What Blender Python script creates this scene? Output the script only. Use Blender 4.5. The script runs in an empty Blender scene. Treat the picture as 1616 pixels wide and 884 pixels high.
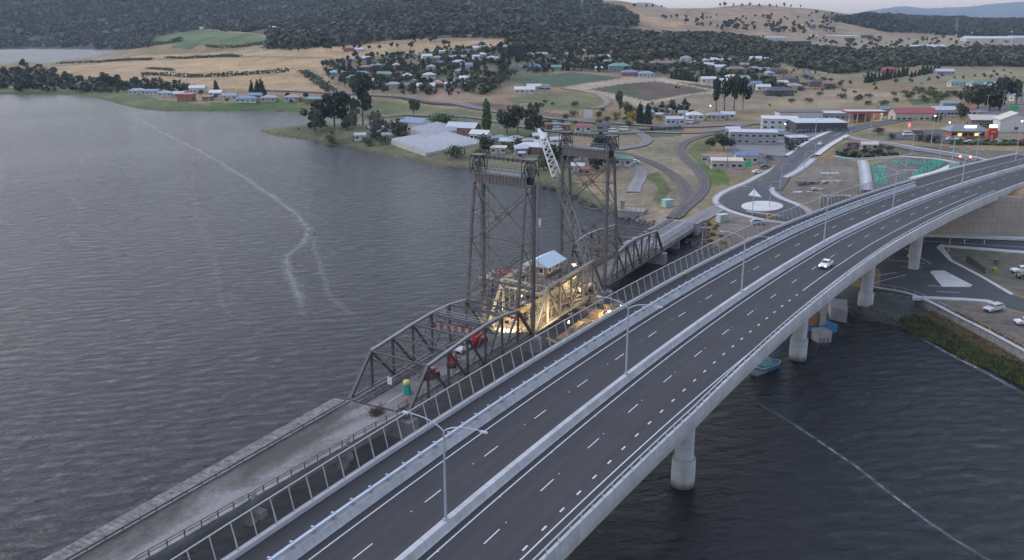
import bpy, bmesh, math, random
import numpy as np
from mathutils import Vector, Matrix
R = math.radians
random.seed(7); rng = np.random.default_rng(7)
S = bpy.context.scene
COL = S.collection
# ------------------------------------------------------------------ camera, sky, sun, exposure
F, PITCH, CAMH = 1440.0, R(16.26), 66.4          # focal length in photo pixels, tilt below the horizon, metres above the river
cd = bpy.data.cameras.new('camera'); cam = bpy.data.objects.new('camera', cd); COL.objects.link(cam)
cam.location = (0, 0, CAMH); cam.rotation_euler = (R(90) - PITCH, 0, 0)
cd.sensor_width = 36; cd.lens = 36 * F / 1616; cd.clip_start = 1; cd.clip_end = 60000
S.camera = cam
W = bpy.data.worlds.new('World'); S.world = W; W.use_nodes = True
wn = W.node_tree.nodes; wl = W.node_tree.links
sky = wn.new('ShaderNodeTexSky'); sky.sky_type = 'NISHITA'; sky.sun_disc = False
SUN_EL, SUN_ROT = 41, -66
sky.sun_elevation = R(SUN_EL); sky.sun_rotation = R(SUN_ROT); sky.air_density = 2.2; sky.dust_density = 1.3; sky.ozone_density = 1.0
hs = wn.new('ShaderNodeHueSaturation'); hs.inputs['Saturation'].default_value = 0.56
tint = wn.new('ShaderNodeVectorMath'); tint.operation = 'MULTIPLY'; tint.inputs[1].default_value = (.925, .94, 1.16)
wl.new(sky.outputs[0], hs.inputs['Color']); wl.new(hs.outputs[0], tint.inputs[0]); wl.new(tint.outputs[0], wn['Background'].inputs['Color'])
wn['Background'].inputs['Strength'].default_value = 0.13
sl = bpy.data.lights.new('sun', 'SUN'); sl.energy = 0.6; sl.angle = R(100); sl.color = (1, .93, .86)
so = bpy.data.objects.new('sun', sl); COL.objects.link(so)
so.rotation_euler = Vector((math.sin(R(SUN_ROT)) * math.cos(R(SUN_EL)), math.cos(R(SUN_ROT)) * math.cos(R(SUN_EL)), math.sin(R(SUN_EL)))).to_track_quat('Z', 'Y').to_euler()
S.view_settings.view_transform = 'Standard'; S.view_settings.look = 'None'; S.view_settings.gamma = 1; S.view_settings.use_curve_mapping = False
S.view_settings.exposure = 0.88
S.render.engine = 'CYCLES'
S.cycles.use_denoising = True; S.cycles.max_bounces = 5; S.cycles.volume_bounces = 1; S.cycles.volume_step_rate = 10
S.cycles.caustics_reflective = False; S.cycles.caustics_refractive = False

# ------------------------------------------------------------------ materials
MATS = {}
def mat(name, col, rough=.8, var=.0, scale=1.0, metal=0.0, bump=0.0, rnd=0.0, emit=None, es=0, stretch=None, spec=.5):
    if name in MATS: return MATS[name]
    m = bpy.data.materials.new(name); m.use_nodes = True; nt = m.node_tree; n = nt.nodes; L = nt.links
    b = n['Principled BSDF']; b.inputs['Roughness'].default_value = rough; b.inputs['Metallic'].default_value = metal
    b.inputs['Specular IOR Level'].default_value = spec
    b.inputs['Base Color'].default_value = (*col, 1); m.diffuse_color = (*col, 1)
    if emit: b.inputs['Emission Color'].default_value = (*emit, 1); b.inputs['Emission Strength'].default_value = es
    if var or bump or rnd:
        g = n.new('ShaderNodeNewGeometry'); vec = g.outputs['Position']
        if stretch:
            mp = n.new('ShaderNodeMapping'); mp.inputs['Scale'].default_value = stretch; mp.inputs['Rotation'].default_value = (0, 0, R(28)); mp.vector_type = 'TEXTURE'
            L.new(vec, mp.inputs[0]); vec = mp.outputs[0]
        nz = n.new('ShaderNodeTexNoise'); nz.inputs['Scale'].default_value = scale; nz.inputs['Detail'].default_value = 8; nz.inputs['Roughness'].default_value = .65
        L.new(vec, nz.inputs['Vector'])
        mr = n.new('ShaderNodeMapRange'); mr.inputs[1].default_value = .3; mr.inputs[2].default_value = .7
        mr.inputs[3].default_value = 1 - var; mr.inputs[4].default_value = 1 + var
        L.new(nz.outputs[0], mr.inputs[0]); f = mr.outputs[0]
        if rnd:
            oi = n.new('ShaderNodeObjectInfo'); m2 = n.new('ShaderNodeMapRange'); m2.inputs[3].default_value = 1 - rnd; m2.inputs[4].default_value = 1 + rnd
            L.new(oi.outputs['Random'], m2.inputs[0]); mu = n.new('ShaderNodeMath'); mu.operation = 'MULTIPLY'
            L.new(f, mu.inputs[0]); L.new(m2.outputs[0], mu.inputs[1]); f = mu.outputs[0]
        vm = n.new('ShaderNodeVectorMath'); vm.operation = 'SCALE'; vm.inputs[0].default_value = col
        L.new(f, vm.inputs['Scale']); L.new(vm.outputs[0], b.inputs['Base Color'])
        if bump:
            bp = n.new('ShaderNodeBump'); bp.inputs['Strength'].default_value = .6; bp.inputs['Distance'].default_value = bump
            L.new(nz.outputs[0], bp.inputs['Height']); L.new(bp.outputs[0], b.inputs['Normal'])
    MATS[name] = m; return m
def cast(name, col, joint=0.0, tide=False):
    m = mat(name, col, .8, .18, .35); nt = m.node_tree; n = nt.nodes; L = nt.links; b = n['Principled BSDF']; src = b.inputs['Base Color'].links[0].from_socket
    def mul(a, f):
        v = n.new('ShaderNodeVectorMath'); v.operation = 'SCALE'; L.new(a, v.inputs[0]); L.new(f, v.inputs['Scale']); return v.outputs[0]
    def mth(op, a, b_=None, c=None):
        x = n.new('ShaderNodeMath'); x.operation = op
        for i, k in enumerate((a, b_, c)):
            if k is None: continue
            if hasattr(k, 'is_linked'): L.new(k, x.inputs[i])
            else: x.inputs[i].default_value = k
        return x.outputs[0]
    ge = n.new('ShaderNodeNewGeometry'); sp = n.new('ShaderNodeSeparateXYZ'); L.new(ge.outputs['Position'], sp.inputs[0])
    st = n.new('ShaderNodeTexNoise'); st.inputs['Scale'].default_value = 1.0; st.inputs['Detail'].default_value = 5; mp = n.new('ShaderNodeMapping'); mp.inputs['Scale'].default_value = (1.3, 1.3, .12); L.new(ge.outputs['Position'], mp.inputs[0]); L.new(mp.outputs[0], st.inputs['Vector'])
    src = mul(src, mth('MULTIPLY_ADD', st.outputs[0], .5, .75))
    if joint:
        at = n.new('ShaderNodeAttribute'); at.attribute_name = 'run'; fr = mth('FRACT', mth('ADD', mth('DIVIDE', at.outputs['Fac'], joint), .5)); src = mul(src, mth('SUBTRACT', 1.0, mth('MULTIPLY', mth('LESS_THAN', fr, .014), .26)))
    if tide:
        t = n.new('ShaderNodeMapRange'); t.inputs[1].default_value = .5; t.inputs[2].default_value = 1.5; t.inputs[3].default_value = .32; t.inputs[4].default_value = 1; L.new(mth('ADD', sp.outputs[2], mth('MULTIPLY', st.outputs[0], .5)), t.inputs[0]); src = mul(src, t.outputs[0])
        fr = mth('FRACT', mth('DIVIDE', sp.outputs[2], 3.1)); src = mul(src, mth('SUBTRACT', 1.0, mth('MULTIPLY', mth('LESS_THAN', fr, .03), .25)))
    L.new(src, b.inputs['Base Color']); return m
asphalt = mat('asphalt', (.045, .05, .055), .85, .22, .25)
old_asphalt = mat('old_asphalt', (.15, .14, .135), .9, .45, .16, bump=.02)
concrete = cast('concrete', (.36, .37, .385), 6.0)
pale_conc = mat('pale_concrete', (.42, .42, .42), .85, .12, .4)
dirty_conc = mat('dirty_concrete', (.22, .21, .20), .9, .4, .45, bump=.05)
white_paint = mat('white_paint', (.52, .52, .53), .7, .15, .8)
galv = mat('galvanised_steel', (.36, .40, .45), .45, .1, 2, metal=.35)
rail_blue = mat('rail_steel', (.33, .40, .47), .45, .1, 2, metal=.2)
fence_grey = mat('fence_post_grey', (.36, .36, .37), .6, .05, 2)
truss_paint = mat('truss_paint', (.078, .072, .071), .65, .35, .6)
floodlit_cream = mat('floodlit_cream', (.36, .325, .235), .6, .25, .6)  # truss members lightened to cream, the floodlight on them put into the colour
rust = mat('rusty_steel', (.22, .10, .07), .8, .4, .8)
dark_steel = mat('dark_steel', (.07, .07, .075), .6, .25, 1)
glass = mat('window_glass', (.04, .05, .06), .1)
SOFT = dict()
rubber = mat('tyre_rubber', (.02, .02, .02), .9)
flood_lens = mat('flood_lens', (1, .9, .7), .5, emit=(1, .84, .55), es=45)
lamp_on = mat('lamp_light', (1, .9, .7), .5, emit=(1, .82, .5), es=7)
white_on = mat('white_lamp_light', (1, 1, 1), .5, emit=(1, .95, .85), es=2)
red_on = mat('red_signal_light', (1, .1, .05), .5, emit=(1, .12, .06), es=5)
amber_on = mat('amber_light', (1, .5, .1), .5, emit=(1, .55, .15), es=.9)
def paint(c, rough=.5): return mat('paint_%02d_%02d_%02d' % tuple(int(x * 99) for x in c), c, rough, .08, .8)

# ------------------------------------------------------------------ mesh building
ORG = {}
class MB:
    def __init__(s): s.v = []; s.f = []; s.attr = {}
    def add(s, vs, fs):
        o = len(s.v); s.v += [tuple(map(float, p)) for p in vs]; s.f += [tuple(i + o for i in f) for f in fs]; return s
    def box(s, c, d, rz=0, taper=1.0):
        x, y, z = (k / 2 for k in d); cs, sn = math.cos(rz), math.sin(rz); vs = []
        for sz in (-1, 1):
            t = taper if sz > 0 else 1
            for a, b in ((-1, -1), (1, -1), (1, 1), (-1, 1)):
                px, py = a * x * t, b * y * t
                vs.append((c[0] + px * cs - py * sn, c[1] + px * sn + py * cs, c[2] + sz * z))
        return s.add(vs, [(3, 2, 1, 0), (4, 5, 6, 7), (0, 1, 5, 4), (1, 2, 6, 5), (2, 3, 7, 6), (3, 0, 4, 7)])
    def beam(s, p, q, w, h=None, up=(0, 0, 1)):
        p, q = Vector(p), Vector(q); h = h or w; d = (q - p).normalized(); u = Vector(up)
        if abs(d.dot(u)) > .97: u = Vector((DA[0], DA[1], 0))
        sd = d.cross(u).normalized(); u = sd.cross(d).normalized(); vs = []
        for e in (p, q):
            for a, b in ((-1, -1), (1, -1), (1, 1), (-1, 1)): vs.append(e + sd * (a * w / 2) + u * (b * h / 2))
        return s.add(vs, [(3, 2, 1, 0), (4, 5, 6, 7), (0, 1, 5, 4), (1, 2, 6, 5), (2, 3, 7, 6), (3, 0, 4, 7)])
    def tube(s, pts, rad, n=8):
        pts = [Vector(p) for p in pts]; rad = rad if hasattr(rad, '__len__') else [rad] * len(pts); o = len(s.v)
        for i, p in enumerate(pts):
            d = (pts[min(i + 1, len(pts) - 1)] - pts[max(i - 1, 0)]).normalized()
            u = Vector((1, 0, 0)) if abs(d.z) > .9 else Vector((0, 0, 1)); a = d.cross(u).normalized(); b = d.cross(a)
            for k in range(n):
                t = 2 * math.pi * k / n; s.v.append(tuple(p + (a * math.cos(t) + b * math.sin(t)) * rad[i]))
        for i in range(len(pts) - 1):
            for k in range(n): s.f.append((o + i * n + k, o + i * n + (k + 1) % n, o + (i + 1) * n + (k + 1) % n, o + (i + 1) * n + k))
        s.f.append(tuple(o + k for k in range(n))[::-1]); s.f.append(tuple(o + (len(pts) - 1) * n + k for k in range(n))); return s
    def prism(s, poly, z0, z1):
        n = len(poly); return s.add([(*p[:2], z0) for p in poly] + [(*p[:2], z1) for p in poly],
            [tuple(range(n))[::-1], tuple(range(n, 2 * n))] + [(i, (i + 1) % n, n + (i + 1) % n, n + i) for i in range(n)])
    def side(s, prof, w, c=(0, 0, 0), rz=0, topw=None, zt=0):          # x-z profile given a width along y; points above zt use width topw
        cs, sn = math.cos(rz), math.sin(rz); n = len(prof); vs = []
        for sy in (-1, 1):
            for x, z in prof:
                y = sy * ((topw if topw and z > zt else w) / 2); vs.append((c[0] + x * cs - y * sn, c[1] + x * sn + y * cs, c[2] + z))
        return s.add(vs, [tuple(range(n)), tuple(range(n, 2 * n))[::-1]] + [(i, n + i, n + (i + 1) % n, (i + 1) % n) for i in range(n)])
    def build(s, name, m, parent=None, smooth=False):
        o = ORG.get(parent.name, (0, 0, 0)) if parent else (0, 0, 0)
        me = bpy.data.meshes.new(name); me.from_pydata([(x - o[0], y - o[1], z - o[2]) for x, y, z in s.v], [], s.f)
        bm = bmesh.new(); bm.from_mesh(me); bmesh.ops.recalc_face_normals(bm, faces=bm.faces); bm.to_mesh(me); bm.free()
        for k_, vals in s.attr.items(): me.attributes.new(k_, 'FLOAT', 'POINT').data.foreach_set('value', np.array(vals, np.float32))
        me.materials.append(m)
        if smooth: me.polygons.foreach_set('use_smooth', [True] * len(me.polygons))
        ob = bpy.data.objects.new(name, me); COL.objects.link(ob)
        if parent: ob.parent = parent; ORG[ob.name] = o
        return ob
def tag(o, label=None, cat=None, group=None, kind=None):
    for k, v in (('label', label), ('category', cat), ('group', group), ('kind', kind)):
        if v: o[k] = v
    return o
def thing(name, loc, label, cat, group=None, rz=0):
    o = bpy.data.objects.new(name, None); COL.objects.link(o); o.location = loc; o.rotation_euler = (0, 0, rz); o.empty_display_size = .3
    ORG[o.name] = tuple(loc) if not rz else (0, 0, 0)
    return tag(o, label, cat, group)
def copy_tree(o, parent=None):
    c = o.copy(); COL.objects.link(c)
    if parent: c.parent = parent
    for ch in o.children: copy_tree(ch, c)
    return c
def npmesh(name, v, faces, m, smooth=False):                            # quads or tris as an (n,k) array
    me = bpy.data.meshes.new(name); v = np.asarray(v, np.float32); faces = np.asarray(faces, np.int32); k = faces.shape[1]
    me.vertices.add(len(v)); me.vertices.foreach_set('co', v.ravel()); me.loops.add(faces.size); me.loops.foreach_set('vertex_index', faces.ravel())
    me.polygons.add(len(faces)); me.polygons.foreach_set('loop_start', np.arange(len(faces), dtype=np.int32) * k)
    me.update(calc_edges=True); me.materials.append(m)
    if smooth: me.polygons.foreach_set('use_smooth', np.ones(len(faces), bool))
    return me
def link(name, me, parent=None):
    o = bpy.data.objects.new(name, me); COL.objects.link(o)
    if parent: o.parent = parent
    return o

# ------------------------------------------------------------------ survey: sight lines of the photograph laid on the ground
CP, SP = math.cos(PITCH), math.sin(PITCH)
def slope(v): return (F * SP + (v - 442) * CP) / (F * CP - (v - 442) * SP)
def unp(u, v, z=0.0):
    y = v - 442.0; t = (CAMH - z) / (F * SP + y * CP); return np.array([(u - 808.0) * t, (F * CP - y * SP) * t])
def proj(x, y, z):
    fw = y * CP + (CAMH - z) * SP; d = -y * SP + (CAMH - z) * CP; return 808 + F * x / fw, 442 + F * d / fw
def inpoly(x, y, poly):
    x = np.asarray(x); y = np.asarray(y); r = np.zeros(x.shape, bool); n = len(poly)
    for i in range(n):
        x0, y0 = poly[i]; x1, y1 = poly[(i + 1) % n]
        if y0 == y1: continue
        c = (y0 > y) != (y1 > y); r ^= c & (x < (x1 - x0) * (y - y0) / (y1 - y0) + x0)
    return r
def pdist(x, y, poly, close=True):
    d = np.full(np.shape(x), 1e12); n = len(poly)
    for i in range(n if close else n - 1):
        ax, ay = poly[i]; bx, by = poly[(i + 1) % n]; dx, dy = bx - ax, by - ay
        t = np.clip(((x - ax) * dx + (y - ay) * dy) / (dx * dx + dy * dy + 1e-9), 0, 1)
        d = np.minimum(d, (x - ax - t * dx) ** 2 + (y - ay - t * dy) ** 2)
    return np.sqrt(d)
# new bridge: reference line (left edge line of the right carriageway), x as a cubic of y
BC = (1.185e-6, 3.51e-4, .48551, -46.57)
_ys = np.linspace(-40, 430, 1881); _xs = np.polyval(BC, _ys)
_s = np.concatenate([[0], np.cumsum(np.hypot(np.diff(_xs), np.diff(_ys)))]); _s -= np.interp(20, _ys, _s)
_T = np.stack([np.gradient(_xs), np.gradient(_ys)], 1); _T /= np.linalg.norm(_T, axis=1)[:, None]
def zdeck(y): return 17.4 - np.maximum(0, np.asarray(y) - 200) * .022
def bpt(s, off, dz=0.0):
    x, y = np.interp(s, _s, _xs), np.interp(s, _s, _ys); tx, ty = np.interp(s, _s, _T[:, 0]), np.interp(s, _s, _T[:, 1])
    return (float(x + ty * off), float(y - tx * off), float(zdeck(y) + dz))
def bso(x, y):
    x = np.atleast_1d(x); y = np.atleast_1d(y); yy = np.clip(y, -40, 430)
    for _ in range(6):
        xx = np.polyval(BC, yy); g = np.polyval(np.polyder(BC), yy); yy = np.clip(yy + ((x - xx) * g + (y - yy)) / (1 + g * g), -40, 430)
    xx = np.polyval(BC, yy); g = np.polyval(np.polyder(BC), yy)
    return np.interp(yy, _ys, _s), ((x - xx) - g * (y - yy)) / np.sqrt(1 + g * g)
# old bridge frame
BO = np.array([-17.1, 136.1]); DA = np.array([.4757, .8796]); DL = np.array([-.8796, .4757])
def ob(s, l, z=0.0): p = BO + DA * s + DL * l; return (float(p[0]), float(p[1]), float(z))
# ------------------------------------------------------------------ terrain
SHORE = [(-900, 152), (-300, 149), (0, 149), (60, 149), (120, 150), (160, 157), (190, 165), (215, 171), (260, 176), (330, 176), (400, 175), (480, 178), (530, 184), (590, 187),
  (592, 191), (570, 194), (545, 198), (485, 200), (440, 204), (408, 207), (430, 214), (470, 219), (509, 223), (512, 229), (551, 231), (579, 240), (629, 249), (679, 260), (746, 266),
  (790, 275), (844, 290), (879, 299), (916, 314), (944, 331), (974, 337), (991, 342), (1013, 352), (1035, 358), (1065, 362), (1090, 368), (1098, 378), (1108, 392), (1140, 402), (1200, 425), (1270, 468), (1310, 488),
  (1339, 497), (1354, 505), (1386, 508), (1418, 515), (1440, 526), (1491, 545), (1525, 567), (1567, 583), (1616, 608), (1720, 668)]
WATER = [tuple(unp(u, v)) for u, v in SHORE] + [(130, 60), (300, -400), (-2500, -400)]
LAKE = [tuple(unp(u, v)) for u, v in [(-900, 79), (60, 77), (185, 78.5), (190, 81), (160, 87), (147, 93), (110, 96), (70, 102), (45, 98), (0, 103), (-900, 108)]]
COLS = [(-250, [(700, 2), (1080, 2), (1600, 3), (1800, 25), (2200, 85), (2700, 190), (3400, 330), (4500, 400)]),
  (0, [(700, 2), (1080, 2), (1550, 2), (1750, 22), (2200, 85), (2700, 170), (3400, 300), (4500, 360)]),
  (180, [(640, 2), (1000, 3), (1480, 3), (1650, 20), (2100, 60), (2600, 140), (3300, 260), (4500, 320)]),
  (310, [(530, 2), (800, 4), (1050, 8), (1250, 14), (1420, 43), (1550, 40), (1900, 65), (2400, 125), (3000, 220), (4500, 280)]),
  (500, [(430, 2), (600, 4), (750, 8), (1000, 22), (1200, 32), (1700, 62), (2200, 125), (2800, 190), (4500, 240)]),
  (800, [(320, 2), (420, 4), (600, 10), (760, 18), (920, 27), (1160, 40), (1700, 72), (2100, 112), (2700, 150), (4500, 190)]),
  (940, [(280, 2), (380, 4), (540, 8), (750, 15), (1000, 25), (1330, 42), (1830, 68), (2200, 92), (2600, 98), (4500, 60)]),
  (1050, [(250, 2), (300, 3), (500, 6), (750, 13), (1000, 22), (1330, 34), (1830, 56), (2250, 78), (2700, 74), (4500, 40)]),
  (1200, [(250, 3.6), (320, 4), (480, 6.5), (660, 9), (830, 13), (1150, 20), (1600, 32), (2000, 58), (2300, 83), (2550, 83), (3000, 60), (4500, 30)]),
  (1310, [(250, 3.6), (320, 6), (420, 8), (660, 9), (830, 12), (1150, 15), (1700, 25), (2250, 68), (2500, 62), (4500, 30)]),
  (1420, [(250, 3), (300, 9), (340, 11.5), (420, 11.5), (660, 11), (830, 12), (1150, 15), (1700, 18), (2200, 24), (2700, 50), (3000, 52), (4500, 30)]),
  (1620, [(250, 3), (300, 12), (340, 12.5), (420, 12.5), (660, 11.5), (830, 12), (1150, 15), (1700, 17), (2200, 20), (2700, 44), (3000, 47), (4500, 30)]),
  (2200, [(200, 3), (300, 12), (420, 12.5), (660, 11), (1150, 14), (2200, 20), (2700, 40), (3000, 45), (4500, 30)])]
_LD = np.linspace(math.log(60), math.log(5200), 400)
def _sm(a, k=9):
    p = np.pad(a, k, 'edge'); return np.convolve(p, np.hanning(2 * k + 3)[1:-1] / np.hanning(2 * k + 3).sum(), 'same')[k:-k]
_CT = np.array([(u - 808) / (F * CP) for u, _ in COLS]); _CZ = np.array([_sm(np.interp(np.exp(_LD), [d for d, _ in c], [z for _, z in c])) for _, c in COLS])
WALL_Y = [(-500, 262), (150, 262), (168, 266.5), (180, 268), (210, 262), (240, 259), (500, 259)]     # foot line of the tall abutment wall
def hills(x, y):
    return (np.sin(x * .011 + 1.3) * np.cos(y * .013) + .6 * np.sin(x * .027 - y * .019) + .4 * np.sin(x * .05 + y * .061 + 2))
YARD = [tuple(unp(u, v, 2.2)) for u, v in [(1376, 456), (1390, 459.5), (1415, 462.5), (1446, 470.5), (1478, 485), (1513, 504), (1554, 524), (1616, 558), (1700, 604), (2100, 560), (2100, 345), (1300, 345), (1376, 440)]]
def height(x, y):
    x = np.asarray(x, float); y = np.asarray(y, float); D = np.maximum(y, 60.); t = x / D
    i = np.clip(np.searchsorted(_CT, t) - 1, 0, len(_CT) - 2); w = np.clip((t - _CT[i]) / (_CT[i + 1] - _CT[i]), 0, 1); w = w * w * (3 - 2 * w)
    k = np.clip((np.log(D) - _LD[0]) / (_LD[1] - _LD[0]), 0, len(_LD) - 1.001); j = k.astype(int); f = k - j
    z = (1 - w) * ((1 - f) * _CZ[i, j] + f * _CZ[i, j + 1]) + w * ((1 - f) * _CZ[i + 1, j] + f * _CZ[i + 1, j + 1])
    z = z + hills(x, y) * np.clip((D - 420) / 900, 0, 1) * np.clip(z / 12, .2, 5) * .8
    # embankment of the new bridge and the level land round the lights
    s, off = bso(x, y); zd = zdeck(np.clip(y, 0, 420)) - .55
    wy = np.interp(x, [p[0] for p in WALL_Y], [p[1] for p in WALL_Y]) + 1.2
    near = (s > 268) & (s < 470) & (off > -19) & (off < 16)
    back = (y > wy)
    left = np.clip((-17 - off) / 22, 0, 1); emb = zd - left * 9.5
    use = (s > 268) & (s < 425) & (off < 16) & (off > -50) & back
    z = np.where(use, np.where(off > -17, np.minimum(np.maximum(z, zd), zd), np.maximum(z, emb)), z)
    z = np.where((x > 95) & (y < 420), np.where(back | (off < -10), np.minimum(z, np.maximum(zd, 12.9)), 3.0), z)
    z = np.where((off > -15) & (off < 12) & (s < 268), np.minimum(z, 3.6), z)
    fl = np.clip(1.6 - np.hypot((x - 84) / 26, (y - 299) / 38), 0, .5) * 2
    z = z * (1 - fl) + np.minimum(z, 3.75) * fl
    sd = pdist(x, y, WATER) * np.where(inpoly(x, y, WATER), -1, 1); s2 = pdist(x, y, LAKE) * np.where(inpoly(x, y, LAKE), -1, 1); sd = np.minimum(sd, s2)
    lim = np.where(sd < 0, np.maximum(sd * .35, -3), .15 + sd * .16 + np.clip(sd, 0, 3) * .15)
    out = np.minimum(z, lim); bank = (x > 70) & (x < 200) & (y > 90) & (y < 262) & (off > 14)
    out = np.where(bank, np.where(inpoly(x, y, YARD), 3.0, np.minimum(out, np.where(sd < 0, lim, .1 + sd * .075))), out)
    return out
_SD = np.exp(np.linspace(math.log(70), math.log(6000), 2600))
def hit(u, v, zmin=0.0):
    """world point where the ground is seen at photo pixel (u, v)"""
    k = slope(v); tx = (u - 808) / (F * CP - (v - 442) * SP); x = tx * _SD; z = np.maximum(height(x, _SD), zmin); ray = CAMH - k * _SD
    b = np.nonzero(ray <= z)[0]
    if not len(b): return (float(x[-1]), float(_SD[-1]), float(z[-1]))
    i = b[0]
    if i == 0: return (float(x[0]), float(_SD[0]), float(z[0]))
    g0, g1 = ray[i - 1] - z[i - 1], ray[i] - z[i]; f = g0 / (g0 - g1); D = _SD[i - 1] + f * (_SD[i] - _SD[i - 1])
    return (float(tx * D), float(D), float(max(zmin, height(tx * D, D))))
def H1(x, y): return float(height(np.array([x]), np.array([y]))[0])
# grid: fine rows near the viewer, coarse far away
_dv = [800]
rows = []
v = 560.0
while v > 26: rows.append((CAMH - 3) / slope(v)); v -= 1.35 if v < 330 else 2.5
rows = np.array([70, 90] + [r for r in rows if r > 110]); rows = rows[rows < 2900]
rows = np.concatenate([rows[np.concatenate([[True], np.diff(rows) > .5])]])
rows = np.interp(np.arange(0, len(rows) - 1, 1), np.arange(len(rows)), rows)
mid = []
for a_, b_ in zip(rows[:-1], rows[1:]):
    n_ = max(1, int(math.ceil((b_ - a_) / 9.0))); mid += list(np.linspace(a_, b_, n_, endpoint=False))
rows = np.array(mid + list(np.linspace(rows[-1], 5200, 120)))
ang = np.linspace(-.78, .86, 860)
TX, TD = np.meshgrid(ang, rows); PX = TX * TD; PY = TD
PZ = height(PX.ravel(), PY.ravel()).reshape(PX.shape)
U, V = proj(PX, PY, PZ)
# land cover
PAINT = []
def cover(name, poly, col, soft=0): PAINT.append((poly, col))
DRY, TAN, GRN, FLOOR = (.215, .155, .09), (.335, .228, .13), (.085, .105, .045), (.072, .068, .05)
FOREST = [(-600, -90), (930, -90), (945, 4), (1000, 24), (1010, 42), (940, 50), (880, 52), (840, 62), (760, 60), (690, 60), (620, 64), (560, 70), (470, 78), (410, 76), (425, 66), (440, 60), (400, 52), (330, 46), (290, 49), (240, 62), (238, 74), (200, 79), (60, 77), (-600, 78)]
BELT = [(800, 72), (850, 58), (940, 48), (1000, 52), (1060, 60), (1120, 58), (1200, 66), (1240, 76), (1320, 84), (1420, 80), (1500, 76), (1700, 82), (1700, 106), (1540, 107), (1450, 103), (1390, 112), (1325, 118), (1262, 108), (1205, 92), (1120, 98), (1060, 92), (985, 96), (960, 84), (880, 88), (830, 80)]
RIDGE = [(1300, 20), (1340, 30), (1400, 22), (1470, 25), (1540, 32), (1700, 34), (1700, 57), (1560, 58), (1480, 55), (1400, 50), (1350, 40), (1318, 34)]
cover('hill', [(960, 18), (1100, 4), (1250, 6), (1345, 36), (1480, 55), (1700, 58), (1700, 84), (1350, 85), (1180, 62), (1040, 46), (1000, 34)], (.25, .18, .12))
cover('tan', [(70, 108), (150, 100), (300, 93), (420, 91), (512, 92), (508, 112), (540, 148), (440, 143), (330, 138), (240, 132), (160, 122), (60, 118)], TAN)
cover('tan', [(180, 92), (260, 86), (420, 78), (560, 71), (700, 68), (760, 64), (860, 62), (875, 76), (760, 84), (640, 84), (540, 92), (420, 88), (300, 90)], TAN)
cover('pale', [(300, 86), (420, 76), (480, 76), (430, 82)], (.26, .23, .13))
cover('forest', FOREST, FLOOR); cover('belt', BELT, FLOOR); cover('ridge', RIDGE, FLOOR)
cover('clear', [(505, 46), (540, 42), (552, 47), (515, 51)], TAN); cover('clear', [(740, 45), (760, 44), (762, 56), (738, 58)], TAN); cover('clear', [(845, 27), (900, 38), (895, 42), (850, 34)], TAN)
cover('clear', [(615, 1), (660, 1), (655, 6), (620, 6)], (.14, .12, .10)); cover('clear', [(60, 58), (150, 60), (150, 65), (100, 66)], (.09, .075, .06))
cover('clear', [(962, 22), (1010, 22), (1075, 36), (1090, 42), (1040, 40), (1000, 30)], TAN)
cover('greenhill', [(234, 63), (285, 50), (318, 46), (360, 51), (406, 55), (426, 63), (400, 70), (330, 72), (290, 70), (252, 66)], (.095, .125, .055))
cover('green', [(270, 72), (320, 68), (300, 78), (272, 76)], (.07, .11, .04))
cover('village', [(520, 100), (640, 84), (800, 76), (940, 96), (1050, 100), (1200, 100), (1230, 140), (1180, 150), (1000, 118), (880, 112), (760, 150), (620, 148), (560, 130)], (.125, .11, .07))
cover('track', [(890, 138), (990, 121), (1040, 122), (1120, 131), (1190, 141), (1170, 146), (1100, 151), (1060, 157), (1010, 169), (985, 160), (930, 148)], (.31, .255, .18))
cover('crop', [(804, 126), (840, 120), (902, 114), (950, 119), (985, 123), (930, 130), (882, 138), (830, 136)], (.07, .095, .06))
cover('plough', [(928, 141), (980, 133), (1033, 128), (1080, 135), (1124, 143), (1075, 150), (1022, 160), (980, 150)], (.10, .072, .058))
cover('plough', [(1060, 129), (1110, 133), (1168, 142), (1150, 144), (1125, 141)], (.085, .075, .062))
cover('plough', [(945, 141), (985, 136), (1020, 150), (1022, 160), (980, 150)], (.062, .078, .045))
cover('hollow', [(800, 155), (860, 148), (930, 150), (962, 165), (900, 175), (820, 170)], (.14, .135, .07))
cover('tan', [(1030, 172), (1090, 150), (1180, 146), (1220, 150), (1230, 172), (1160, 178), (1090, 176)], (.21, .165, .115))
cover('tan', [(620, 150), (720, 140), (760, 152), (870, 178), (800, 175), (700, 160)], (.22, .16, .11))
cover('bank', [(730, 160), (800, 166), (900, 182), (880, 188), (780, 174)], (.14, .085, .06))
cover('tan', [(1212, 148), (1330, 141), (1460, 148), (1480, 152), (1400, 160), (1385, 166), (1300, 172), (1212, 172)], (.24, .185, .12))
cover('tan', [(1270, 108), (1330, 118), (1380, 115), (1400, 130), (1500, 105), (1700, 104), (1700, 150), (1540, 130), (1420, 132), (1330, 132), (1270, 125)], (.2, .165, .105))
cover('tan', [(1270, 62), (1616, 62), (1616, 76), (1480, 72), (1400, 82), (1260, 72)], (.235, .19, .13))
cover('green', [(1430, 157), (1490, 154), (1490, 162), (1440, 166)], (.06, .09, .035))
cover('shoregreen', [(0, 140), (150, 138), (200, 140), (250, 157), (330, 166), (480, 166), (480, 180), (260, 180), (190, 170), (120, 154), (0, 152)], (.085, .105, .045))
cover('shoregreen', [(330, 162), (480, 160), (480, 174), (330, 174)], (.075, .115, .04))
cover('verge', [(430, 150), (620, 160), (800, 184), (1010, 200), (1010, 215), (850, 215), (700, 200), (590, 185), (470, 172)], (.12, .125, .062))
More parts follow.
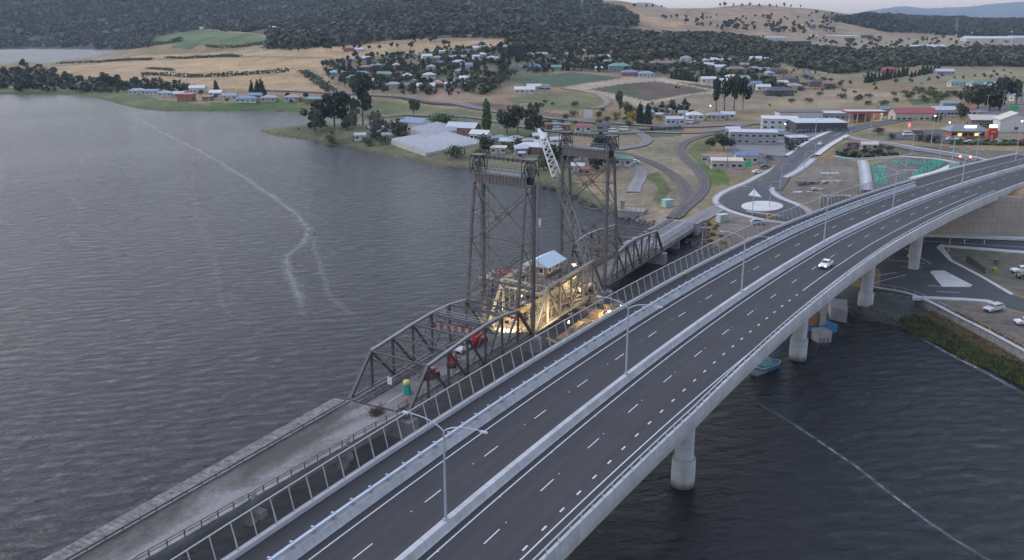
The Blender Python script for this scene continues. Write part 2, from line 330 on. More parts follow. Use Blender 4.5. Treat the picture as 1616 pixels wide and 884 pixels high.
cover('point', [(400, 206), (460, 196), (560, 194), (640, 225), (760, 240), (860, 260), (960, 320), (1000, 350), (930, 335), (840, 296), (740, 270), (620, 252), (510, 232)], (.10, .105, .055))
cover('soil', [(620, 215), (760, 205), (880, 240), (960, 262), (900, 280), (800, 262), (700, 258), (640, 246)], (.13, .12, .075))
cover('yard', [(960, 222), (1060, 210), (1100, 235), (1135, 290), (1110, 330), (1045, 352), (1000, 345), (960, 318), (950, 270)], (.20, .165, .115))
cover('yardgreen', [(1018, 278), (1040, 270), (1060, 300), (1040, 322), (1028, 318), (1040, 298)], (.10, .115, .05))
cover('ditchgreen', [(1085, 240), (1100, 222), (1120, 212), (1140, 206), (1165, 206), (1120, 232), (1112, 250), (1150, 280), (1152, 290), (1120, 296), (1105, 262)], (.125, .13, .052))
cover('lush', [(1096, 252), (1108, 250), (1122, 262), (1144, 272), (1152, 292), (1132, 291), (1118, 282)], (.08, .125, .035))
cover('grit', [(1005, 205), (1080, 200), (1075, 215), (1020, 218)], (.075, .085, .06))
cover('dirtlot', [(1100, 350), (1135, 330), (1170, 345), (1235, 362), (1220, 385), (1180, 380), (1150, 395), (1115, 372)], (.15, .125, .11))
cover('dry', [(1102, 340), (1130, 344), (1130, 366), (1165, 388), (1130, 398), (1108, 372)], (.19, .15, .08))
cover('works', [(1225, 310), (1270, 262), (1330, 248), (1365, 262), (1362, 305), (1300, 330)], (.155, .13, .108))
cover('works', [(1365, 262), (1420, 248), (1500, 252), (1520, 262), (1450, 290), (1370, 305)], (.12, .112, .105))
cover('verge', [(1310, 228), (1400, 228), (1430, 238), (1420, 252), (1330, 250)], (.14, .13, .075))
cover('works', [(1420, 228), (1616, 240), (1616, 268), (1520, 262), (1430, 250)], (.13, .112, .092))
cover('town', [(1330, 200), (1420, 210), (1616, 205), (1616, 226), (1480, 218), (1380, 226)], (.15, .135, .09))
cover('lot', [(1150, 225), (1180, 205), (1300, 200), (1330, 205), (1270, 240), (1200, 262), (1145, 240)], (.13, .13, .135))
cover('median', [(1476, 391), (1640, 401), (1640, 470), (1600, 463), (1548, 435), (1500, 408)], (.135, .115, .095))
cover('lot', [(1440, 468), (1519, 472), (1600, 488), (1700, 540), (1700, 620), (1600, 550), (1540, 518), (1480, 486)], (.165, .135, .12))
cover('gravelbank', [(1300, 440), (1375, 458), (1446, 472), (1490, 495), (1440, 530), (1330, 510)], (.085, .085, .085))
cover('reeds', [(1418, 505), (1470, 492), (1513, 508), (1616, 562), (1700, 600), (1700, 690), (1560, 590), (1480, 545)], (.12, .10, .045))
cover('wallgrass', [(1556, 322), (1580, 316), (1700, 300), (1700, 340)], (.21, .16, .07))
C = np.empty(U.shape + (3,), np.float32); C[:] = DRY
jit = (hills(PX * 3.1, PY * 3.1) * 1.2, hills(PX * 2.3 + 50, PY * 2.7) * .7)
for poly, c in PAINT: C[inpoly(U + jit[0] * np.clip(TD / 2500, .1, 1), V + jit[1] * np.clip(TD / 2500, .1, .6), poly)] = c
C[(PZ > 0) & (PZ < .7)] = (.075, .068, .05)
C[TD > 3000] = FLOOR
n0, n1 = U.shape; idx = np.arange(n0 * n1).reshape(n0, n1)
q = np.stack([idx[:-1, :-1], idx[:-1, 1:], idx[1:, 1:], idx[1:, :-1]], -1).reshape(-1, 4)
q = q[PZ.ravel()[q].max(1) > -1.2]
us = np.unique(q); remap = np.zeros(n0 * n1, np.int32); remap[us] = np.arange(len(us)); q = remap[q]
gm = bpy.data.materials.new('land'); gm.use_nodes = True; n = gm.node_tree.nodes; L = gm.node_tree.links
at = n.new('ShaderNodeAttribute'); at.attribute_name = 'cover'; ge = n.new('ShaderNodeNewGeometry'); vals = []
for sc_, de in ((.03, 10), (.35, 6)):
    z_ = n.new('ShaderNodeTexNoise'); z_.inputs['Scale'].default_value = sc_; z_.inputs['Detail'].default_value = de; z_.inputs['Roughness'].default_value = .68; L.new(ge.outputs['Position'], z_.inputs['Vector'])
    m_ = n.new('ShaderNodeMapRange'); m_.inputs[1].default_value = .28; m_.inputs[2].default_value = .72; m_.inputs[3].default_value = .62; m_.inputs[4].default_value = 1.38; L.new(z_.outputs[0], m_.inputs[0]); vals.append(m_)
mu = n.new('ShaderNodeMath'); mu.operation = 'MULTIPLY'; L.new(vals[0].outputs[0], mu.inputs[0]); L.new(vals[1].outputs[0], mu.inputs[1])
z3 = n.new('ShaderNodeTexNoise'); z3.inputs['Scale'].default_value = .013; z3.inputs['Detail'].default_value = 7; z3.inputs['Roughness'].default_value = .7; L.new(ge.outputs['Position'], z3.inputs['Vector'])
m3 = n.new('ShaderNodeMapRange'); m3.inputs[1].default_value = .42; m3.inputs[2].default_value = .66; L.new(z3.outputs[0], m3.inputs[0]); mxc = n.new('ShaderNodeMix'); mxc.data_type = 'RGBA'; mxc.blend_type = 'MULTIPLY'; mxc.inputs[7].default_value = (.76, .86, .74, 1); L.new(m3.outputs[0], mxc.inputs[0]); L.new(at.outputs['Color'], mxc.inputs[6])
vm = n.new('ShaderNodeVectorMath'); vm.operation = 'SCALE'; L.new(mxc.outputs[2], vm.inputs[0]); L.new(mu.outputs[0], vm.inputs['Scale'])
b = n['Principled BSDF']; L.new(vm.outputs[0], b.inputs['Base Color']); b.inputs['Roughness'].default_value = .95; b.inputs['Specular IOR Level'].default_value = .15
me = npmesh('terrain', np.stack([PX, PY, PZ], -1).reshape(-1, 3)[us], q, gm, True)
ca = me.color_attributes.new('cover', 'FLOAT_COLOR', 'POINT'); ca.data.foreach_set('color', np.concatenate([C.reshape(-1, 3)[us], np.ones((len(us), 1), np.float32)], 1).ravel())
tag(link('terrain', me), kind='structure')
# blue ranges far beyond the plain
def far_range(name, pts, D, depth, m):
    vs, fs = [], []; k = len(pts)
    for row, (dd, hz) in enumerate(((-.5, 0), (-.3, .3), (-.12, .75), (0, 1), (.5, 0))):
        for i, (u, v) in enumerate(pts):
            d = D + depth * dd; tx = (u - 808) / (F * CP - (v - 442) * SP); zt = CAMH - slope(v) * D
            vs.append((tx * d, d, -20 + (zt + 20) * hz + (hills(np.array(u * 9.), np.array(d)) * 12 if 0 < row < 4 and row != 3 else 0)))
    for r_ in range(4):
        for i in range(k - 1): fs.append((r_ * k + i, r_ * k + i + 1, (r_ + 1) * k + i + 1, (r_ + 1) * k + i))
    tag(link(name, npmesh(name, vs, fs, m, True)), kind='structure')
def dense(pts, step=9):
    us_ = np.arange(pts[0][0], pts[-1][0] + 1, step); vv = np.interp(us_, [p[0] for p in pts], [p[1] for p in pts]); vv = _sm(vv, 2)
    return [(u, v + .35 * math.sin(u * .31) + .25 * math.sin(u * .83)) for u, v in zip(us_, vv)]
fm = mat('range_forest', (.045, .06, .06), .95, .3, .002)
far_range('hills', dense([(1250, 34), (1320, 26), (1340, 22), (1380, 16), (1415, 10), (1440, 10), (1466, 15), (1490, 11), (1520, 12), (1550, 8), (1600, 3), (1700, 3), (1950, 12), (2200, 20)]), 9500, 3000, fm)
far_range('mountain', dense([(900, 30), (960, 16), (985, 9), (1000, 5), (1012, 3.5), (1025, 4), (1040, 9), (1070, 18), (1150, 30)], 5), 9000, 2500, fm)

# ------------------------------------------------------------------ water
wm = bpy.data.materials.new('river_water'); wm.use_nodes = True; n = wm.node_tree.nodes; L = wm.node_tree.links; b = n['Principled BSDF']
b.inputs['Base Color'].default_value = (.011, .013, .017, 1); b.inputs['IOR'].default_value = 1.33; b.inputs['Specular Tint'].default_value = (.88, .9, 1, 1)
ge = n.new('ShaderNodeNewGeometry')
def nz(scale, rot, st, det, rough=.55):
    mp = n.new('ShaderNodeMapping'); mp.vector_type = 'TEXTURE'; mp.inputs['Rotation'].default_value = (0, 0, R(rot)); mp.inputs['Scale'].default_value = st; L.new(ge.outputs['Position'], mp.inputs[0])
    t = n.new('ShaderNodeTexNoise'); t.inputs['Scale'].default_value = scale; t.inputs['Detail'].default_value = det; t.inputs['Roughness'].default_value = rough; t.inputs['Distortion'].default_value = .4; L.new(mp.outputs[0], t.inputs['Vector']); return t.outputs[0]
w1 = nz(.46, 12, (2.0, 1, 1), 6, .62); w2 = nz(.075, 8, (2.0, 1, 1), 3); w3 = nz(.006, 40, (3, 1, 1), 4)
a1 = n.new('ShaderNodeMath'); a1.operation = 'MULTIPLY_ADD'; L.new(w2, a1.inputs[0]); a1.inputs[1].default_value = .8; L.new(w1, a1.inputs[2])
bp = n.new('ShaderNodeBump'); bp.inputs['Distance'].default_value = 1.5; bp.inputs['Strength'].default_value = .85; L.new(a1.outputs[0], bp.inputs['Height']); L.new(bp.outputs[0], b.inputs['Normal'])
mr = n.new('ShaderNodeMapRange'); mr.inputs[1].default_value = .35; mr.inputs[2].default_value = .65; mr.inputs[3].default_value = .10; mr.inputs[4].default_value = .17; L.new(w3, mr.inputs[0]); L.new(mr.outputs[0], b.inputs['Roughness'])
tag(MB().add([(-5000, -400, 0), (2500, -400, 0), (2500, 2600, 0), (-5000, 2600, 0)], [(0, 1, 2, 3)]).build('water', wm), kind='structure')
fo = bpy.data.materials.new('foam'); fo.use_nodes = True; n = fo.node_tree.nodes; L = fo.node_tree.links; ge = n.new('ShaderNodeNewGeometry')
tn = nz(.5, 0, (1, 1, 1), 8, .75); at = n.new('ShaderNodeAttribute'); at.attribute_name = 'foam'
mr = n.new('ShaderNodeMapRange'); mr.inputs[1].default_value = .36; mr.inputs[2].default_value = .7; mr.inputs[3].default_value = 0; mr.inputs[4].default_value = 1; L.new(tn, mr.inputs[0])
mu = n.new('ShaderNodeMath'); mu.operation = 'MULTIPLY'; L.new(mr.outputs[0], mu.inputs[0]); L.new(at.outputs['Fac'], mu.inputs[1])
tr = n.new('ShaderNodeBsdfTransparent'); mx = n.new('ShaderNodeMixShader'); L.new(mu.outputs[0], mx.inputs[0]); L.new(tr.outputs[0], mx.inputs[1]); L.new(n['Principled BSDF'].outputs[0], mx.inputs[2])
n['Principled BSDF'].inputs['Base Color'].default_value = (.5, .5, .52, 1); L.new(mx.outputs[0], n['Material Output'].inputs['Surface'])
def foam(pts, w, amt):
    P = np.array([unp(u, v) for u, v in pts]); d = np.concatenate([[0], np.cumsum(np.hypot(*np.diff(P, axis=0).T))]); t = np.arange(0, d[-1], 4.0)
    X = np.interp(t, d, P[:, 0]) + np.sin(t * .11) * w * .12; Y = np.interp(t, d, P[:, 1]) + np.sin(t * .17) * w * .12; T = np.stack([np.gradient(X), np.gradient(Y)], 1); T /= np.linalg.norm(T, axis=1)[:, None]
    vs, fo_, fs = [], [], []
    for k, o in enumerate((-1, -.35, 0, .35, 1)):
        ww = w * (.6 + .5 * np.abs(np.sin(t * .05 + k)))
        vs.append(np.stack([X + T[:, 1] * o * ww, Y - T[:, 0] * o * ww, np.full(len(t), .02)], 1)); fo_.append(np.full(len(t), (0, .45, 1, .45, 0)[k] * amt) * np.clip(np.minimum(t, d[-1] - t) / 20, 0, 1))
    m_ = len(t)
    for k in range(4):
        for i in range(m_ - 1): fs.append((k * m_ + i, k * m_ + i + 1, (k + 1) * m_ + i + 1, (k + 1) * m_ + i))
    me = npmesh('foam_streak', np.concatenate(vs), fs, fo); a = me.attributes.new('foam', 'FLOAT', 'POINT'); a.data.foreach_set('value', np.concatenate(fo_).astype(np.float32))
    tag(link('foam_streak', me), kind='stuff')
foam([(215, 180), (232, 196), (262, 212), (310, 235), (345, 255), (385, 280), (430, 310), (470, 340), (487, 360), (478, 385), (452, 405), (455, 430), (472, 470), (480, 510)], 2.0, .5)
foam([(310, 235), (300, 290), (312, 340), (338, 420), (352, 480), (384, 530)], 1.4, .14)
foam([(150, 210), (128, 260), (120, 330), (100, 400)], 2.0, .09)
foam([(220, 330), (205, 370), (198, 420)], 1.4, .09)
foam([(487, 360), (500, 400), (520, 470), (560, 500), (600, 510)], 1.4, .3)
foam([(1165, 615), (1200, 640), (1240, 662), (1290, 695), (1350, 735), (1420, 790), (1480, 835), (1560, 884), (1640, 930)], .5, .9)
foam([(1400, 522), (1445, 530), (1500, 560), (1560, 590), (1650, 640)], .8, 1.0)
# ------------------------------------------------------------------ new road bridge
S0, S1 = 8.0, 405.0
OFFR = lambda s: float(np.interp(s, [0, 60, 80, 104, 330], [9.9, 10.0, 10.6, 11.3, 11.6]))        # outer face on the right
OFFE = lambda s: float(np.interp(s, [0, 62, 132, 260, 330], [7.5, 7.5, 9.7, 9.9, 9.9]))           # its edge line
def sweep(s0, s1, prof, step=3.0):
    """prof: list of (offset or function, height above the deck); a closed section carried along the bridge"""
    m = MB(); ss = np.linspace(s0, s1, max(2, int((s1 - s0) / step) + 1)); k = len(prof); vs, fs = [], []
    for s in ss:
        for o, z in prof: vs.append(bpt(s, o(s) if callable(o) else o, z))
    for i in range(len(ss) - 1):
        for j in range(k): fs.append((i * k + j, i * k + (j + 1) % k, (i + 1) * k + (j + 1) % k, (i + 1) * k + j))
    fs += [tuple(range(k)), tuple((len(ss) - 1) * k + j for j in range(k))]
    m.add(vs, fs); m.attr['run'] = np.repeat(ss, k); return m
def strip(m, s0, s1, o, w, dz, step=4.0):
    ss = np.linspace(s0, s1, max(2, int((s1 - s0) / step) + 1)); vs, fs = [], []
    for s in ss:
        oo = o(s) if callable(o) else o; vs += [bpt(s, oo - w / 2, dz), bpt(s, oo + w / 2, dz)]
    fs = [(2 * i, 2 * i + 1, 2 * i + 3, 2 * i + 2) for i in range(len(ss) - 1)]; m.add(vs, fs)
nb = thing('road_bridge', bpt(60, 0), 'new pale concrete road bridge curving over the river with dark four lane deck', 'bridge')
sweep(S0, S1, [(-16.45, .0), (OFFR, .0), (OFFR, -.5), (lambda s: OFFR(s) - .15, -1.55), (lambda s: OFFR(s) - 1.6, -1.75), (-14.6, -1.2), (-16.45, -.5)]).build('deck', concrete, nb)
for a, b_ in ((-13.2, -7.4), (1.6, 8.0)): sweep(S0, 285, [(a, -1.2), (b_, -1.2), (b_ - .9, -3.0), (a + .9, -3.0)]).build('girder', concrete, nb)
am = bpy.data.materials.new('deck_asphalt'); am.use_nodes = True; n = am.node_tree.nodes; L = am.node_tree.links
a1 = n.new('ShaderNodeAttribute'); a1.attribute_name = 'run'; a2 = n.new('ShaderNodeAttribute'); a2.attribute_name = 'across'; cx = n.new('ShaderNodeCombineXYZ')
d1 = n.new('ShaderNodeMath'); d1.operation = 'DIVIDE'; d1.inputs[1].default_value = 30; L.new(a1.outputs['Fac'], d1.inputs[0]); L.new(d1.outputs[0], cx.inputs[0]); L.new(a2.outputs['Fac'], cx.inputs[1])
def anz(sc, de, v): t = n.new('ShaderNodeTexNoise'); t.inputs['Scale'].default_value = sc; t.inputs['Detail'].default_value = de; L.new(v, t.inputs['Vector']); return t.outputs[0]
ge = n.new('ShaderNodeNewGeometry'); k1 = anz(.9, 5, cx.outputs[0]); k2 = anz(.16, 8, ge.outputs['Position']); k3 = anz(6, 3, ge.outputs['Position'])
wv = n.new('ShaderNodeMath'); wv.operation = 'SINE'; ws = n.new('ShaderNodeMath'); ws.operation = 'MULTIPLY'; ws.inputs[1].default_value = 3.55; L.new(a2.outputs['Fac'], ws.inputs[0]); L.new(ws.outputs[0], wv.inputs[0])
def ma(a, b_, c): x = n.new('ShaderNodeMath'); x.operation = 'MULTIPLY_ADD'; L.new(a, x.inputs[0]); x.inputs[1].default_value = b_; (L.new(c, x.inputs[2]) if hasattr(c, 'is_linked') else setattr(x.inputs[2], 'default_value', c)); return x.outputs[0]
f = ma(wv.outputs[0], .09, ma(k1, .55, ma(k2, .5, ma(k3, .3, .33)))); vm = n.new('ShaderNodeVectorMath'); vm.operation = 'SCALE'; vm.inputs[0].default_value = (.0285, .0287, .0315); L.new(f, vm.inputs['Scale']); L.new(vm.outputs[0], n['Principled BSDF'].inputs['Base Color']); n['Principled BSDF'].inputs['Roughness'].default_value = .82
m = MB(); ss = np.arange(S0, S1 + .1, 3.0); NA = 9; vs, ac = [], []
for s in ss:
    for j in range(NA): o = -15.9 + (OFFR(s) - .95 + 15.9) * j / (NA - 1); vs.append(bpt(s, o, .012)); ac.append(o)
m.add(vs, [(i * NA + j, i * NA + j + 1, (i + 1) * NA + j + 1, (i + 1) * NA + j) for i in range(len(ss) - 1) for j in range(NA - 1)]); m.attr = dict(run=np.repeat(ss, NA), across=ac)
rs = m.build('road_surface', am, nb)
m = MB()
for o, w in ((-9.65, .17), (-2.62, .14), (0.0, .16)): strip(m, S0, S1, o, w, .018)
strip(m, 62, 300, OFFE, .15, .018)
strip(m, 168, 300, 6.55, .15, .018)
for k in range(-5, 32):
    a = 70.2 + 11.82 * k
    if a > S0: strip(m, a, a + 3.0, -6.15, .13, .018)
    a = 78.25 + 11.68 * k
    if a > S0: strip(m, a, a + 3.0, 3.25, .13, .018)
for k in range(-12, 25):
    a = 67.4 + 4.03 * k
    if a > S0: strip(m, a, a + 1.0, lambda s: float(np.interp(s, [60, 130], [7.1, 6.55])), .2, .018)
for k in range(-5, 32):
    for a, o in ((70.2 + 11.82 * k - 2.2, -6.3), (78.25 + 11.68 * k + 4.4, 3.2), (75 + 11.7 * k, -.75 + .9)):
        if a > S0: m.box(bpt(a, o, .03), (.14, .14, .04))
m.build('lane_markings', white_paint, nb)
sweep(S0, S1, [(-2.2, .01), (-.82, .01), (-.98, .2), (-1.22, .9), (-1.8, .9), (-2.04, .2)]).build('median_barrier', concrete, nb)
sweep(S0, 300, [(-11.95, .01), (-10.65, .01), (-10.8, .2), (-11.1, .78), (-11.75, .8), (-11.85, .2)]).build('path_barrier', concrete, nb)
m = MB()
for o, z in ((-11.66, 1.08), (-11.18, 1.42)): sweep_ = sweep(S0, 300, [(o - .13, z - .08), (o + .13, z - .08), (o + .13, z + .08), (o - .13, z + .08)]); m.add(sweep_.v, sweep_.f)
s = S0 + 1
while s < 300:
    p, q_ = bpt(s, -11.5, .8), bpt(s, -11.45, 1.5); MB().box(((p[0] + q_[0]) / 2, (p[1] + q_[1]) / 2, (p[2] + q_[2]) / 2), (.2, .5, .7), math.atan2(1, .5)).build('barrier_post', galv, nb); s += 2.95
m.build('barrier_rail', rail_blue, nb)
sweep(S0, S1, [(-16.4, .01), (-15.75, .01), (-15.8, .5), (-16.35, .5)]).build('path_kerb', pale_conc, nb)
sweep(S0, S1, [(lambda s: OFFR(s) - .02, .01), (lambda s: OFFR(s) - .06, .95), (lambda s: OFFR(s) - .42, .95), (lambda s: OFFR(s) - .62, .2), (lambda s: OFFR(s) - .7, .01)]).build('parapet', concrete, nb)
m = MB(); s = S0 + 1
a_ = sweep(S0, 300, [(lambda s: OFFR(s) - .42, 1.52), (lambda s: OFFR(s) - .28, 1.52), (lambda s: OFFR(s) - .28, 1.64), (lambda s: OFFR(s) - .42, 1.64)]); m.add(a_.v, a_.f)
while s < 300:
    m.beam(bpt(s, OFFR(s) - .2, .9), bpt(s + .25, OFFR(s) - .36, 1.55), .09, .16); s += 2.4
m.build('parapet_rail', galv, nb)
for u, v in ((1075, 770), (1257, 572), (1365, 476), (1441, 412)):
    x, y = unp(u, v - 6, 0 if v > 500 else 3); z0 = -2.5 if v > 450 else 2.6
    s_, o_ = bso(x, y); s_ = float(s_[0])
    for k, off in enumerate((float(o_[0]) + .2, -10.3)):
        px, py, pz = bpt(s_, off, -2.2)
        pm = MB().tube([(px, py, z0), (px, py, 4.4 if v > 450 else 3.6), (px, py, 4.4 if v > 450 else 3.6), (px, py, pz - 2.5), (px, py, pz)], [1.72, 1.72, 1.38, 1.3, 1.55], 28).build('pier', cast('pier_concrete', (.34, .35, .365), 0, True) if 'pier_concrete' not in MATS else MATS['pier_concrete'], nb, False)
        for p_ in pm.data.polygons: p_.use_smooth = abs(p_.normal.z) < .5
    px, py, pz = bpt(s_, -1, -2.2)
for s_ in (6, 252):
    if s_ > 100:
        for off in (6.0, -10.3):
            px, py, pz = bpt(s_, off, -2.2); MB().tube([(px, py, 2.6), (px, py, pz)], [1.3, 1.5], 24).build('pier', MATS['pier_concrete'], nb)
# expansion joints of the deck
m = MB()
for s_ in (300,): 
    a, b_ = bpt(s_, -15.5, .016), bpt(s_, OFFR(s_) - .9, .016); c, d = bpt(s_ + .5, -15.5, .016), bpt(s_ + .5, OFFR(s_) - .9, .016); m.add([a, b_, d, c], [(0, 1, 2, 3)])
m.build('expansion_joint', dark_steel, nb)
# screen fence on the path side
fe = thing('screen_fence', bpt(60, -16, .5), 'tall leaning screen fence with pale posts and thin mesh along the bridge path', 'fence')
sw = lambda oo, zz, w: [(oo - w, zz - w), (oo + w, zz - w), (oo + w, zz + w), (oo - w, zz + w)]
m = MB()
for oo, zz, w in ((-16.72, 3.25, .05), (-16.12, .62, .035)): a_ = sweep(S0 + 14, 312, sw(oo, zz, w)); m.add(a_.v, a_.f)
m.build('fence_rail', fence_grey, fe)
mesh_m = bpy.data.materials.new('fence_mesh'); mesh_m.use_nodes = True; n = mesh_m.node_tree.nodes; L = mesh_m.node_tree.links
tr = n.new('ShaderNodeBsdfTransparent'); mx = n.new('ShaderNodeMixShader'); mx.inputs[0].default_value = .38; L.new(tr.outputs[0], mx.inputs[1]); L.new(n['Principled BSDF'].outputs[0], mx.inputs[2]); L.new(mx.outputs[0], n['Material Output'].inputs['Surface'])
n['Principled BSDF'].inputs['Base Color'].default_value = (.1, .097, .097, 1)
m = MB(); ss = np.arange(S0 + 14, 312, 3.0); vs = [p for s in ss for p in (bpt(s, -16.1, .62), bpt(s, -16.7, 3.22))]; m.add(vs, [(2 * i, 2 * i + 1, 2 * i + 3, 2 * i + 2) for i in range(len(ss) - 1)]); m.build('mesh_panel', mesh_m, fe)
s = 28.0; k = 0
while s < 312:
    if k % 2 == 0:
        MB().beam(bpt(s, -16.02, .45), bpt(s, -16.3, 1.7), .09, .15).beam(bpt(s, -16.3, 1.7), bpt(s, -16.74, 3.3), .08, .12).build('fence_post', fence_grey, fe)
    else: MB().beam(bpt(s, -16.08, .5), bpt(s, -16.72, 3.27), .08, .1).build('fence_stile', fence_grey, fe)
    s += 2.58; k += 1
# double armed lamps on the median
def arm(m, x0, z0, ln, rise, r0=.075, r1=.045, sgn=1, ax=(1, 0)):
    pts = []
    for k in range(9):
        t = k / 8; pts.append((x0 + sgn * ln * (t ** 1.25) * ax[0], sgn * ln * (t ** 1.25) * ax[1], z0 + rise * (1 - (1 - t) ** 2.3)))
    m.tube(pts, list(np.linspace(r0, r1, 9)), 8); return pts[-1]
def make_lamp(h, arms, ln, name='street_lamp', lit=None, m=galv):
    t = thing(name, (0, 0, 0), 'x', 'street lamp'); ORG[t.name] = (0, 0, 0)
    MB().tube([(0, 0, 0), (0, 0, h * .5), (0, 0, h)], [.16 if h > 9 else .12, .125, .09], 10).build('pole', m, t)
    MB().box((0, 0, .08), (.5, .5, .16)).build('base_plate', m, t)
    for sg in arms:
        a = MB(); e = arm(a, 0, h - .05, ln, ln * .26, sgn=sg); a.build('arm', m, t)
        hd = MB().box((e[0] + sg * .38, e[1], e[2] - .02), (.85, .34, .12), taper=.75).build('lamp_head', m, t)
        MB().box((e[0] + sg * .42, e[1], e[2] - .095), (.5, .24, .03)).build('lens', lit or mat('lamp_lens', (.6, .6, .6), .3), hd)
    return t
LNAME = ['nearest the camera', 'second from the camera, beside the bridge house', 'third from the camera, beside the path worker', 'fourth from the camera, beyond the white ute', 'fifth from the camera, before the tree guards', 'sixth from the camera, near the traffic lights']
proto = None
for k, s_ in enumerate((67.2, 111.3, 158.2, 205, 254, 312)):
    t = proto or make_lamp(9.6, (-1, 1), 4.1); first = proto is None
    if not first: t = copy_tree(proto)
    proto = proto or t
    x, y, z = bpt(s_, -1.52, .9); a, b_ = bpt(s_, -2), bpt(s_, 2); t.location = (x, y, z); t.rotation_euler = (0, 0, math.atan2(b_[1] - a[1], b_[0] - a[0]))
    tag(t, 'double armed grey lamp on the bridge median, ' + LNAME[k], 'street lamp', 'double armed lamps on the bridge median')

# ------------------------------------------------------------------ old lift bridge
ZB = 4.0
# approach deck, road and rail strip
ap = thing('approach_span', ob(-40, 8, ZB), 'worn old bridge approach with dusty roadway and sleeper strip along its left edge', 'bridge approach')
RE = lambda s: .5 - .06 * s
def osweep(s0, s1, prof, step=4.0):
    m = MB(); ss = np.linspace(s0, s1, max(2, int((s1 - s0) / step) + 1)); k = len(prof); vs, fs = [], []
    for s in ss:
        for o, z in prof: vs.append(ob(s, o(s) if callable(o) else o, z))
    for i in range(len(ss) - 1):
        for j in range(k): fs.append((i * k + j, i * k + (j + 1) % k, (i + 1) * k + (j + 1) % k, (i + 1) * k + j))
    return m.add(vs, fs + [tuple(range(k)), tuple((len(ss) - 1) * k + j for j in range(k))])
osweep(-130, -.4, [(14.3, ZB), (RE, ZB), (RE, ZB - .5), (lambda s: RE(s) + .2, ZB - 1.5), (lambda s: RE(s) + .9, ZB - 1.5), (lambda s: RE(s) + 1, ZB - .6), (13.2, ZB - .6), (13.2, ZB - 1.5), (14.2, ZB - 1.5)]).build('deck', mat('old_deck_steel', (.17, .19, .20), .7, .3, .5), ap)
rd = bpy.data.materials.new('dusty_road'); rd.use_nodes = True; n = rd.node_tree.nodes; L = rd.node_tree.links
ge = n.new('ShaderNodeNewGeometry'); t1 = n.new('ShaderNodeTexNoise'); t1.inputs['Scale'].default_value = .11; t1.inputs['Detail'].default_value = 9; t1.inputs['Roughness'].default_value = .62; t1.inputs['Distortion'].default_value = .8
mp = n.new('ShaderNodeMapping'); mp.vector_type = 'TEXTURE'; mp.inputs['Rotation'].default_value = (0, 0, math.atan2(DA[1], DA[0])); mp.inputs['Scale'].default_value = (2.2, 1, 1); L.new(ge.outputs['Position'], mp.inputs[0]); L.new(mp.outputs[0], t1.inputs['Vector'])
cr = n.new('ShaderNodeValToRGB'); e = cr.color_ramp.elements; e[0].position = .36; e[0].color = (.065, .058, .052, 1); e[1].position = .62; e[1].color = (.21, .20, .20, 1); e.new(.5).color = (.12, .112, .108, 1)
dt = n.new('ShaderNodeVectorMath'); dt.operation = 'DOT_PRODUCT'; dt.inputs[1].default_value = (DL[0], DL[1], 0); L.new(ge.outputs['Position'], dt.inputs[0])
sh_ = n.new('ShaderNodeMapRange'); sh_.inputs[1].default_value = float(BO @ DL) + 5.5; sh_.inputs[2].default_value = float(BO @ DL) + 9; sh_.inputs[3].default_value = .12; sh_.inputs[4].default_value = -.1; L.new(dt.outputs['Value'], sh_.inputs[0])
ad = n.new('ShaderNodeMath'); ad.operation = 'ADD'; L.new(t1.outputs[0], ad.inputs[0]); L.new(sh_.outputs[0], ad.inputs[1])
fn = n.new('ShaderNodeTexNoise'); fn.inputs['Scale'].default_value = 1.6; fn.inputs['Detail'].default_value = 6; L.new(ge.outputs['Position'], fn.inputs['Vector']); a3 = n.new('ShaderNodeMath'); a3.operation = 'MULTIPLY_ADD'; L.new(fn.outputs[0], a3.inputs[0]); a3.inputs[1].default_value = .22; L.new(ad.outputs[0], a3.inputs[2]); a4 = n.new('ShaderNodeMath'); a4.operation = 'SUBTRACT'; L.new(a3.outputs[0], a4.inputs[0]); a4.inputs[1].default_value = .11
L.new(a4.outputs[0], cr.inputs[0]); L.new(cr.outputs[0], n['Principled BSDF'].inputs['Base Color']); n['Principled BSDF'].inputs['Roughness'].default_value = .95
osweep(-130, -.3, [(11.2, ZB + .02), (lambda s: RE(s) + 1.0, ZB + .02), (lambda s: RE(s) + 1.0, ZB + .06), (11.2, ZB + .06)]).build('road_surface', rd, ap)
osweep(-130, -.3, [(11.2, ZB + .01), (11.2, ZB + .28), (11.45, ZB + .28), (11.45, ZB + .01)]).build('kerb', dirty_conc, ap)
m = MB(); s = -128.
while s < -1: m.add(MB().beam(ob(s, 11.7, ZB + .18), ob(s, 14.2, ZB + .18 + random.uniform(-.03, .03)), random.uniform(.76, .84), .2).v, [(3, 2, 1, 0), (4, 5, 6, 7), (0, 1, 5, 4), (1, 2, 6, 5), (2, 3, 7, 6), (3, 0, 4, 7)]); s += .86
m.build('sleeper_strip', mat('sleeper_grey', (.15, .145, .14), .95, .6, .9), ap)
osweep(-130, -.3, [(lambda s: RE(s) + .05, ZB + .01), (lambda s: RE(s) + .05, ZB + .3), (lambda s: RE(s) + .95, ZB + .3), (lambda s: RE(s) + .95, ZB + .01)]).build('walkway', dirty_conc, ap)
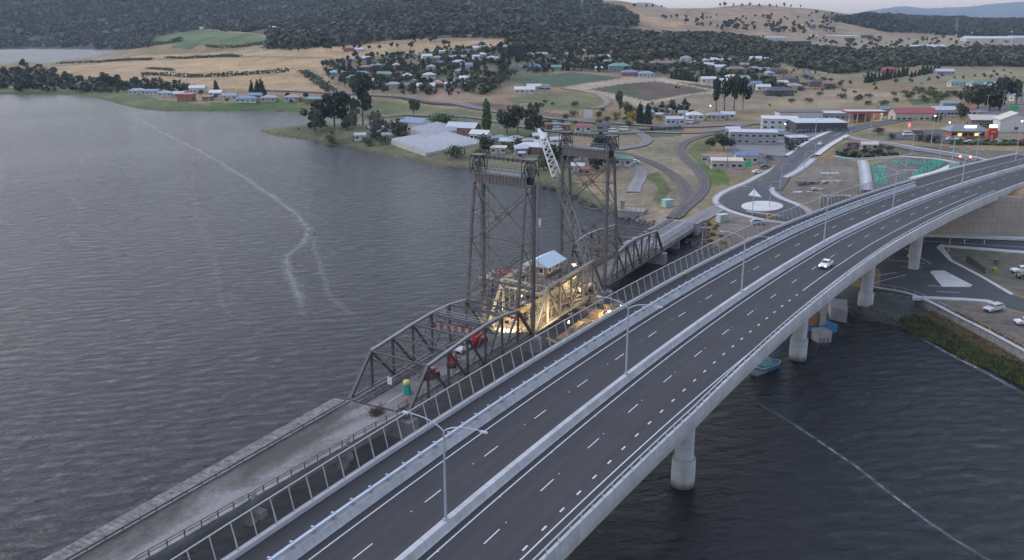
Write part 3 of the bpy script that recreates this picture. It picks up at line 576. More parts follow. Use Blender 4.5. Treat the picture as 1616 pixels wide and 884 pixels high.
for lo, nm in ((lambda s: RE(s) + .18, 'handrail'), (lambda s: 11.3, 'handrail')):
    m = MB()
    for zz in ((.75, 1.15) if lo(0) < 5 else (.6,)): a_ = osweep(-130, -.3, [(lambda s: lo(s) - .05, ZB + zz), (lambda s: lo(s) + .05, ZB + zz), (lambda s: lo(s) + .05, ZB + zz + .1), (lambda s: lo(s) - .05, ZB + zz + .1)]); m.add(a_.v, a_.f)
    s = -129
    while s < -1: m.box(ob(s, lo(s), ZB + (.68 if lo(0) < 5 else .4)), (.14, .14, 1.15 if lo(0) < 5 else .6)); s += 2.6
    m.build(nm, mat('rail_dark', (.13, .12, .11), .8, .3, 1), ap)
for s_ in (-88, -69, -50.5, -32, -13.5):
    pm = MB()
    for l_ in (RE(s_) + 1.2, 12.8): c = ob(s_, l_, .2); pm.box(c, (1.3, 1.3, 4.5), math.atan2(DA[1], DA[0]))
    c = ob(s_, 7.5, 2.05); pm.box(c, (1.4, 13, .9), math.atan2(DA[1], DA[0])); pm.build('pier', dirty_conc, ap)
m = MB()
for s_ in (-69, -50.5, -32, -13.5): m.box(ob(s_, RE(s_) + .3, ZB + .55), (.9, .5, 1.1), math.atan2(DA[1], DA[0]))
m.build('rail_pilaster', pale_conc, ap)
HT = [0, 6.6, 7.1, 7.6, 7.9, 7.8, 7.0, 0]
def truss_span(name, label, s0, s1, heights, skew, deckmat, rev=False, top_w=.62):
    zb = 3.5; t = thing(name, ob((s0 + s1) / 2, 6.3, zb), label, 'truss bridge span'); n = len(heights) - 1; W_ = 12.6
    hh = heights[::-1] if rev else heights
    def P(side, i, top): s = s0 + (s1 - s0) * i / n + (skew if side else 0); return ob(s, W_ if side else 0, zb + (hh[i] if top else 0))
    up = (0, 0, 1)
    for side in (0, 1):
        bc = MB()
        for i in range(n): bc.beam(P(side, i, 0), P(side, i + 1, 0), .4, .5)
        bc.build('bottom_chord', truss_paint, t)
        tc = MB()
        for i in range(n):
            if hh[i] > 1 and hh[i + 1] > 1: tc.beam(P(side, i, 1), P(side, i + 1, 1), top_w, .5)
        tc.build('top_chord', mat('sky_lit_chord', (.16, .155, .16), .5, .3, .8), t)  # paler than the other members: skylight on the chord painted into its colour
        for i in (0, n - 1): MB().beam(P(side, i, 1), P(side, i + 1, 1), .55, .5).build('end_post', truss_paint, t)
        for i in range(1, n): 
            v = MB(); p, q_ = Vector(P(side, i, 0)), Vector(P(side, i, 1)); off = Vector((DA[0], DA[1], 0)) * .17
            v.beam(p - off, q_ - off, .3, .09); v.beam(p + off, q_ + off, .3, .09); L_ = int((q_ - p).length / .7)
            for k in range(L_): a = p.lerp(q_, k / L_); b_ = p.lerp(q_, (k + 1) / L_); v.beam(a - off * (1 if k % 2 else -1), b_ + off * (1 if k % 2 else -1), .06, .06)
            v.build('vertical', truss_paint, t)
        for i in range(1, n - 1):
            a, b_ = ((i, 1), (i + 1, 0)) if i < n / 2 - .6 else ((i, 0), (i + 1, 1))
            if abs(i + .5 - n / 2) < .1: MB().beam(P(side, i, 0), P(side, i + 1, 1), .16, .2).build('diagonal', truss_paint, t); a, b_ = (i, 1), (i + 1, 0)
            MB().beam(P(side, *a), P(side, *b_), .34, .34).build('diagonal', truss_paint, t)
            if i in (2, n - 3): MB().beam(P(side, a[0], 0), P(side, b_[0], 1), .13, .13).build('counter_diagonal', truss_paint, t)
    for i in range(1, n): MB().beam(P(0, i, 1), P(1, i, 1), .2, .3).build('top_strut', truss_paint, t)
    for i in range(1, n - 1): MB().beam(P(0, i, 1), P(1, i + 1, 1), .12, .12).beam(P(1, i, 1), P(0, i + 1, 1), .12, .12).build('top_bracing', truss_paint, t)
    for i, d in ((1, 0), (n - 1, 0)):
        pb = MB(); a, b_ = Vector(P(0, i, 1)) - Vector((0, 0, 1.5)), Vector(P(1, i, 1)) - Vector((0, 0, 1.5)); pb.beam(a, b_, .18, .25)
        for k in range(8): pb.beam(a.lerp(b_, k / 8) + Vector((0, 0, 1.5 * (k % 2))), a.lerp(b_, (k + 1) / 8) + Vector((0, 0, 1.5 * ((k + 1) % 2))), .1, .1)
        pb.build('portal_brace', truss_paint, t)
    osweep(s0 + .3, s1 - .3, [(12.1, ZB - .25), (.5, ZB - .25), (.5, ZB - .75), (12.1, ZB - .75)]).build('deck', mat('old_deck_under', (.09, .09, .09), .9), t)
    osweep(s0 + .3, s1 - .3, [(8.2, ZB + .06), (2.1, ZB + .06), (2.1, ZB - .24), (8.2, ZB - .24)]).build('road_surface', deckmat, t)
    ml = MB()
    for a in np.arange(s0 + 2, s1 - 3, 9): ml.beam(ob(a, 5.4, ZB + .065), ob(a + 5, 5.4, ZB + .065), .16, .02)
    ml.build('centre_line', mat('faded_yellow_line', (.5, .42, .28), .8), t)
    fl = MB()
    for i in range(n + 1): fl.beam(P(0, i, 0), P(1, i, 0), .35, .7)
    fl.build('floor_beam', truss_paint, t)
    hr = MB()
    for l_ in (2.0, 8.4, .7):
        for zz in (.7, 1.1): hr.beam(ob(s0 + .5, l_, ZB + zz), ob(s1 - .5, l_, ZB + zz), .08, .08)
        for s in np.arange(s0 + .6, s1 - .6, 2.4): hr.box(ob(s, l_, ZB + .4), (.12, .12, 1.5))
    hr.build('handrail', mat('rail_dark', (.13, .12, .11)), t)
    tr_ = MB()
    for l_ in (9.6, 10.7): tr_.beam(ob(s0 + .3, l_, ZB + .1), ob(s1 - .3, l_, ZB + .1), .12, .18)
    s = s0 + .6
    while s < s1 - .6: tr_.beam(ob(s, 8.9, ZB - .1), ob(s, 11.4, ZB - .1), .26, .2); s += .75
    tr_.build('rail_track', mat('sleeper_grey', (.24, .235, .225)), t)
    return t
truss_span('truss_span', 'rusty brown riveted truss span, nearer the camera, with red machinery inside', 0, 44.8, HT, 1.3, old_asphalt)
truss_span('truss_span', 'brown riveted truss span beyond the lift towers, reaching toward the far shore', 84.6, 123.5, HT, 1.3, old_asphalt, True)
# lift span, half dismantled: near end frames coloured as floodlit, top chords and a stripped deck
lt = thing('lift_span', ob(65, 6.3, 3.5), 'floodlit lift span between the towers with end frames cream in floodlight, being dismantled', 'lift span')
def LP(side, i, top): return ob(46.8 + 35.6 * i / 6 + (1.3 if side else 0), 12.0 if side else .6, 3.5 + (8.0 if top else 0))
for side in (0, 1):
    for i in (0, 5): MB().beam(LP(side, i, i == 5), LP(side, i + 1, i == 0), .5, .45).build('end_post', floodlit_cream if i == 0 else truss_paint, lt)
    MB().beam(LP(side, 1, 1), LP(side, 5, 1), .62, .5).build('top_chord', MATS['sky_lit_chord'], lt)  # same painted-in skylight tone as the other spans' top chords
    MB().beam(LP(side, 0, 0), LP(side, 6, 0), .5, .6).build('bottom_chord', truss_paint, lt)
    for i in range(1, 6): MB().beam(LP(side, i, 0), LP(side, i, 1), .32, .3).build('vertical', floodlit_cream if i < 2 else truss_paint, lt)
    for i in range(1, 5): MB().beam(LP(side, i, i < 3), LP(side, i + 1, i >= 3), .3, .3).build('diagonal', truss_paint, lt)
pm = MB(); a, b_ = Vector(LP(0, 1, 1)), Vector(LP(1, 1, 1)); a2, b2 = a - Vector((0, 0, 1.7)), b_ - Vector((0, 0, 1.7)); pm.beam(a, b_, .25, .3).beam(a2, b2, .2, .25)
for k in range(10): pm.beam((a2 if k % 2 else a).lerp(b2 if k % 2 else b_, k / 10), (a if k % 2 else a2).lerp(b_ if k % 2 else b2, (k + 1) / 10), .12, .12)
pm.build('portal_frame', floodlit_cream, lt)
for i in range(2, 6): MB().beam(LP(0, i, 1), LP(1, i, 1), .2, .3).build('top_strut', truss_paint, lt)
for i in range(2, 5): MB().beam(LP(0, i, 1), LP(1, i + 1, 1), .1, .1).beam(LP(1, i, 1), LP(0, i + 1, 1), .1, .1).build('top_bracing', truss_paint, lt)
osweep(46.9, 64, [(12, ZB - .1), (.8, ZB - .1), (.8, ZB - .9), (12, ZB - .9)]).build('deck', mat('scraped_deck', (.15, .125, .095), .85, .45, .5), lt)
fm_ = MB()
for s in np.arange(47, 82, 2.9): fm_.beam(ob(s, .8, ZB - .5), ob(s + .7, 11.8, ZB - .5), .4, .9)
for l_ in (2.5, 4.7, 7, 9.2, 11): fm_.beam(ob(47, l_, ZB - .3), ob(82, l_, ZB - .3), .25, .5)
fm_.build('deck_beams', mat('stripped_steel', (.15, .115, .08), .8, .45, .7), lt)
for k in range(16):
    s = random.uniform(50, 80); l_ = random.uniform(1.5, 11); cl = MB()
    for q in range(5): cl.box(ob(s + random.uniform(-1, 1), l_ + random.uniform(-.8, .8), ZB + .3 + .2 * q * random.random()), (random.uniform(.5, 2), random.uniform(.3, 1), random.uniform(.2, .7)), random.uniform(0, 3))
    cl.build('site_clutter', mat('clutter_%d' % (k % 5), [(.08, .075, .07), (.3, .12, .05), (.2, .17, .12), (.05, .05, .055), (.38, .36, .32)][k % 5], .8, .3, 1), lt)
pl = MB()
for k in range(26):
    s = random.uniform(52, 80); l_ = random.uniform(1.5, 11); pl.beam(ob(s, l_, ZB + .25), ob(s + random.uniform(1, 4), l_ + random.uniform(-2, 2), ZB + .3 + random.random() * .5), random.uniform(.25, 1.1), .14)
pl.build('loose_planks', mat('timber', (.28, .19, .10), .85, .4, .9), lt)
sc_ = MB()
for k in range(14):
    s = 49 + k * 2.4
    for l_ in (1.4, 3.0, 10.2, 11.6): sc_.beam(ob(s, l_, ZB), ob(s, l_, ZB + 5.2 + (k % 3)), .08)
    for zz in (2, 3.9, 5.6): sc_.beam(ob(s, 1.4, ZB + zz), ob(s, 3.0, ZB + zz), .07); sc_.beam(ob(s, 10.2, ZB + zz), ob(s, 11.6, ZB + zz), .07)
    if k < 13:
        for l_ in (1.4, 3.0, 10.2, 11.6):
            for zz in (2, 3.9): sc_.beam(ob(s, l_, ZB + zz), ob(s + 2.4, l_, ZB + zz), .07)
        if k % 2: sc_.beam(ob(s, 1.4, ZB + .2), ob(s + 2.4, 1.4, ZB + 3.9), .06)
sc_.build('scaffold', mat('scaffold_tube', (.2, .19, .18), .6, .2, 1), lt)
osweep(50, 81, [(6.6, ZB + .0), (6.6, ZB + 1.9), (6.8, ZB + 1.9), (6.8, ZB + .0)]).build('plate_girder', mat('old_cream', (.24, .2, .11), .75, .45, .5), lt)
# towers
def tower(label, sv, st, sb):
    t = thing('lift_tower', ob(sv, 6.3, 3), label, 'lift tower'); ZT = 34.2
    top = mat('tower_paint', (.12, .112, .106), .65, .35, .5)
    P = lambda side, fr, z: ob((sv if fr else (st + (sb - st) * (ZT - z) / (ZT - 11) if z > 11 else sb + (sv - sb) * .0)) + (1.3 if side else 0), 12.7 if side else .4, z)
    dd = Vector((DA[0], DA[1], 0))
    for side in (0, 1):
        for fr in (0, 1):
            lg = MB(); z0 = 2.5 if fr else 10.8; p, q_ = Vector(P(side, fr, z0)), Vector(P(side, fr, ZT)); w = .2 if fr else .16; off = dd * .34; lo = Vector((DL[0], DL[1], 0)) * .22
            lg.beam(p - off, q_ - off, .5 if fr else .36, w); lg.beam(p + off, q_ + off, .5 if fr else .36, w)
            k = 0; N = int((q_ - p).length / 1.1)
            for k in range(N): a = p.lerp(q_, k / N); b_ = p.lerp(q_, (k + 1) / N); sg = 1 if k % 2 else -1; lg.beam(a - off * sg, b_ + off * sg, .09, .09)
            lg.build('leg', top, t)
        zs = [11, 17, 23, 28.5, ZT]
        sf = MB()
        for k, z in enumerate(zs):
            sf.beam(P(side, 0, z), P(side, 1, z), .18, .22)
            if k < 4: sf.beam(P(side, k % 2, z), P(side, 1 - k % 2, zs[k + 1]), .16, .16)
        sf.build('side_bracing', top, t)
        cb = MB()
        for o in (-.5, .5): cb.tube([ob(sv + (1.2 if sv < st else -1.2) * -1 + (1.3 if side else 0), (12.7 if side else .4) + o, 12), ob(sv + (-1.2 if sv < st else 1.2) + (1.3 if side else 0), (12.7 if side else .4) + o, ZT + 1)], .04, 5)
        cb.build('lift_cable', dark_steel, t)
        ld = MB(); a, b_ = Vector(P(side, 1, 4)) - dd * .9, Vector(P(side, 1, ZT)) - dd * .9; lo = Vector((DL[0], DL[1], 0)) * .25
        ld.beam(a - lo, b_ - lo, .06).beam(a + lo, b_ + lo, .06)
        for k in range(70): c = a.lerp(b_, k / 70); ld.beam(c - lo, c + lo, .05)
        ld.build('ladder', top, t)
    for fr in (0, 1):
        for z0, z1 in ((22.2, ZT - .8), (11.5, 21.5)):
            xb = MB(); g = MB()
            for pr in ((0, 1), (1, 0)):
                a, b_ = P(pr[0], fr, z0), P(pr[1], fr, z1)
                xb.beam(a, b_, .24, .2)
            if z0 < 20 and fr == 0 : pass
            c = (Vector(P(0, fr, z0)) + Vector(P(1, fr, z1))) / 2; xb.box(tuple(c), (1.0, .3, 1.0), math.atan2(DL[1], DL[0]))
            xb.beam(P(0, fr, z0), P(1, fr, z0), .16, .2); xb.beam(P(0, fr, (z0 + z1) / 2), P(1, fr, (z0 + z1) / 2), .1, .12); xb.build('cross_bracing', top, t)
    hm = MB().beam(P(0, 1, 13), P(1, 1, 13), .3, .5); hm.build('cross_girder', top, t)
    for fr in (0, 1): 
        a, b_ = Vector(P(0, fr, ZT + .9)), Vector(P(1, fr, ZT + .9)); gd = MB().beam(a, b_, .3, 1.7)
        for k in range(15): c = a.lerp(b_, (k + .5) / 15); gd.beam(c - Vector((0, 0, .8)), c + Vector((0, 0, .8)), .08, .5)
        gd.beam(a + Vector((0, 0, .85)), b_ + Vector((0, 0, .85)), .6, .12).beam(a - Vector((0, 0, .85)), b_ - Vector((0, 0, .85)), .6, .12)
        gd.build('head_girder', mat('girder_paint', (.125, .11, .105), .6, .25, .7), t)
    c0, c1, c2, c3 = P(0, 0, ZT + 1.86), P(1, 0, ZT + 1.86), P(1, 1, ZT + 1.86), P(0, 1, ZT + 1.86)
    MB().add([c0, c1, c2, c3] + [(x, y, z + .12) for x, y, z in (c0, c1, c2, c3)], [(0, 1, 2, 3), (4, 5, 6, 7), (0, 1, 5, 4), (1, 2, 6, 5), (2, 3, 7, 6), (3, 0, 4, 7)]).build('platform', top, t)
    rl = MB()
    for fr in (0, 1):
        for zz in (2.5, 3.0): rl.beam(P(0, fr, ZT + zz), P(1, fr, ZT + zz), .05)
        for k in range(13): c = Vector(P(0, fr, ZT + 1.9)).lerp(Vector(P(1, fr, ZT + 1.9)), k / 12); rl.beam(c, c + Vector((0, 0, 1.1)), .05)
    rl.build('platform_railing', galv, t)
    for side in (0, 1):
        cx = Vector(ob((sv + st) / 2 + (1.3 if side else 0), 12.7 if side else .4, ZT + 3.3))
        ln = Vector((DL[0], DL[1], 0)); rim = MB()
        for o in (-.55, .55):
            pts = [cx + ln * o + dd * (1.45 * math.cos(a)) + Vector((0, 0, 1.45 * math.sin(a))) for a in np.linspace(0, 2 * math.pi, 25)]; rim.tube(pts, .17, 6)
            for k in range(4): a = k * math.pi / 4; rim.beam(cx + ln * o + dd * 1.4 * math.cos(a) + Vector((0, 0, 1.4 * math.sin(a))), cx + ln * o - dd * 1.4 * math.cos(a) - Vector((0, 0, 1.4 * math.sin(a))), .12)
        rim.tube([cx - ln * .9, cx + ln * .9], .22, 10); rim.build('sheave_wheel', dark_steel, t)
        fr_ = MB()
        for o in (-1.0, 1.0):
            for e in (-1.6, 1.6): fr_.beam(cx + ln * o + dd * e + Vector((0, 0, -1.5)), cx + ln * o + dd * e * .3 + Vector((0, 0, .3)), .2)
            fr_.beam(cx + ln * o - dd * 1.7 + Vector((0, 0, 1.7)), cx + ln * o + dd * 1.7 + Vector((0, 0, 1.7)), .2, .3)
            for e in (-1.7, 1.7): fr_.beam(cx + ln * o + dd * e + Vector((0, 0, -1.4)), cx + ln * o + dd * e + Vector((0, 0, 1.7)), .14)
        fr_.box(tuple(cx + Vector((0, 0, 1.95))), (2.4, 2.6, .2), math.atan2(DA[1], DA[0])); fr_.build('sheave_frame', truss_paint, t)
    sh = MB(); a, b_ = Vector(ob((sv + st) / 2, 1.6, ZT + 4.9)), Vector(ob((sv + st) / 2 + 1.3, 11.6, ZT + 4.9)); sh.beam(a, b_, .35, .4)
    for k in range(9): c = a.lerp(b_, (k + .5) / 9); sh.box(tuple(c), (.5, .5, .75))
    sh.build('drive_shaft', dark_steel, t)
    for l_ in (.4, 12.7): MB().tube([ob(sv + (1.3 if l_ > 5 else 0), l_, -2), ob(sv + (1.3 if l_ > 5 else 0), l_, 2.6)], [2.0, 1.9], 22).build('pier', dirty_conc, t)
    return t
tower('brown steel lattice lift tower, nearer the camera, with railed platform on top', 45.8, 42.3, 39)
tower('brown steel lattice lift tower, farther one, behind the bridge house and white crane', 83.4, 86.9, 90.5)
# pier caps under the trusses
for s_, lab in ((.2, 'squat concrete pier under the near end of the truss'), (122.8, 'squat concrete pier under the far end of the truss')):
    m = MB()
    m.box(ob(s_, 6.5, 1.2), (2.6, 15.5, 3.6), math.atan2(DA[1], DA[0])); p_ = m.build('bridge_pier', dirty_conc); tag(p_, lab, 'pier')
# far approach to the shore
fa = thing('approach_span', ob(140, 6, ZB), 'short old approach span with railings between the far truss and the shore', 'bridge approach')
osweep(123.6, 160, [(12.2, ZB - .02), (.6, ZB - .02), (.6, ZB - 1.3), (12.2, ZB - 1.3)]).build('deck', mat('old_deck_steel', (.17, .19, .2)), fa)
osweep(123.6, 160, [(8.6, ZB + .03), (2.0, ZB + .03), (2.0, ZB), (8.6, ZB)]).build('road_surface', mat('grey_asphalt', (.14, .14, .15), .9, .2, .3), fa)
m = MB()
for l_ in (5.3, 8.3): m.beam(ob(124, l_, ZB + .04), ob(160, l_, ZB + .04), .18, .02)
m.build('road_line', white_paint, fa)
for l_ in (.8, 8.8):
    m = MB()
    for zz in (.5, .95, 1.3): m.beam(ob(123.8, l_, ZB + zz), ob(159.5, l_, ZB + zz), .1, .12)
    for s in np.arange(124, 160, 1.5): m.box(ob(s, l_, ZB + .6), (.16, .16, 1.4))
    m.build('handrail', dirty_conc, fa)
m = MB()
for l_ in (9.6, 10.7): m.beam(ob(123.6, l_, ZB + .12), ob(160, l_, ZB + .12), .12, .2)
for s in np.arange(124, 160, .8): m.beam(ob(s, 8.95, ZB + .02), ob(s, 11.4, ZB + .02), .26, .12)
m.build('rail_track', MATS['sleeper_grey'], fa)
MB().box(ob(141, 6, .3), (1.2, 10, 5.0), math.atan2(DA[1], DA[0])).build('pier', dirty_conc, fa)
MB().box(ob(160.5, 6, 1.3), (2.0, 14, 5.2), math.atan2(DA[1], DA[0])).box(ob(157.5, .2, 3.2), (7, 1.0, 3.6), math.atan2(DA[1], DA[0])).build('abutment', dirty_conc, fa)
# ------------------------------------------------------------------ roads and paths on land
def smooth_line(P, step=3.0, rounds=3):
    P = np.array(P)
    for _ in range(rounds):
        Q = [P[0]]
        for a, b_ in zip(P[:-1], P[1:]): Q += [a * .75 + b_ * .25, a * .25 + b_ * .75]
        P = np.array(Q + [P[-1]])
    d = np.concatenate([[0], np.cumsum(np.hypot(*np.diff(P[:, :2], axis=0).T))]); t = np.linspace(0, d[-1], max(2, int(d[-1] / step)))
    return np.stack([np.interp(t, d, P[:, k]) for k in range(P.shape[1])], 1)
def ribbon(name, px, w, m, dz=.25, off=0.0, kind='structure', world=False, raise_=0):
    P = smooth_line([(p if world else hit(*p)[:2]) for p in px]); T = np.gradient(P, axis=0); T /= np.linalg.norm(T, axis=1)[:, None] + 1e-9; N = np.stack([T[:, 1], -T[:, 0]], 1); vs = []
    offs = (off - w / 2, off, off + w / 2) if w > 1 else (off - w / 2, off + w / 2); k = len(offs)
    for o in offs:
        Q = P + N * o; z = np.maximum.reduce([height(Q[:, 0] + a, Q[:, 1] + b_) for a, b_ in ((0, 0), (1.2, 0), (-1.2, 0), (0, 1.2), (0, -1.2))]); vs.append(np.column_stack([Q, z + dz]))
    zz = np.max([v_[:, 2] for v_ in vs], axis=0)
    for v_ in vs: v_[:, 2] = zz
    n_ = len(P); allv = np.concatenate(vs); fs = [(j * n_ + i, (j + 1) * n_ + i, (j + 1) * n_ + i + 1, j * n_ + i + 1) for j in range(k - 1) for i in range(n_ - 1)]
    if w > 1.2:                                              # skirts down to the ground
        o = len(allv); sk = []
        for j in (0, k - 1): sk.append(np.column_stack([vs[j][:, :2], vs[j][:, 2] - dz - .6]))
        allv = np.concatenate([allv] + sk)
        for q_, j in ((0, 0), (1, k - 1)): fs += [(j * n_ + i, j * n_ + i + 1, o + q_ * n_ + i + 1, o + q_ * n_ + i) for i in range(n_ - 1)]
    return tag(link(name, npmesh(name, allv, fs, m)), kind=kind)
def patch(name, px, m, dz=.15, kind='structure', z=None, cuts=3):
    P = [hit(*p)[:2] for p in px] if z is None else [tuple(unp(u, v, z)) for u, v in px]; bm = bmesh.new(); f = bm.faces.new([bm.verts.new((x, y, 0)) for x, y in P])
    bmesh.ops.triangulate(bm, faces=[f])
    for _ in range(cuts): bmesh.ops.subdivide_edges(bm, edges=bm.edges[:], cuts=1, use_grid_fill=True)
    co = np.array([v_.co[:] for v_ in bm.verts]); hz = height(co[:, 0], co[:, 1])
    for v_, h_ in zip(bm.verts, hz): v_.co.z = (h_ if z is None else z) + dz
    bmesh.ops.recalc_face_normals(bm, faces=bm.faces); me = bpy.data.meshes.new(name); bm.to_mesh(me); bm.free(); me.materials.append(m)
    return tag(link(name, me), kind=kind)
grey_road = mat('grey_road', (.12, .12, .125), .9, .2, .2); dirt = mat('dirt_track', (.22, .18, .13), .95, .25, .2); ballast = mat('rail_ballast', (.075, .07, .068), .95, .3, .6)
lot = mat('gravel_lot', (.16, .16, .165), .95, .2, .15)
MAINR = [(1196, 330), (1212, 300), (1228, 280), (1246, 262), (1266, 247), (1290, 229), (1318, 213), (1348, 203), (1400, 195), (1440, 187), (1490, 177), (1540, 171), (1640, 164)]
ribbon('road', MAINR[1:], 9.6, asphalt, .22)
for o in (-4.3, 4.3): ribbon('road_line', MAINR[2:], .22, white_paint, .29, o)
ribbon('road_line', MAINR[3:9], .2, white_paint, .29, .6)
ribbon('footpath', MAINR[4:9], 2.6, pale_conc, .34, -6.3); ribbon('footpath', MAINR[4:7], 2.4, pale_conc, .34, 6.2)
rc = hit(1203, 325); 
def disc(name, c, r, m, dz, sx=1.0, ex=0, n=40, kind='structure'):
    mb = MB(); zz = max(H1(c[0] + r * a, c[1] + r * b_) for a, b_ in ((0, 0), (.8, 0), (-.8, 0), (0, .8), (0, -.8))) + dz
    mb.prism([(c[0] + r * sx * math.cos(2 * math.pi * k / n), c[1] + r * math.sin(2 * math.pi * k / n)) for k in range(n)], zz - .8, zz); o = mb.build(name, m); return tag(o, kind=kind), zz
RZ = 4.15
def flat(name, px, m, z, kind='structure', thick=.6): return tag(MB().prism([tuple(unp(u, v, z)) for u, v in px], z - thick, z).build(name, m), kind=kind)
ribbon('footpath', [(1262, 246), (1240, 256), (1213, 271), (1180, 288), (1150, 299), (1125, 315), (1137, 329), (1170, 341), (1210, 350), (1252, 355)], 2.6, pale_conc, .3)
ribbon('footpath', [(1284, 252), (1270, 264), (1250, 277), (1228, 286), (1216, 294), (1216, 303), (1232, 314), (1262, 325), (1277, 333), (1283, 345)], 3.0, pale_conc, .3)
flat('road', [(1134, 317), (1142, 309), (1165, 299), (1190, 288), (1213, 274), (1232, 261), (1250, 268), (1220, 291), (1213, 300), (1222, 311), (1252, 322), (1268, 333), (1274, 343), (1245, 347), (1210, 343), (1175, 336), (1148, 327)], asphalt, RZ)
el = [(1203 + 33 * math.cos(a) , 325 + 8 * math.sin(a)) for a in np.linspace(0, 2 * math.pi, 36, endpoint=False)]
flat('roundabout_island', el, mat('island_concrete', (.46, .46, .45), .85, .2, .4), RZ + .2)
flat('traffic_island', [(1181, 308), (1190, 298), (1202, 311)], MATS['island_concrete'], RZ + .15)
# under the new bridge and to the right of it
ug = 3.12
flat('road', [(1375, 456.5), (1440, 467), (1519, 470.5), (1585, 482), (1660, 506), (1660, 484), (1590, 463), (1548, 435), (1500, 410), (1476, 391), (1484, 386.5), (1660, 401), (1700, 380), (1459, 370), (1300, 350), (1215, 345), (1215, 349), (1290, 378), (1330, 420)], asphalt, ug, thick=.3)
flat('kerb', [(1478, 390), (1484, 385.5), (1660, 399.5), (1660, 403), (1488, 388.5), (1504, 411), (1552, 436), (1600, 464), (1595, 465), (1546, 436), (1498, 411)], pale_conc, ug + .12)
flat('kerb', [(1459, 370.5), (1700, 380.5), (1700, 377), (1459, 367.5)], pale_conc, ug + .8)
flat('traffic_island', [(1468, 429), (1472, 427), (1490, 427), (1535, 450), (1530, 452.5), (1487, 452)], MATS['island_concrete'], ug + .14)
flat('footpath', [(1440, 466.5), (1519, 470), (1560, 473), (1585, 481), (1578, 483), (1555, 476), (1519, 473.5), (1440, 470)], pale_conc, ug + .1)
for a, b_ in (((1422, 421), (1455, 422.5)), ((1478, 460), (1515, 462)), ((1384, 445), (1430, 434)), ((1378, 436), (1415, 430)), ((1400, 410), (1460, 416)), ((1455, 380), (1640, 392)), ((1428, 391), (1470, 417))):
    p, q_ = unp(*a, ug), unp(*b_, ug); tag(MB().beam((*p, ug + .015), (*q_, ug + .015), .18, .02).build('road_line', white_paint), kind='structure')
for k in range(6):
    p = unp(1468 + 5.6 * k, 451 + .3 * k, ug) ; tag(MB().box((*p, ug + .015), (.9, .25, .02)).build('road_line', white_paint), kind='structure')
# other roads, tracks, railway
ribbon('road', [(405, 143), (440, 144), (530, 147), (600, 152), (650, 156), (700, 164), (760, 173), (808, 181), (868, 187), (935, 194), (1010, 198), (1060, 201), (1110, 200), (1160, 197), (1240, 193)], 8, grey_road, .4)
ribbon('road', [(600, 184), (640, 184), (740, 184), (800, 196), (868, 208), (930, 212), (985, 211), (1020, 208), (1085, 211), (1130, 207), (1180, 197)], 6, grey_road, .35)
ribbon('road', [(972, 237), (1000, 233), (1018, 228), (1024, 220), (1012, 212), (1000, 206)], 5, grey_road, .3)
ribbon('road', [(622, 90), (640, 98), (652, 110), (648, 120), (615, 133), (560, 146)], 6, grey_road, .4); ribbon('road', [(490, 110), (500, 120), (515, 135), (540, 147)], 5, dirt, .4)
ribbon('road', [(1268, 100), (1272, 112), (1278, 124), (1300, 132), (1330, 136), (1300, 142), (1240, 138), (1200, 142)], 6, grey_road, .4)
ribbon('dirt_track', [(1000, 304), (1003, 292), (1012, 280), (1013, 268), (1003, 261), (985, 258)], 5, lot, .2); ribbon('dirt_track', [(890, 140), (940, 147), (962, 160), (950, 170), (930, 172)], 6, dirt, .4)
def rails(px):
    ribbon('railway', px, 4.4, ballast, .3)
    for o in (-.8, .8): ribbon('railway', px, .16, dark_steel, .42, o)
e1 = ob(159, 10.2)
rails([(1062, 346), (1085, 325), (1086, 309), (1076, 288), (1049, 267), (1012, 250), (975, 241)]); rails([(1068, 343), (1102, 312), (1114, 292), (1106, 272), (1080, 250), (1070, 235), (1085, 222), (1120, 212), (1180, 205)])
ribbon('road', [(1084, 356), (1110, 343), (1132, 331), (1152, 322)], 6.6, MATS['grey_asphalt'], .2)
ribbon('road', [(1338, 219), (1372, 226), (1430, 235), (1480, 242), (1530, 251), (1580, 260), (1640, 270)], 6, lot, .25); ribbon('footpath', [(1340, 217), (1372, 223.5), (1430, 232), (1480, 239), (1530, 247), (1640, 265)], 2.0, pale_conc, .35)
patch('car_park', [(1400, 213), (1440, 206), (1485, 205), (1520, 219), (1640, 224), (1640, 230), (1560, 229), (1480, 226), (1400, 221)], asphalt, .25)
patch('gravel_lot', [(1160, 232), (1170, 222), (1240, 222), (1262, 232), (1238, 248), (1200, 243), (1168, 240)], lot, .2)
patch('forecourt', [(1195, 206), (1240, 200), (1330, 200), (1300, 214), (1250, 222)], lot, .2)
patch('car_park', [(1590, 168), (1616, 164), (1680, 172), (1680, 185), (1530, 180), (1520, 173)], grey_road, .25)
ribbon('footpath', [(1318, 247), (1345, 252), (1390, 250), (1440, 249.5), (1480, 251.5), (1512, 259)], 3.0, pale_conc, .3)
flat_z = H1(*hit(1367, 292)[:2])
ribbon('footpath', [(1361, 256), (1364, 268), (1366, 285), (1368, 306)], 4.2, pale_conc, .12); ribbon('footpath', [(1437, 286), (1465, 278), (1490, 269), (1505, 262)], 3.4, pale_conc, .3)
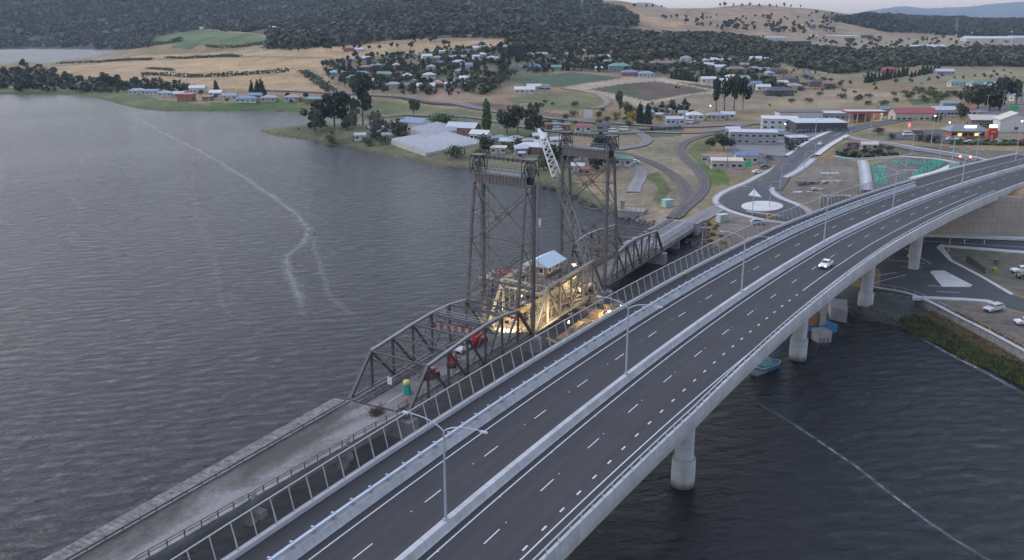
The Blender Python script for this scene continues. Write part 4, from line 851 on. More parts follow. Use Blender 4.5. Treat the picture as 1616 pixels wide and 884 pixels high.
# abutment wall
wall_m = bpy.data.materials.new('panel_wall'); wall_m.use_nodes = True; n = wall_m.node_tree.nodes; L = wall_m.node_tree.links
ge = n.new('ShaderNodeTexCoord'); mp = n.new('ShaderNodeMapping'); mp.inputs['Rotation'].default_value = (R(90), 0, 0); L.new(ge.outputs['Object'], mp.inputs[0])
bk = n.new('ShaderNodeTexBrick'); bk.offset = 0; bk.inputs['Scale'].default_value = 1; bk.inputs['Brick Width'].default_value = 1.6; bk.inputs['Row Height'].default_value = 1.5; bk.inputs['Mortar Size'].default_value = .04
bk.inputs['Color1'].default_value = (.30, .262, .225, 1); bk.inputs['Color2'].default_value = (.265, .235, .20, 1); bk.inputs['Mortar'].default_value = (.17, .15, .13, 1); L.new(mp.outputs[0], bk.inputs['Vector'])
zn = n.new('ShaderNodeTexNoise'); zn.inputs['Scale'].default_value = .25; zn.inputs['Detail'].default_value = 6; L.new(ge.outputs['Object'], zn.inputs['Vector']); mr = n.new('ShaderNodeMapRange'); mr.inputs[3].default_value = .75; mr.inputs[4].default_value = 1.25; L.new(zn.outputs[0], mr.inputs[0])
vm = n.new('ShaderNodeVectorMath'); vm.operation = 'SCALE'; L.new(bk.outputs[0], vm.inputs[0]); L.new(mr.outputs[0], vm.inputs['Scale']); L.new(vm.outputs[0], n['Principled BSDF'].inputs['Base Color']); n['Principled BSDF'].inputs['Roughness'].default_value = .9
xs_ = list(np.arange(90, 151, 12)) + list(np.arange(152, 182, 3)) + list(np.arange(182, 262, 8)); wp = []
for x in xs_:
    y = float(np.interp(x, [p[0] for p in WALL_Y], [p[1] for p in WALL_Y])); s_, o_ = bso(x, y + 3); zt = float(zdeck(y)) - .45
    if o_[0] > 11.5: zt = min(zt, max(H1(x, y + 2.6), 8) + .5)
    wp.append((x, y, zt))
vs = []; k = len(wp)
for x, y, zt in wp: vs += [(x, y, 2), (x, y, zt), (x, y + 1.0, zt), (x, y + 1.0, 2)]
mb = MB().add(vs, [(4 * i + j, 4 * i + (j + 1) % 4, 4 * i + 4 + (j + 1) % 4, 4 * i + 4 + j) for i in range(k - 1) for j in range(4)] + [(0, 1, 2, 3), (4 * k - 4, 4 * k - 3, 4 * k - 2, 4 * k - 1)])
tag(mb.build('retaining_wall', wall_m), 'tall tan panelled abutment wall under the far end of the new bridge', 'retaining wall')
mb = MB(); pts = [bpt(s_, -16.9, -.4) for s_ in np.arange(272, 304, 4)]
for a, b_ in zip(pts[:-1], pts[1:]): mb.beam((a[0], a[1], a[2] - 1.2), (b_[0], b_[1], b_[2] - 1.2), .3, 3.2)
tag(mb.build('retaining_wall', mat('tan_panel', (.3, .26, .21), .9, .15, .5)), 'low tan wall under the screen fence below the tree guards', 'retaining wall')
# block sea wall on the right bank
SW = [(1376, 457.5), (1390, 461), (1415, 464), (1446, 472), (1478, 487), (1513, 506), (1554, 526), (1616, 560), (1700, 606)]
P = smooth_line([tuple(unp(u, v, 2.2)) for u, v in SW], 1.25, 2); sw_ = thing('sea_wall', (P[0][0], P[0][1], 1), 'stepped grey concrete block wall above the reedy right bank', 'retaining wall')
mb, cp = MB(), MB()
for i in range(len(P) - 1):
    for r_ in range(3):
        a, b_ = P[i], P[i + 1]; c = (a + b_) / 2; mb.box((c[0] + random.uniform(-.06, .06) + .12 * r_, c[1] + .08 * r_ + random.uniform(-.06, .06), .95 + r_ * .72), (np.hypot(*(b_ - a)) * .965, .8, .7), math.atan2(b_[1] - a[1], b_[0] - a[0]))
    cp.beam((*P[i], 3.08), (*P[i + 1], 3.08), .95, .12)
mb.build('block_course', mat('block_concrete', (.25, .25, .245), .9, .35, .6), sw_); cp.build('coping', pale_conc, sw_)
hf = MB()
for i in range(0, len(P) - 2, 2): hf.box((P[i][0] + .1, P[i][1], 3.6), (.06, .06, 1.0)); hf.beam((*P[i], 4.05), (*P[i + 2], 4.05), .05)
hf.build('handrail', galv, sw_)

# ------------------------------------------------------------------ houses and other buildings
win = mat('dark_window', (.03, .035, .045), .15); frame_w = mat('window_frame', (.55, .55, .55), .6)
CW = dict(w=(.44, .44, .43), c=(.38, .345, .28), g=(.25, .25, .26), b=(.16, .11, .08), r=(.25, .08, .06), d=(.05, .052, .058), t=(.33, .30, .25), l=(.35, .40, .45), n=(.16, .22, .2))
CR = dict(W=(.45, .46, .48), B=(.12, .18, .28), b=(.20, .25, .31), T=(.11, .21, .20), G=(.22, .24, .26), D=(.055, .057, .065), R=(.24, .06, .06), N=(.16, .11, .085), C=(.45, .42, .36), S=(.38, .41, .44), g=(.09, .18, .13), O=(.22, .11, .07))
def house(u, v, L_, Wd, hgt, wc, rc_, rt, label, rz=0, name='house', cat='house', group=None, nw=3, rise=None, gz=None):
    x, y, z = hit(u, v); x0, y0 = x, y + Wd * .35; z = min(H1(x0 + a, y0 + b_) for a, b_ in ((0, 0), (L_ / 2, 0), (-L_ / 2, 0), (0, Wd / 2), (0, -Wd / 2)));
    rz = R(rz); t = thing(name, (x0, y0, z), label, cat, group, rz); ORG[t.name] = (0, 0, 0)
    wm_, rm_ = paint(CW[wc], .8), paint(CR[rc_], .55)
    zt = hgt + .4; rise = rise or min(Wd * .24, 3.2)
    if rt == 'gable':        # ridge along x
        MB().side([(-Wd / 2, -1.2), (Wd / 2, -1.2), (Wd / 2, zt), (0, zt + rise), (-Wd / 2, zt)], L_, rz=R(90)).build('wall', wm_, t)
        o = .45; sl_ = rise / (Wd / 2); mb = MB(); e = Wd / 2 + o; hx = L_ / 2 + o
        zz = zt - o * sl_
        for s_ in (1, -1): mb.add([(-hx, s_ * e, zz + .05), (hx, s_ * e, zz + .05), (hx, 0, zt + rise + .05), (-hx, 0, zt + rise + .05), (-hx, s_ * e, zz + .22), (hx, s_ * e, zz + .22), (hx, 0, zt + rise + .22), (-hx, 0, zt + rise + .22)], [(0, 1, 2, 3), (4, 5, 6, 7), (0, 1, 5, 4), (1, 2, 6, 5), (0, 3, 7, 4)])
        mb.build('roof', rm_, t)
    elif rt == 'hip':
        MB().box((0, 0, zt / 2 - .6), (L_, Wd, zt + 1.2)).build('wall', wm_, t)
        e, hx = Wd / 2 + .5, L_ / 2 + .5; rl = max(.3, hx - e); MB().add([(-hx, -e, zt), (hx, -e, zt), (hx, e, zt), (-hx, e, zt), (-hx, -e, zt + .2), (hx, -e, zt + .2), (hx, e, zt + .2), (-hx, e, zt + .2), (-rl, 0, zt + .2 + rise), (rl, 0, zt + .2 + rise)],
            [(3, 2, 1, 0), (0, 1, 5, 4), (1, 2, 6, 5), (2, 3, 7, 6), (3, 0, 4, 7), (4, 5, 9, 8), (5, 6, 9), (6, 7, 8, 9), (7, 4, 8)]).build('roof', rm_, t)
    else:                    # flat or slightly pitched sheet
        MB().box((0, 0, zt / 2 - .6), (L_, Wd, zt + 1.2)).build('wall', wm_, t)
        MB().add([(-L_ / 2 - .3, -Wd / 2 - .3, zt + .02), (L_ / 2 + .3, -Wd / 2 - .3, zt + .02), (L_ / 2 + .3, Wd / 2 + .3, zt + .5), (-L_ / 2 - .3, Wd / 2 + .3, zt + .5), (-L_ / 2 - .3, -Wd / 2 - .3, zt + .25), (L_ / 2 + .3, -Wd / 2 - .3, zt + .25), (L_ / 2 + .3, Wd / 2 + .3, zt + .75), (-L_ / 2 - .3, Wd / 2 + .3, zt + .75)],
            [(3, 2, 1, 0), (4, 5, 6, 7), (0, 1, 5, 4), (1, 2, 6, 5), (2, 3, 7, 6), (3, 0, 4, 7)]).build('roof', rm_, t)
    nst = max(1, int(hgt / 2.7))
    for s_ in range(nst):
        for k in range(nw):
            xx = (k + .5) / nw * L_ - L_ / 2; zz = .5 + s_ * 2.7
            if s_ == 0 and k == nw // 2: MB().box((xx, -Wd / 2 - .03, zz + .75), (1.0, .08, 2.1)).build('door', paint((.2, .2, .2)), t)
            else:
                f_ = MB().box((xx, -Wd / 2 - .03, zz + 1.3), (1.9, .08, 1.3)).build('window', frame_w, t); MB().box((xx, -Wd / 2 - .08, zz + 1.3), (1.65, .06, 1.05)).build('pane', win, f_)
        for sx in (-1, 1): MB().box((sx * (L_ / 2 + .02), 0, .5 + s_ * 2.7 + 1.3), (.08, 1.7, 1.2)).build('window', win, t)
    return t
HS = [  # u, v, length, width, wall height, wall, roof, roof type, label, turn
 (216,149,17,8,3,'w','b','hip','white bungalow with slate blue roof, leftmost of the houses on the left shore',8),
 (240,150,13,8,3,'w','B','gable','small white house under a blue gable, second along the left shore',0),
 (261,153,14,8,3,'w','b','hip','white house with blue grey hip roof, just left of the red shore house',-6),
 (281,154,10,8,3,'c','S','gable','cream shed touching the left side of the two storey red shore house',15),
 (293,160,15,9,5.4,'r','R','flat','two storey red house with balcony, nearest the water on the left shore',-8),
 (311,147,16,10,4.5,'w','W','gable','large white gabled house behind the red house on the left shore',5),
 (327,159,9,7,2.6,'b','R','flat','low shed with red roof beside the red shore house',0),
 (341,152,13,9,3,'w','W','gable','white house with pale roof below the lone dark pine on the left shore',-12),
 (362,157,13,8,3,'w','b','gable','white house with grey blue gable between shed and long house on the left shore',6),
 (388,162,19,8,3,'w','B','hip','long low white house with blue roof on the left shore lawn',0),
 (403,156,12,7,3,'l','B','gable','pale blue house with blue roof under the dark conifers on the shore',0),
 (424,161,14,10,3.2,'t','G','hip','grey roofed beige house right of the shore conifers',0),
 (460,160,13,8,3,'w','G','hip','white house with grey roof behind the yellow bush on the shore',5),
 (494,163,15,9,3,'b','T','hip','brown house with green roof, right end of the shore row',0),
 (522,162,13,8,3,'l','b','gable','pale blue house behind the tall river point trees',0),
 (531,120,19,9,3,'g','b','hip','long blue grey roofed house at the left edge of the hillside village',0),
 (559,127,16,9,3,'w','T','hip','white walled house with teal roof, lower left of the hillside village',0),
 (605,122,24,12,3,'c','g','hip','large cream house with broad green roof in the hillside village centre',0),
 (578,111,17,9,3,'r','O','hip','long red brick house with orange roof among the village trees',0),
 (593,108,15,9,3,'r','B','hip','red walled house with blue roof, right of the red brick house',0),
 (666,130,25,12,3,'c','g','hip','large green roofed house above the road bend, right of the village street',0),
 (579,97,12,8,3.5,'w','W','gable','white gabled cottage at the top left of the village',10),
 (615,91,20,9,3,'c','S','flat','long pale greenish shed at the upper edge of the village',0),
 (673,97,12,10,5.5,'w','W','gable','tall white gabled two storey house beside the paddock',18),
 (706,87,22,9,4.5,'w','W','flat','long white block on the crest above the village',0),
 (690,96,13,9,3,'g','G','hip','grey house just right of the tall white gabled house',0),
 (711,95,15,8,3,'w','G','hip','white house with grey roof below the long white block',0),
 (736,83,14,9,3,'w','b','hip','white house with slate roof near the hilltop paddock',0),
 (754,82,13,9,4.5,'w','W','gable','bright white house right of the slate roofed hilltop house',8),
 (751,98,8,6,5.5,'w','W','gable','narrow tall white house standing alone in the dry paddock',20),
 (778,97,15,9,3.2,'w','S','hip','white house with verandah at the right of the dry paddock',0),
 (736,112,13,11,5,'w','B','gable','white house with bright blue roof in the middle of the slope',0),
 (701,118,17,10,3,'t','N','hip','beige house with brown hip roof left of the bright blue roof',0),
 (724,118,11,8,3,'w','G','hip','small grey roofed house just below the bright blue roof',0),
 (694,104,16,10,3,'b','D','hip','dark roofed brown house among trees above the village street',0),
 (641,141,14,9,3,'w','N','hip','brown roofed white house by the lower village road',0),
 (621,139,15,9,3,'t','G','hip','grey roofed house at the lower left road corner',0),
 (672,141,17,9,3,'w','W','gable','long white roofed house near the lower village road',0),
 (721,138,24,12,3,'w','W','flat','large flat white shed above the road cutting',0),
 (733,132,10,8,4.5,'w','W','gable','tall white shed behind the large flat white shed',0),
 (690,138,11,8,3,'r','O','hip','small orange brick house left of the large flat white shed',0),
 (757,129,12,9,3,'r','R','hip','red roofed house among trees right of the white sheds',0),
 (551,81,15,9,3.5,'r','O','hip','rust red farmhouse high on the dry slope',0),
 (567,82,12,8,3,'w','S','gable','pale shed right of the rust red farmhouse',0),
 (799,79,17,9,3,'g','b','hip','blue grey house at the wood edge above the slope',0),
 (767,79,14,9,3,'t','C','hip','tan house below the forest edge',0),
 (869,63,20,10,3.5,'b','b','hip','dark house on the wooded rise, left of the long blue roof',0),
 (912,61,30,11,3.5,'b','b','hip','long blue roofed house on the wooded rise',0),
 (913,83,21,17,2.2,'c','W','hip','low round topped white roof on the slope below the wood',0),
 (978,80,18,11,4,'w','b','hip','white house with light blue roof under the gum belt',0),
 (853,74,13,9,3,'w','G','hip','grey roofed house beside the hillside driveway',0),
 (833,75,13,9,3,'g','G','gable','small grey house at the left of the wooded rise',0),
 (835,91,13,9,3,'w','S','hip','white house among the gums above the green crop field',0),
 (838,110,24,10,3,'l','B','hip','long blue roofed house above the green crop field',0),
 (978,113,24,13,5,'n','T','hip','big two storey green house above the crop fields',0),
 (995,120,19,10,3,'r','B','hip','red brick house with blue roof below the big green house',0),
 (1020,122,17,10,3,'l','b','hip','pale blue house right of the red brick blue roofed house',0),
 (1050,105,38,11,3,'b','N','hip','very long brown roofed house on the upper lawn',0),
 (1079,105,14,9,3,'d','D','gable','dark shed right of the very long brown roofed house',0),
 (945,113,8,6,3,'w','W','gable','tiny white cottage left of the big green house',0),
 (878,111,11,8,3,'n','T','gable','small teal shed on the slope above the green crop',0),
 (1124,99,21,10,3,'w','W','hip','white house with long pale roof, right of the upper lawn',0),
 (1145,99,12,8,3,'w','S','gable','white shed on the right side of the pale roofed house',0),
 (1193,96,16,9,3,'w','W','gable','white hall at the edge of the gum belt',0),
 (1210,98,13,9,3,'w','S','hip','pale house at the right of the white hall by the gum belt',0),
 (1163,118,22,13,5.2,'b','N','hip','two storey brown house with blue upper roof right of the crop fields',0),
 (1181,107,15,9,3,'b','B','hip','blue roofed brown house behind the two storey brown house',0),
 (1118,131,15,8,3.5,'w','W','gable','white shed between the two conifer rows',0),
 (1143,134,12,8,3.5,'w','S','gable','white shed right of the conifer rows',0),
 (1188,139,17,9,3.5,'w','B','gable','white shed with blue roof at the field corner',0),
 (1205,143,13,8,3,'w','W','gable','white shed right of the blue roofed field shed',0),
 (860,144,22,14,4.2,'w','T','hip','white farmhouse with teal roof, left of the crop field tracks',0),
 (828,148,18,9,3,'w','W','gable','long white shed left of the teal roofed farmhouse',0),
 (843,143,13,8,3,'c','C','gable','cream outbuilding behind the teal roofed farmhouse',0),
 (1013,59,17,9,4,'w','W','flat','white flat building just above the gum belt',0),
 (1227,117,24,12,3.5,'b','D','hip','dark roofed house at the bend right of the slope',0),
 (1243,133,20,11,4,'b','D','hip','dark brown house below the bend, beside round shrubs',0),
 (1292,137,20,11,3.5,'b','D','hip','dark roofed house left of the orange roofed shed',0),
 (1308,139,12,8,3.5,'r','O','gable','shed with bright orange roof on the middle slope',0),
 (1230,151,26,11,3.5,'d','D','hip','long dark house in the bare dry paddock',0),
 (1410,94,18,12,4,'g','b','hip','grey blue roofed house enclosed by the dark gum belt',0),
 (1404,116,15,10,4,'r','R','hip','red roofed house at the foot of the gum belt',0),
 (1491,118,21,9,3.2,'g','S','gable','long grey shed right of the conifer windbreak',0),
 (1512,137,16,9,3.5,'w','T','hip','teal roofed white house at the left of the big round trees',0),
 (1552,139,20,10,3.5,'w','g','hip','green roofed house behind the big round trees',0),
 (1563,141,10,8,3,'w','W','gable','white shed right of the green roofed house',0),
 (1532,154,14,9,3,'b','N','hip','brown cottage under the big round trees',0),
 (1610,160,15,10,3.5,'w','B','hip','blue roofed house at the right edge beyond the car park',0),
 (1040,188,9,6,3,'w','S','gable','small white cottage behind the clipped conifers by the road',0),
 (1065,197,19,8,4,'l','S','gable','light blue grey corrugated shed by the road junction',0),
 (1097,190,15,12,3,'w','W','hip','white cottage with pyramid roof by the road junction',0),
 (1130,190,19,10,3,'t','G','hip','beige house with brown grey roof behind the junction',-5),
 (1149,188,14,9,3,'w','S','gable','white gabled house right of the brown grey roof',-12),
 (607,217,15,10,4,'w','D','hip','white house with dark hip roof among the point trees',10),
 (568,222,9,6,3,'w','S','gable','small white boathouse at the tip side of the point',5),
 (657,208,19,12,5.5,'w','B','gable','tall cream packing shed with blue roof panels by the greenhouses',-35),
 (731,212,30,17,4.5,'r','S','gable','red walled warehouse with big silver roof behind the greenhouses',-20),
 (759,222,19,13,4,'w','W','gable','cream gabled hall right of the greenhouses',-25),
 (787,243,13,7,3.2,'c','C','flat','cream box shed near the river in the riverside garden',-8),
 (789,228,12,9,3,'n','T','hip','pale green roofed cottage beside the cream gabled hall',-10),
 (802,232,14,9,3,'w','S','gable','white roofed bungalow right of the pale green cottage',-15),
 (823,251,6,4,2.2,'g','S','gable','tiny tin shed on the river lawn',0),
 (839,242,19,10,3,'b','W','hip','house under a wide bright white roof left of the crane tip',-15),
 (860,240,11,8,3,'l','B','gable','blue roofed shed hidden behind the white crane boom',0),
 (920,253,14,9,3.2,'w','R','hip','white house with red roof framed by the far tower',-10),
 (981,262,19,12,3.4,'w','g','hip','white walled house with dark green roof right of the far tower',-18),
 (910,271,13,7,2.5,'w','S','gable','low white polytunnel under the far tower',-12),
 (922,277,12,6,2.4,'r','R','gable','small red roofed hut below the polytunnel in the far tower frame',-12),
 (868,205,9,4,3,'r','R','flat','red shipping container, leftmost of the containers by the road',5),
 (879,205,9,4,3,'l','B','flat','blue shipping container between red and orange ones',5),
 (893,206,8,4,3,'r','O','flat','orange shipping container at the right end of its row',5),
 (920,209,13,7,3,'w','R','gable','white shed with red roof by the railway road',0),
 (952,207,17,8,3.5,'g','D','gable','grey blue shed with red and white front by the railway road',0),
 (1123,258,14,8,3,'l','O','flat','rusty roofed lean-to shed beside the cream cottage by the ditch',-18),
 (1148,267,20,8,3.6,'c','C','flat','cream walled flat roofed house behind a paling fence near the roundabout',-6),
 (1178,258,18,9,4.2,'w','B','gable','white house with blue roof behind the cream flat roofed house',-4),
 (1157,215,16,9,4.5,'l','S','flat','small light blue block at the left of the big grey shed',-10),
 (1189,228,48,13,7.5,'g','S','flat','big blue grey corrugated shed with long blank wall above the gravel yard',-7),
 (1225,219,22,12,4.5,'w','b','hip','low grey roofed workshop with bright yard lamp beside the big grey shed',-12),
 (1258,226,22,9,3.5,'d','S','flat','dark open carport at the main road edge',14),
 (1232,206,21,12,6.5,'w','W','flat','white cube townhouse block with four framed bays, nearer one',-12),
 (1262,191,46,12,6.5,'w','D','flat','long white terrace with dark roof and upper windows behind the cube townhouses',5),
 (1293,208,40,24,6,'d','S','flat','black two storey office block at the road bend',2),
 (1312,188,56,14,4.5,'g','S','flat','long low grey hall behind the black office block',-3),
 (1402,182,20,10,5,'n','T','gable','teal roofed shed left of the red roofed hall',0),
 (1443,189,54,18,5.5,'c','R','gable','cream hall with broad dark red roof along the main road',0),
 (1490,184,34,12,4.5,'l','S','gable','pale blue white workshop right of the red roofed hall',0),
 (1523,183,21,14,4.5,'w','R','hip','white house with red hip roof beside the round dark tree',-12),
 (1500,174,24,10,5,'g','G','gable','grey shed behind the pale blue workshop',0),
 (1552,201,33,15,4.8,'b','C','gable','stone barn with steep cream roof and three dormer lights',-5),
 (1575,202,12,11,4,'b','C','gable','short stone annex with cream roof right of the barn',-5),
 (1606,208,17,24,6,'w','C','gable','tall cream gabled house with garage doors at the right edge',80),
 (1346,235,15,9,3,'b','N','hip','brown tiled bungalow inside the road loop',-4),
 (1372,236,13,7,3,'c','C','gable','cream cottage beside the brown tiled bungalow',-4),
 (1220,67,48,16,8,'w','W','flat','white industrial block at the left of the distant plain',0),
 (1332,60,100,22,7,'w','W','flat','long white factory on the distant plain under the dry hill',0),
 (1284,61,26,14,6,'w','W','gable','small white factory left of the long one on the plain',0),
 (1366,60,40,14,5,'d','D','flat','low dark shed right of the long white factory',0),
 (1560,66,150,34,9,'w','W','gable','huge white distribution warehouse on the distant plain',0),
 (1607,66,70,24,9,'w','S','gable','pale grey warehouse at the far right edge of the plain',0),
 (1557,81,90,24,5,'d','D','hip','long dark roofed barn within the gum belt',0),
 (1610,83,60,18,5,'w','W','flat','white shed at the right end of the gum belt',0),
 (1464,78,75,12,5,'w','W','gable','long thin white poultry shed before the gum belt',0),
 (1262,70,42,13,5,'d','D','flat','dark low building right of the white industrial block',0),
 (45,55,14,8,4,'w','W','gable','white house on the forested left mountainside',0),
 (30,61,16,8,4,'w','W','gable','white shed low on the forested left mountainside',0),
 (100,30,14,8,4,'w','W','gable','pale house highest on the left mountainside',0),
 (225,15,12,8,4,'c','W','gable','small pale house right of the quarry scar high in the forest',0),
 (430,47,12,8,3.5,'w','W','gable','white farm shed beside the forest clearing',0),
 (318,47,9,8,4,'w','W','gable','tiny white house on top of the green hill',0)]
HOUSES = []
PXW = {1040:10,1065:27,1097:24,1130:27,1149:20,607:24,568:17,657:40,731:48,759:30,787:24,789:24,802:24,823:9,839:45,860:14,920:24,981:34,910:24,922:16,868:13,879:13,893:12,952:21,1123:27,1148:47,1178:33,1157:21,1189:70,1225:22,1258:30,1232:52,1262:66,1293:76,1312:56,1402:25,1443:58,1490:34,1523:30,1500:24,1552:36,1575:10,1606:30,1346:19,1372:22,1560:64,1607:26,1557:60,1610:20,1464:47,1332:47,1284:10,1366:20,1220:18}
for h in HS:
    nm = 'house'; ct = 'house'
    for k_ in ('shed', 'warehouse', 'factory', 'hall', 'barn', 'container', 'block', 'workshop', 'carport', 'greenhouse', 'polytunnel', 'terrace', 'cottage', 'bungalow', 'boathouse', 'farmhouse', 'hut', 'roof,', 'outbuilding', 'office'):
        if re_ := (k_ in h[8].split()[:6] or k_ + ',' in h[8].split()[:7]): nm = ct = k_.strip(','); break
    if nm == 'container': nm, ct = 'shipping_container', 'shipping container'
    if nm in ('roof', 'block', 'office'): nm = ct = 'building'
    hp = hit(h[0], h[1]); fx = .78
    if h[0] in PXW and not (h[0] in (920, 1262, 1220, 1225, 868, 1232, 1293) and h[1] < 100): fx = PXW[h[0]] * math.hypot(hp[0], hp[1], CAMH - hp[2]) / F / h[2]
    fw_ = max(.55, min(.95, fx * 1.15)) if h[2] > 2 * h[3] else fx
    t = house(h[0], h[1], h[2] * fx, h[3] * fw_, max(2.5, h[4] * (.88 if fx > .6 else .75)), h[5], h[6], h[7], h[8], rz=h[9], name=nm, cat=ct, nw=max(2, min(7, int(h[2] / 4))))
    HOUSES.append((h[0], h[1]))
GREY = []
# ------------------------------------------------------------------ trees
leaf = {k: mat('leaf_' + k, c, .85, .35, .45, rnd=.22, spec=.2) for k, c in dict(gum=(.062, .072, .046), dark=(.038, .05, .036), pine=(.032, .052, .032), poplar=(.06, .09, .038), green=(.065, .095, .036), olive=(.09, .095, .06), yellow=(.22, .19, .02), dry=(.10, .085, .05)).items()}
bark = mat('bark', (.11, .095, .08), .9, .3, 1)
def crown_mesh(kind, seed, n):
    r = np.random.default_rng(seed); C_, Rr = [], []
    if kind == 'gum':
        for k in range(9): a = r.uniform(0, 6.28); d = r.uniform(0, .32); C_.append((d * math.cos(a), d * math.sin(a), r.uniform(.42, .85))); Rr.append(r.uniform(.13, .21))
    elif kind == 'round':
        for k in range(9): a = r.uniform(0, 6.28); d = r.uniform(.05, .30); C_.append((d * math.cos(a), d * math.sin(a), r.uniform(.25, .75))); Rr.append(r.uniform(.18, .26))
    elif kind == 'pine':
        for k in range(11): a = r.uniform(0, 6.28); d = r.uniform(.05, .36); C_.append((d * math.cos(a), d * math.sin(a), r.uniform(.35, .88) - d * .3)); Rr.append(r.uniform(.11, .2))
    elif kind == 'conifer':
        for k in range(12): h = k / 11; d = .05; a = r.uniform(0, 6.28); C_.append((d * math.cos(a), d * math.sin(a), .12 + .82 * h)); Rr.append(.24 * (1 - h) ** .9 + .035)
    elif kind == 'poplar':
        for k in range(11): h = k / 10; C_.append((r.uniform(-.03, .03), r.uniform(-.03, .03), .14 + .8 * h)); Rr.append(.15 * (1 - (h - .35) ** 2 * 1.7))
    else:
        for k in range(8): a = r.uniform(0, 6.28); d = r.uniform(.05, .42); C_.append((d * math.cos(a), d * math.sin(a), r.uniform(.2, .6))); Rr.append(r.uniform(.22, .36))
    C_, Rr = np.array(C_), np.array(Rr); i = r.choice(len(C_), n, p=Rr ** 2 / (Rr ** 2).sum()); d = r.normal(size=(n, 3)); d /= np.linalg.norm(d, axis=1)[:, None]
    P = C_[i] + d * (Rr[i] * r.uniform(.55, 1.08, n))[:, None] * ((1, 1, .85) if kind != 'bush' else (1, 1, 1)); P[:, 2] = np.maximum(P[:, 2], .03)
    nn = d + r.normal(size=(n, 3)) * .55; nn /= np.linalg.norm(nn, axis=1)[:, None]; a = np.cross(nn, r.normal(size=(n, 3))); a /= np.linalg.norm(a, axis=1)[:, None]; b_ = np.cross(nn, a)
    sz = r.uniform(.028, .06, n)[:, None] * (1.25 if n < 300 else 1); v = np.stack([P - a * sz - b_ * sz * .7, P + a * sz - b_ * sz * .6, P + a * sz * .8 + b_ * sz, P - a * sz * .7 + b_ * sz * .8], 1).reshape(-1, 3)
    return v, np.arange(4 * n).reshape(n, 4)
def trunk_mb(kind):
    m = MB(); h = dict(gum=.62, round=.4, pine=.6, conifer=.3, poplar=.4, bush=.25)[kind]
    m.tube([(0, 0, -.06), (.01, 0, h * .5), (0, .01, h)], [.034, .024, .014], 6)
    if kind in ('gum', 'pine', 'round'):
        for k in range(5): a = k * 1.3; z = h * (.5 + .1 * k); m.tube([(0, 0, z * .9), (.2 * math.cos(a), .2 * math.sin(a), z + .16)], [.014, .005], 5)
    return m
PROTO = {}
def tree(kind, lf, x, y, h, wide, label, group, name, cat='tree', z=None):
    key = (kind, lf, random.randint(0, 2))
    if key not in PROTO:
        v, f = crown_mesh(kind, hash(kind) % 97 + key[2] * 7 + 3, 620 if kind != 'bush' else 330); c = npmesh('crown', v, f, leaf[lf])
        tm = trunk_mb(kind); t_ = bpy.data.meshes.new('trunk'); t_.from_pydata(tm.v, [], tm.f); t_.materials.append(bark); PROTO[key] = (c, t_)
    c, t_ = PROTO[key]; z = H1(x, y) if z is None else z
    o = bpy.data.objects.new(name, None); COL.objects.link(o); o.location = (x, y, z - .1); o.rotation_euler = (0, 0, random.uniform(0, 6.28)); o.scale = (h * wide, h * wide, h)
    tag(o, label, cat, group)
    link('crown', c, o); link('trunk', t_, o); return o
def trees(pts, kind, lf, h, wide, label, group, name='tree', cat='tree'):
    for u, v in pts: x, y, z = hit(u, v); tree(kind, lf, x, y, h * .86 * random.uniform(.65, 1.2), wide * random.uniform(.88, 1.15), label, group, name, cat, z)
hashseed = hash
def hash(k): return sum(ord(c) * (i + 3) for i, c in enumerate(k))
def scat(poly, n, seed=0, far=0):
    r = np.random.default_rng(seed); us_ = [p[0] for p in poly]; vs_ = [p[1] for p in poly]; out = []
    while len(out) < n:
        u, v = r.uniform(min(us_), max(us_)), r.uniform(min(vs_), max(vs_))
        if inpoly(np.array([u]), np.array([v]), poly)[0] and all((u - a) ** 2 + ((v - b_) * 1.7) ** 2 > far for a, b_ in out): out.append((u, v))
    return out
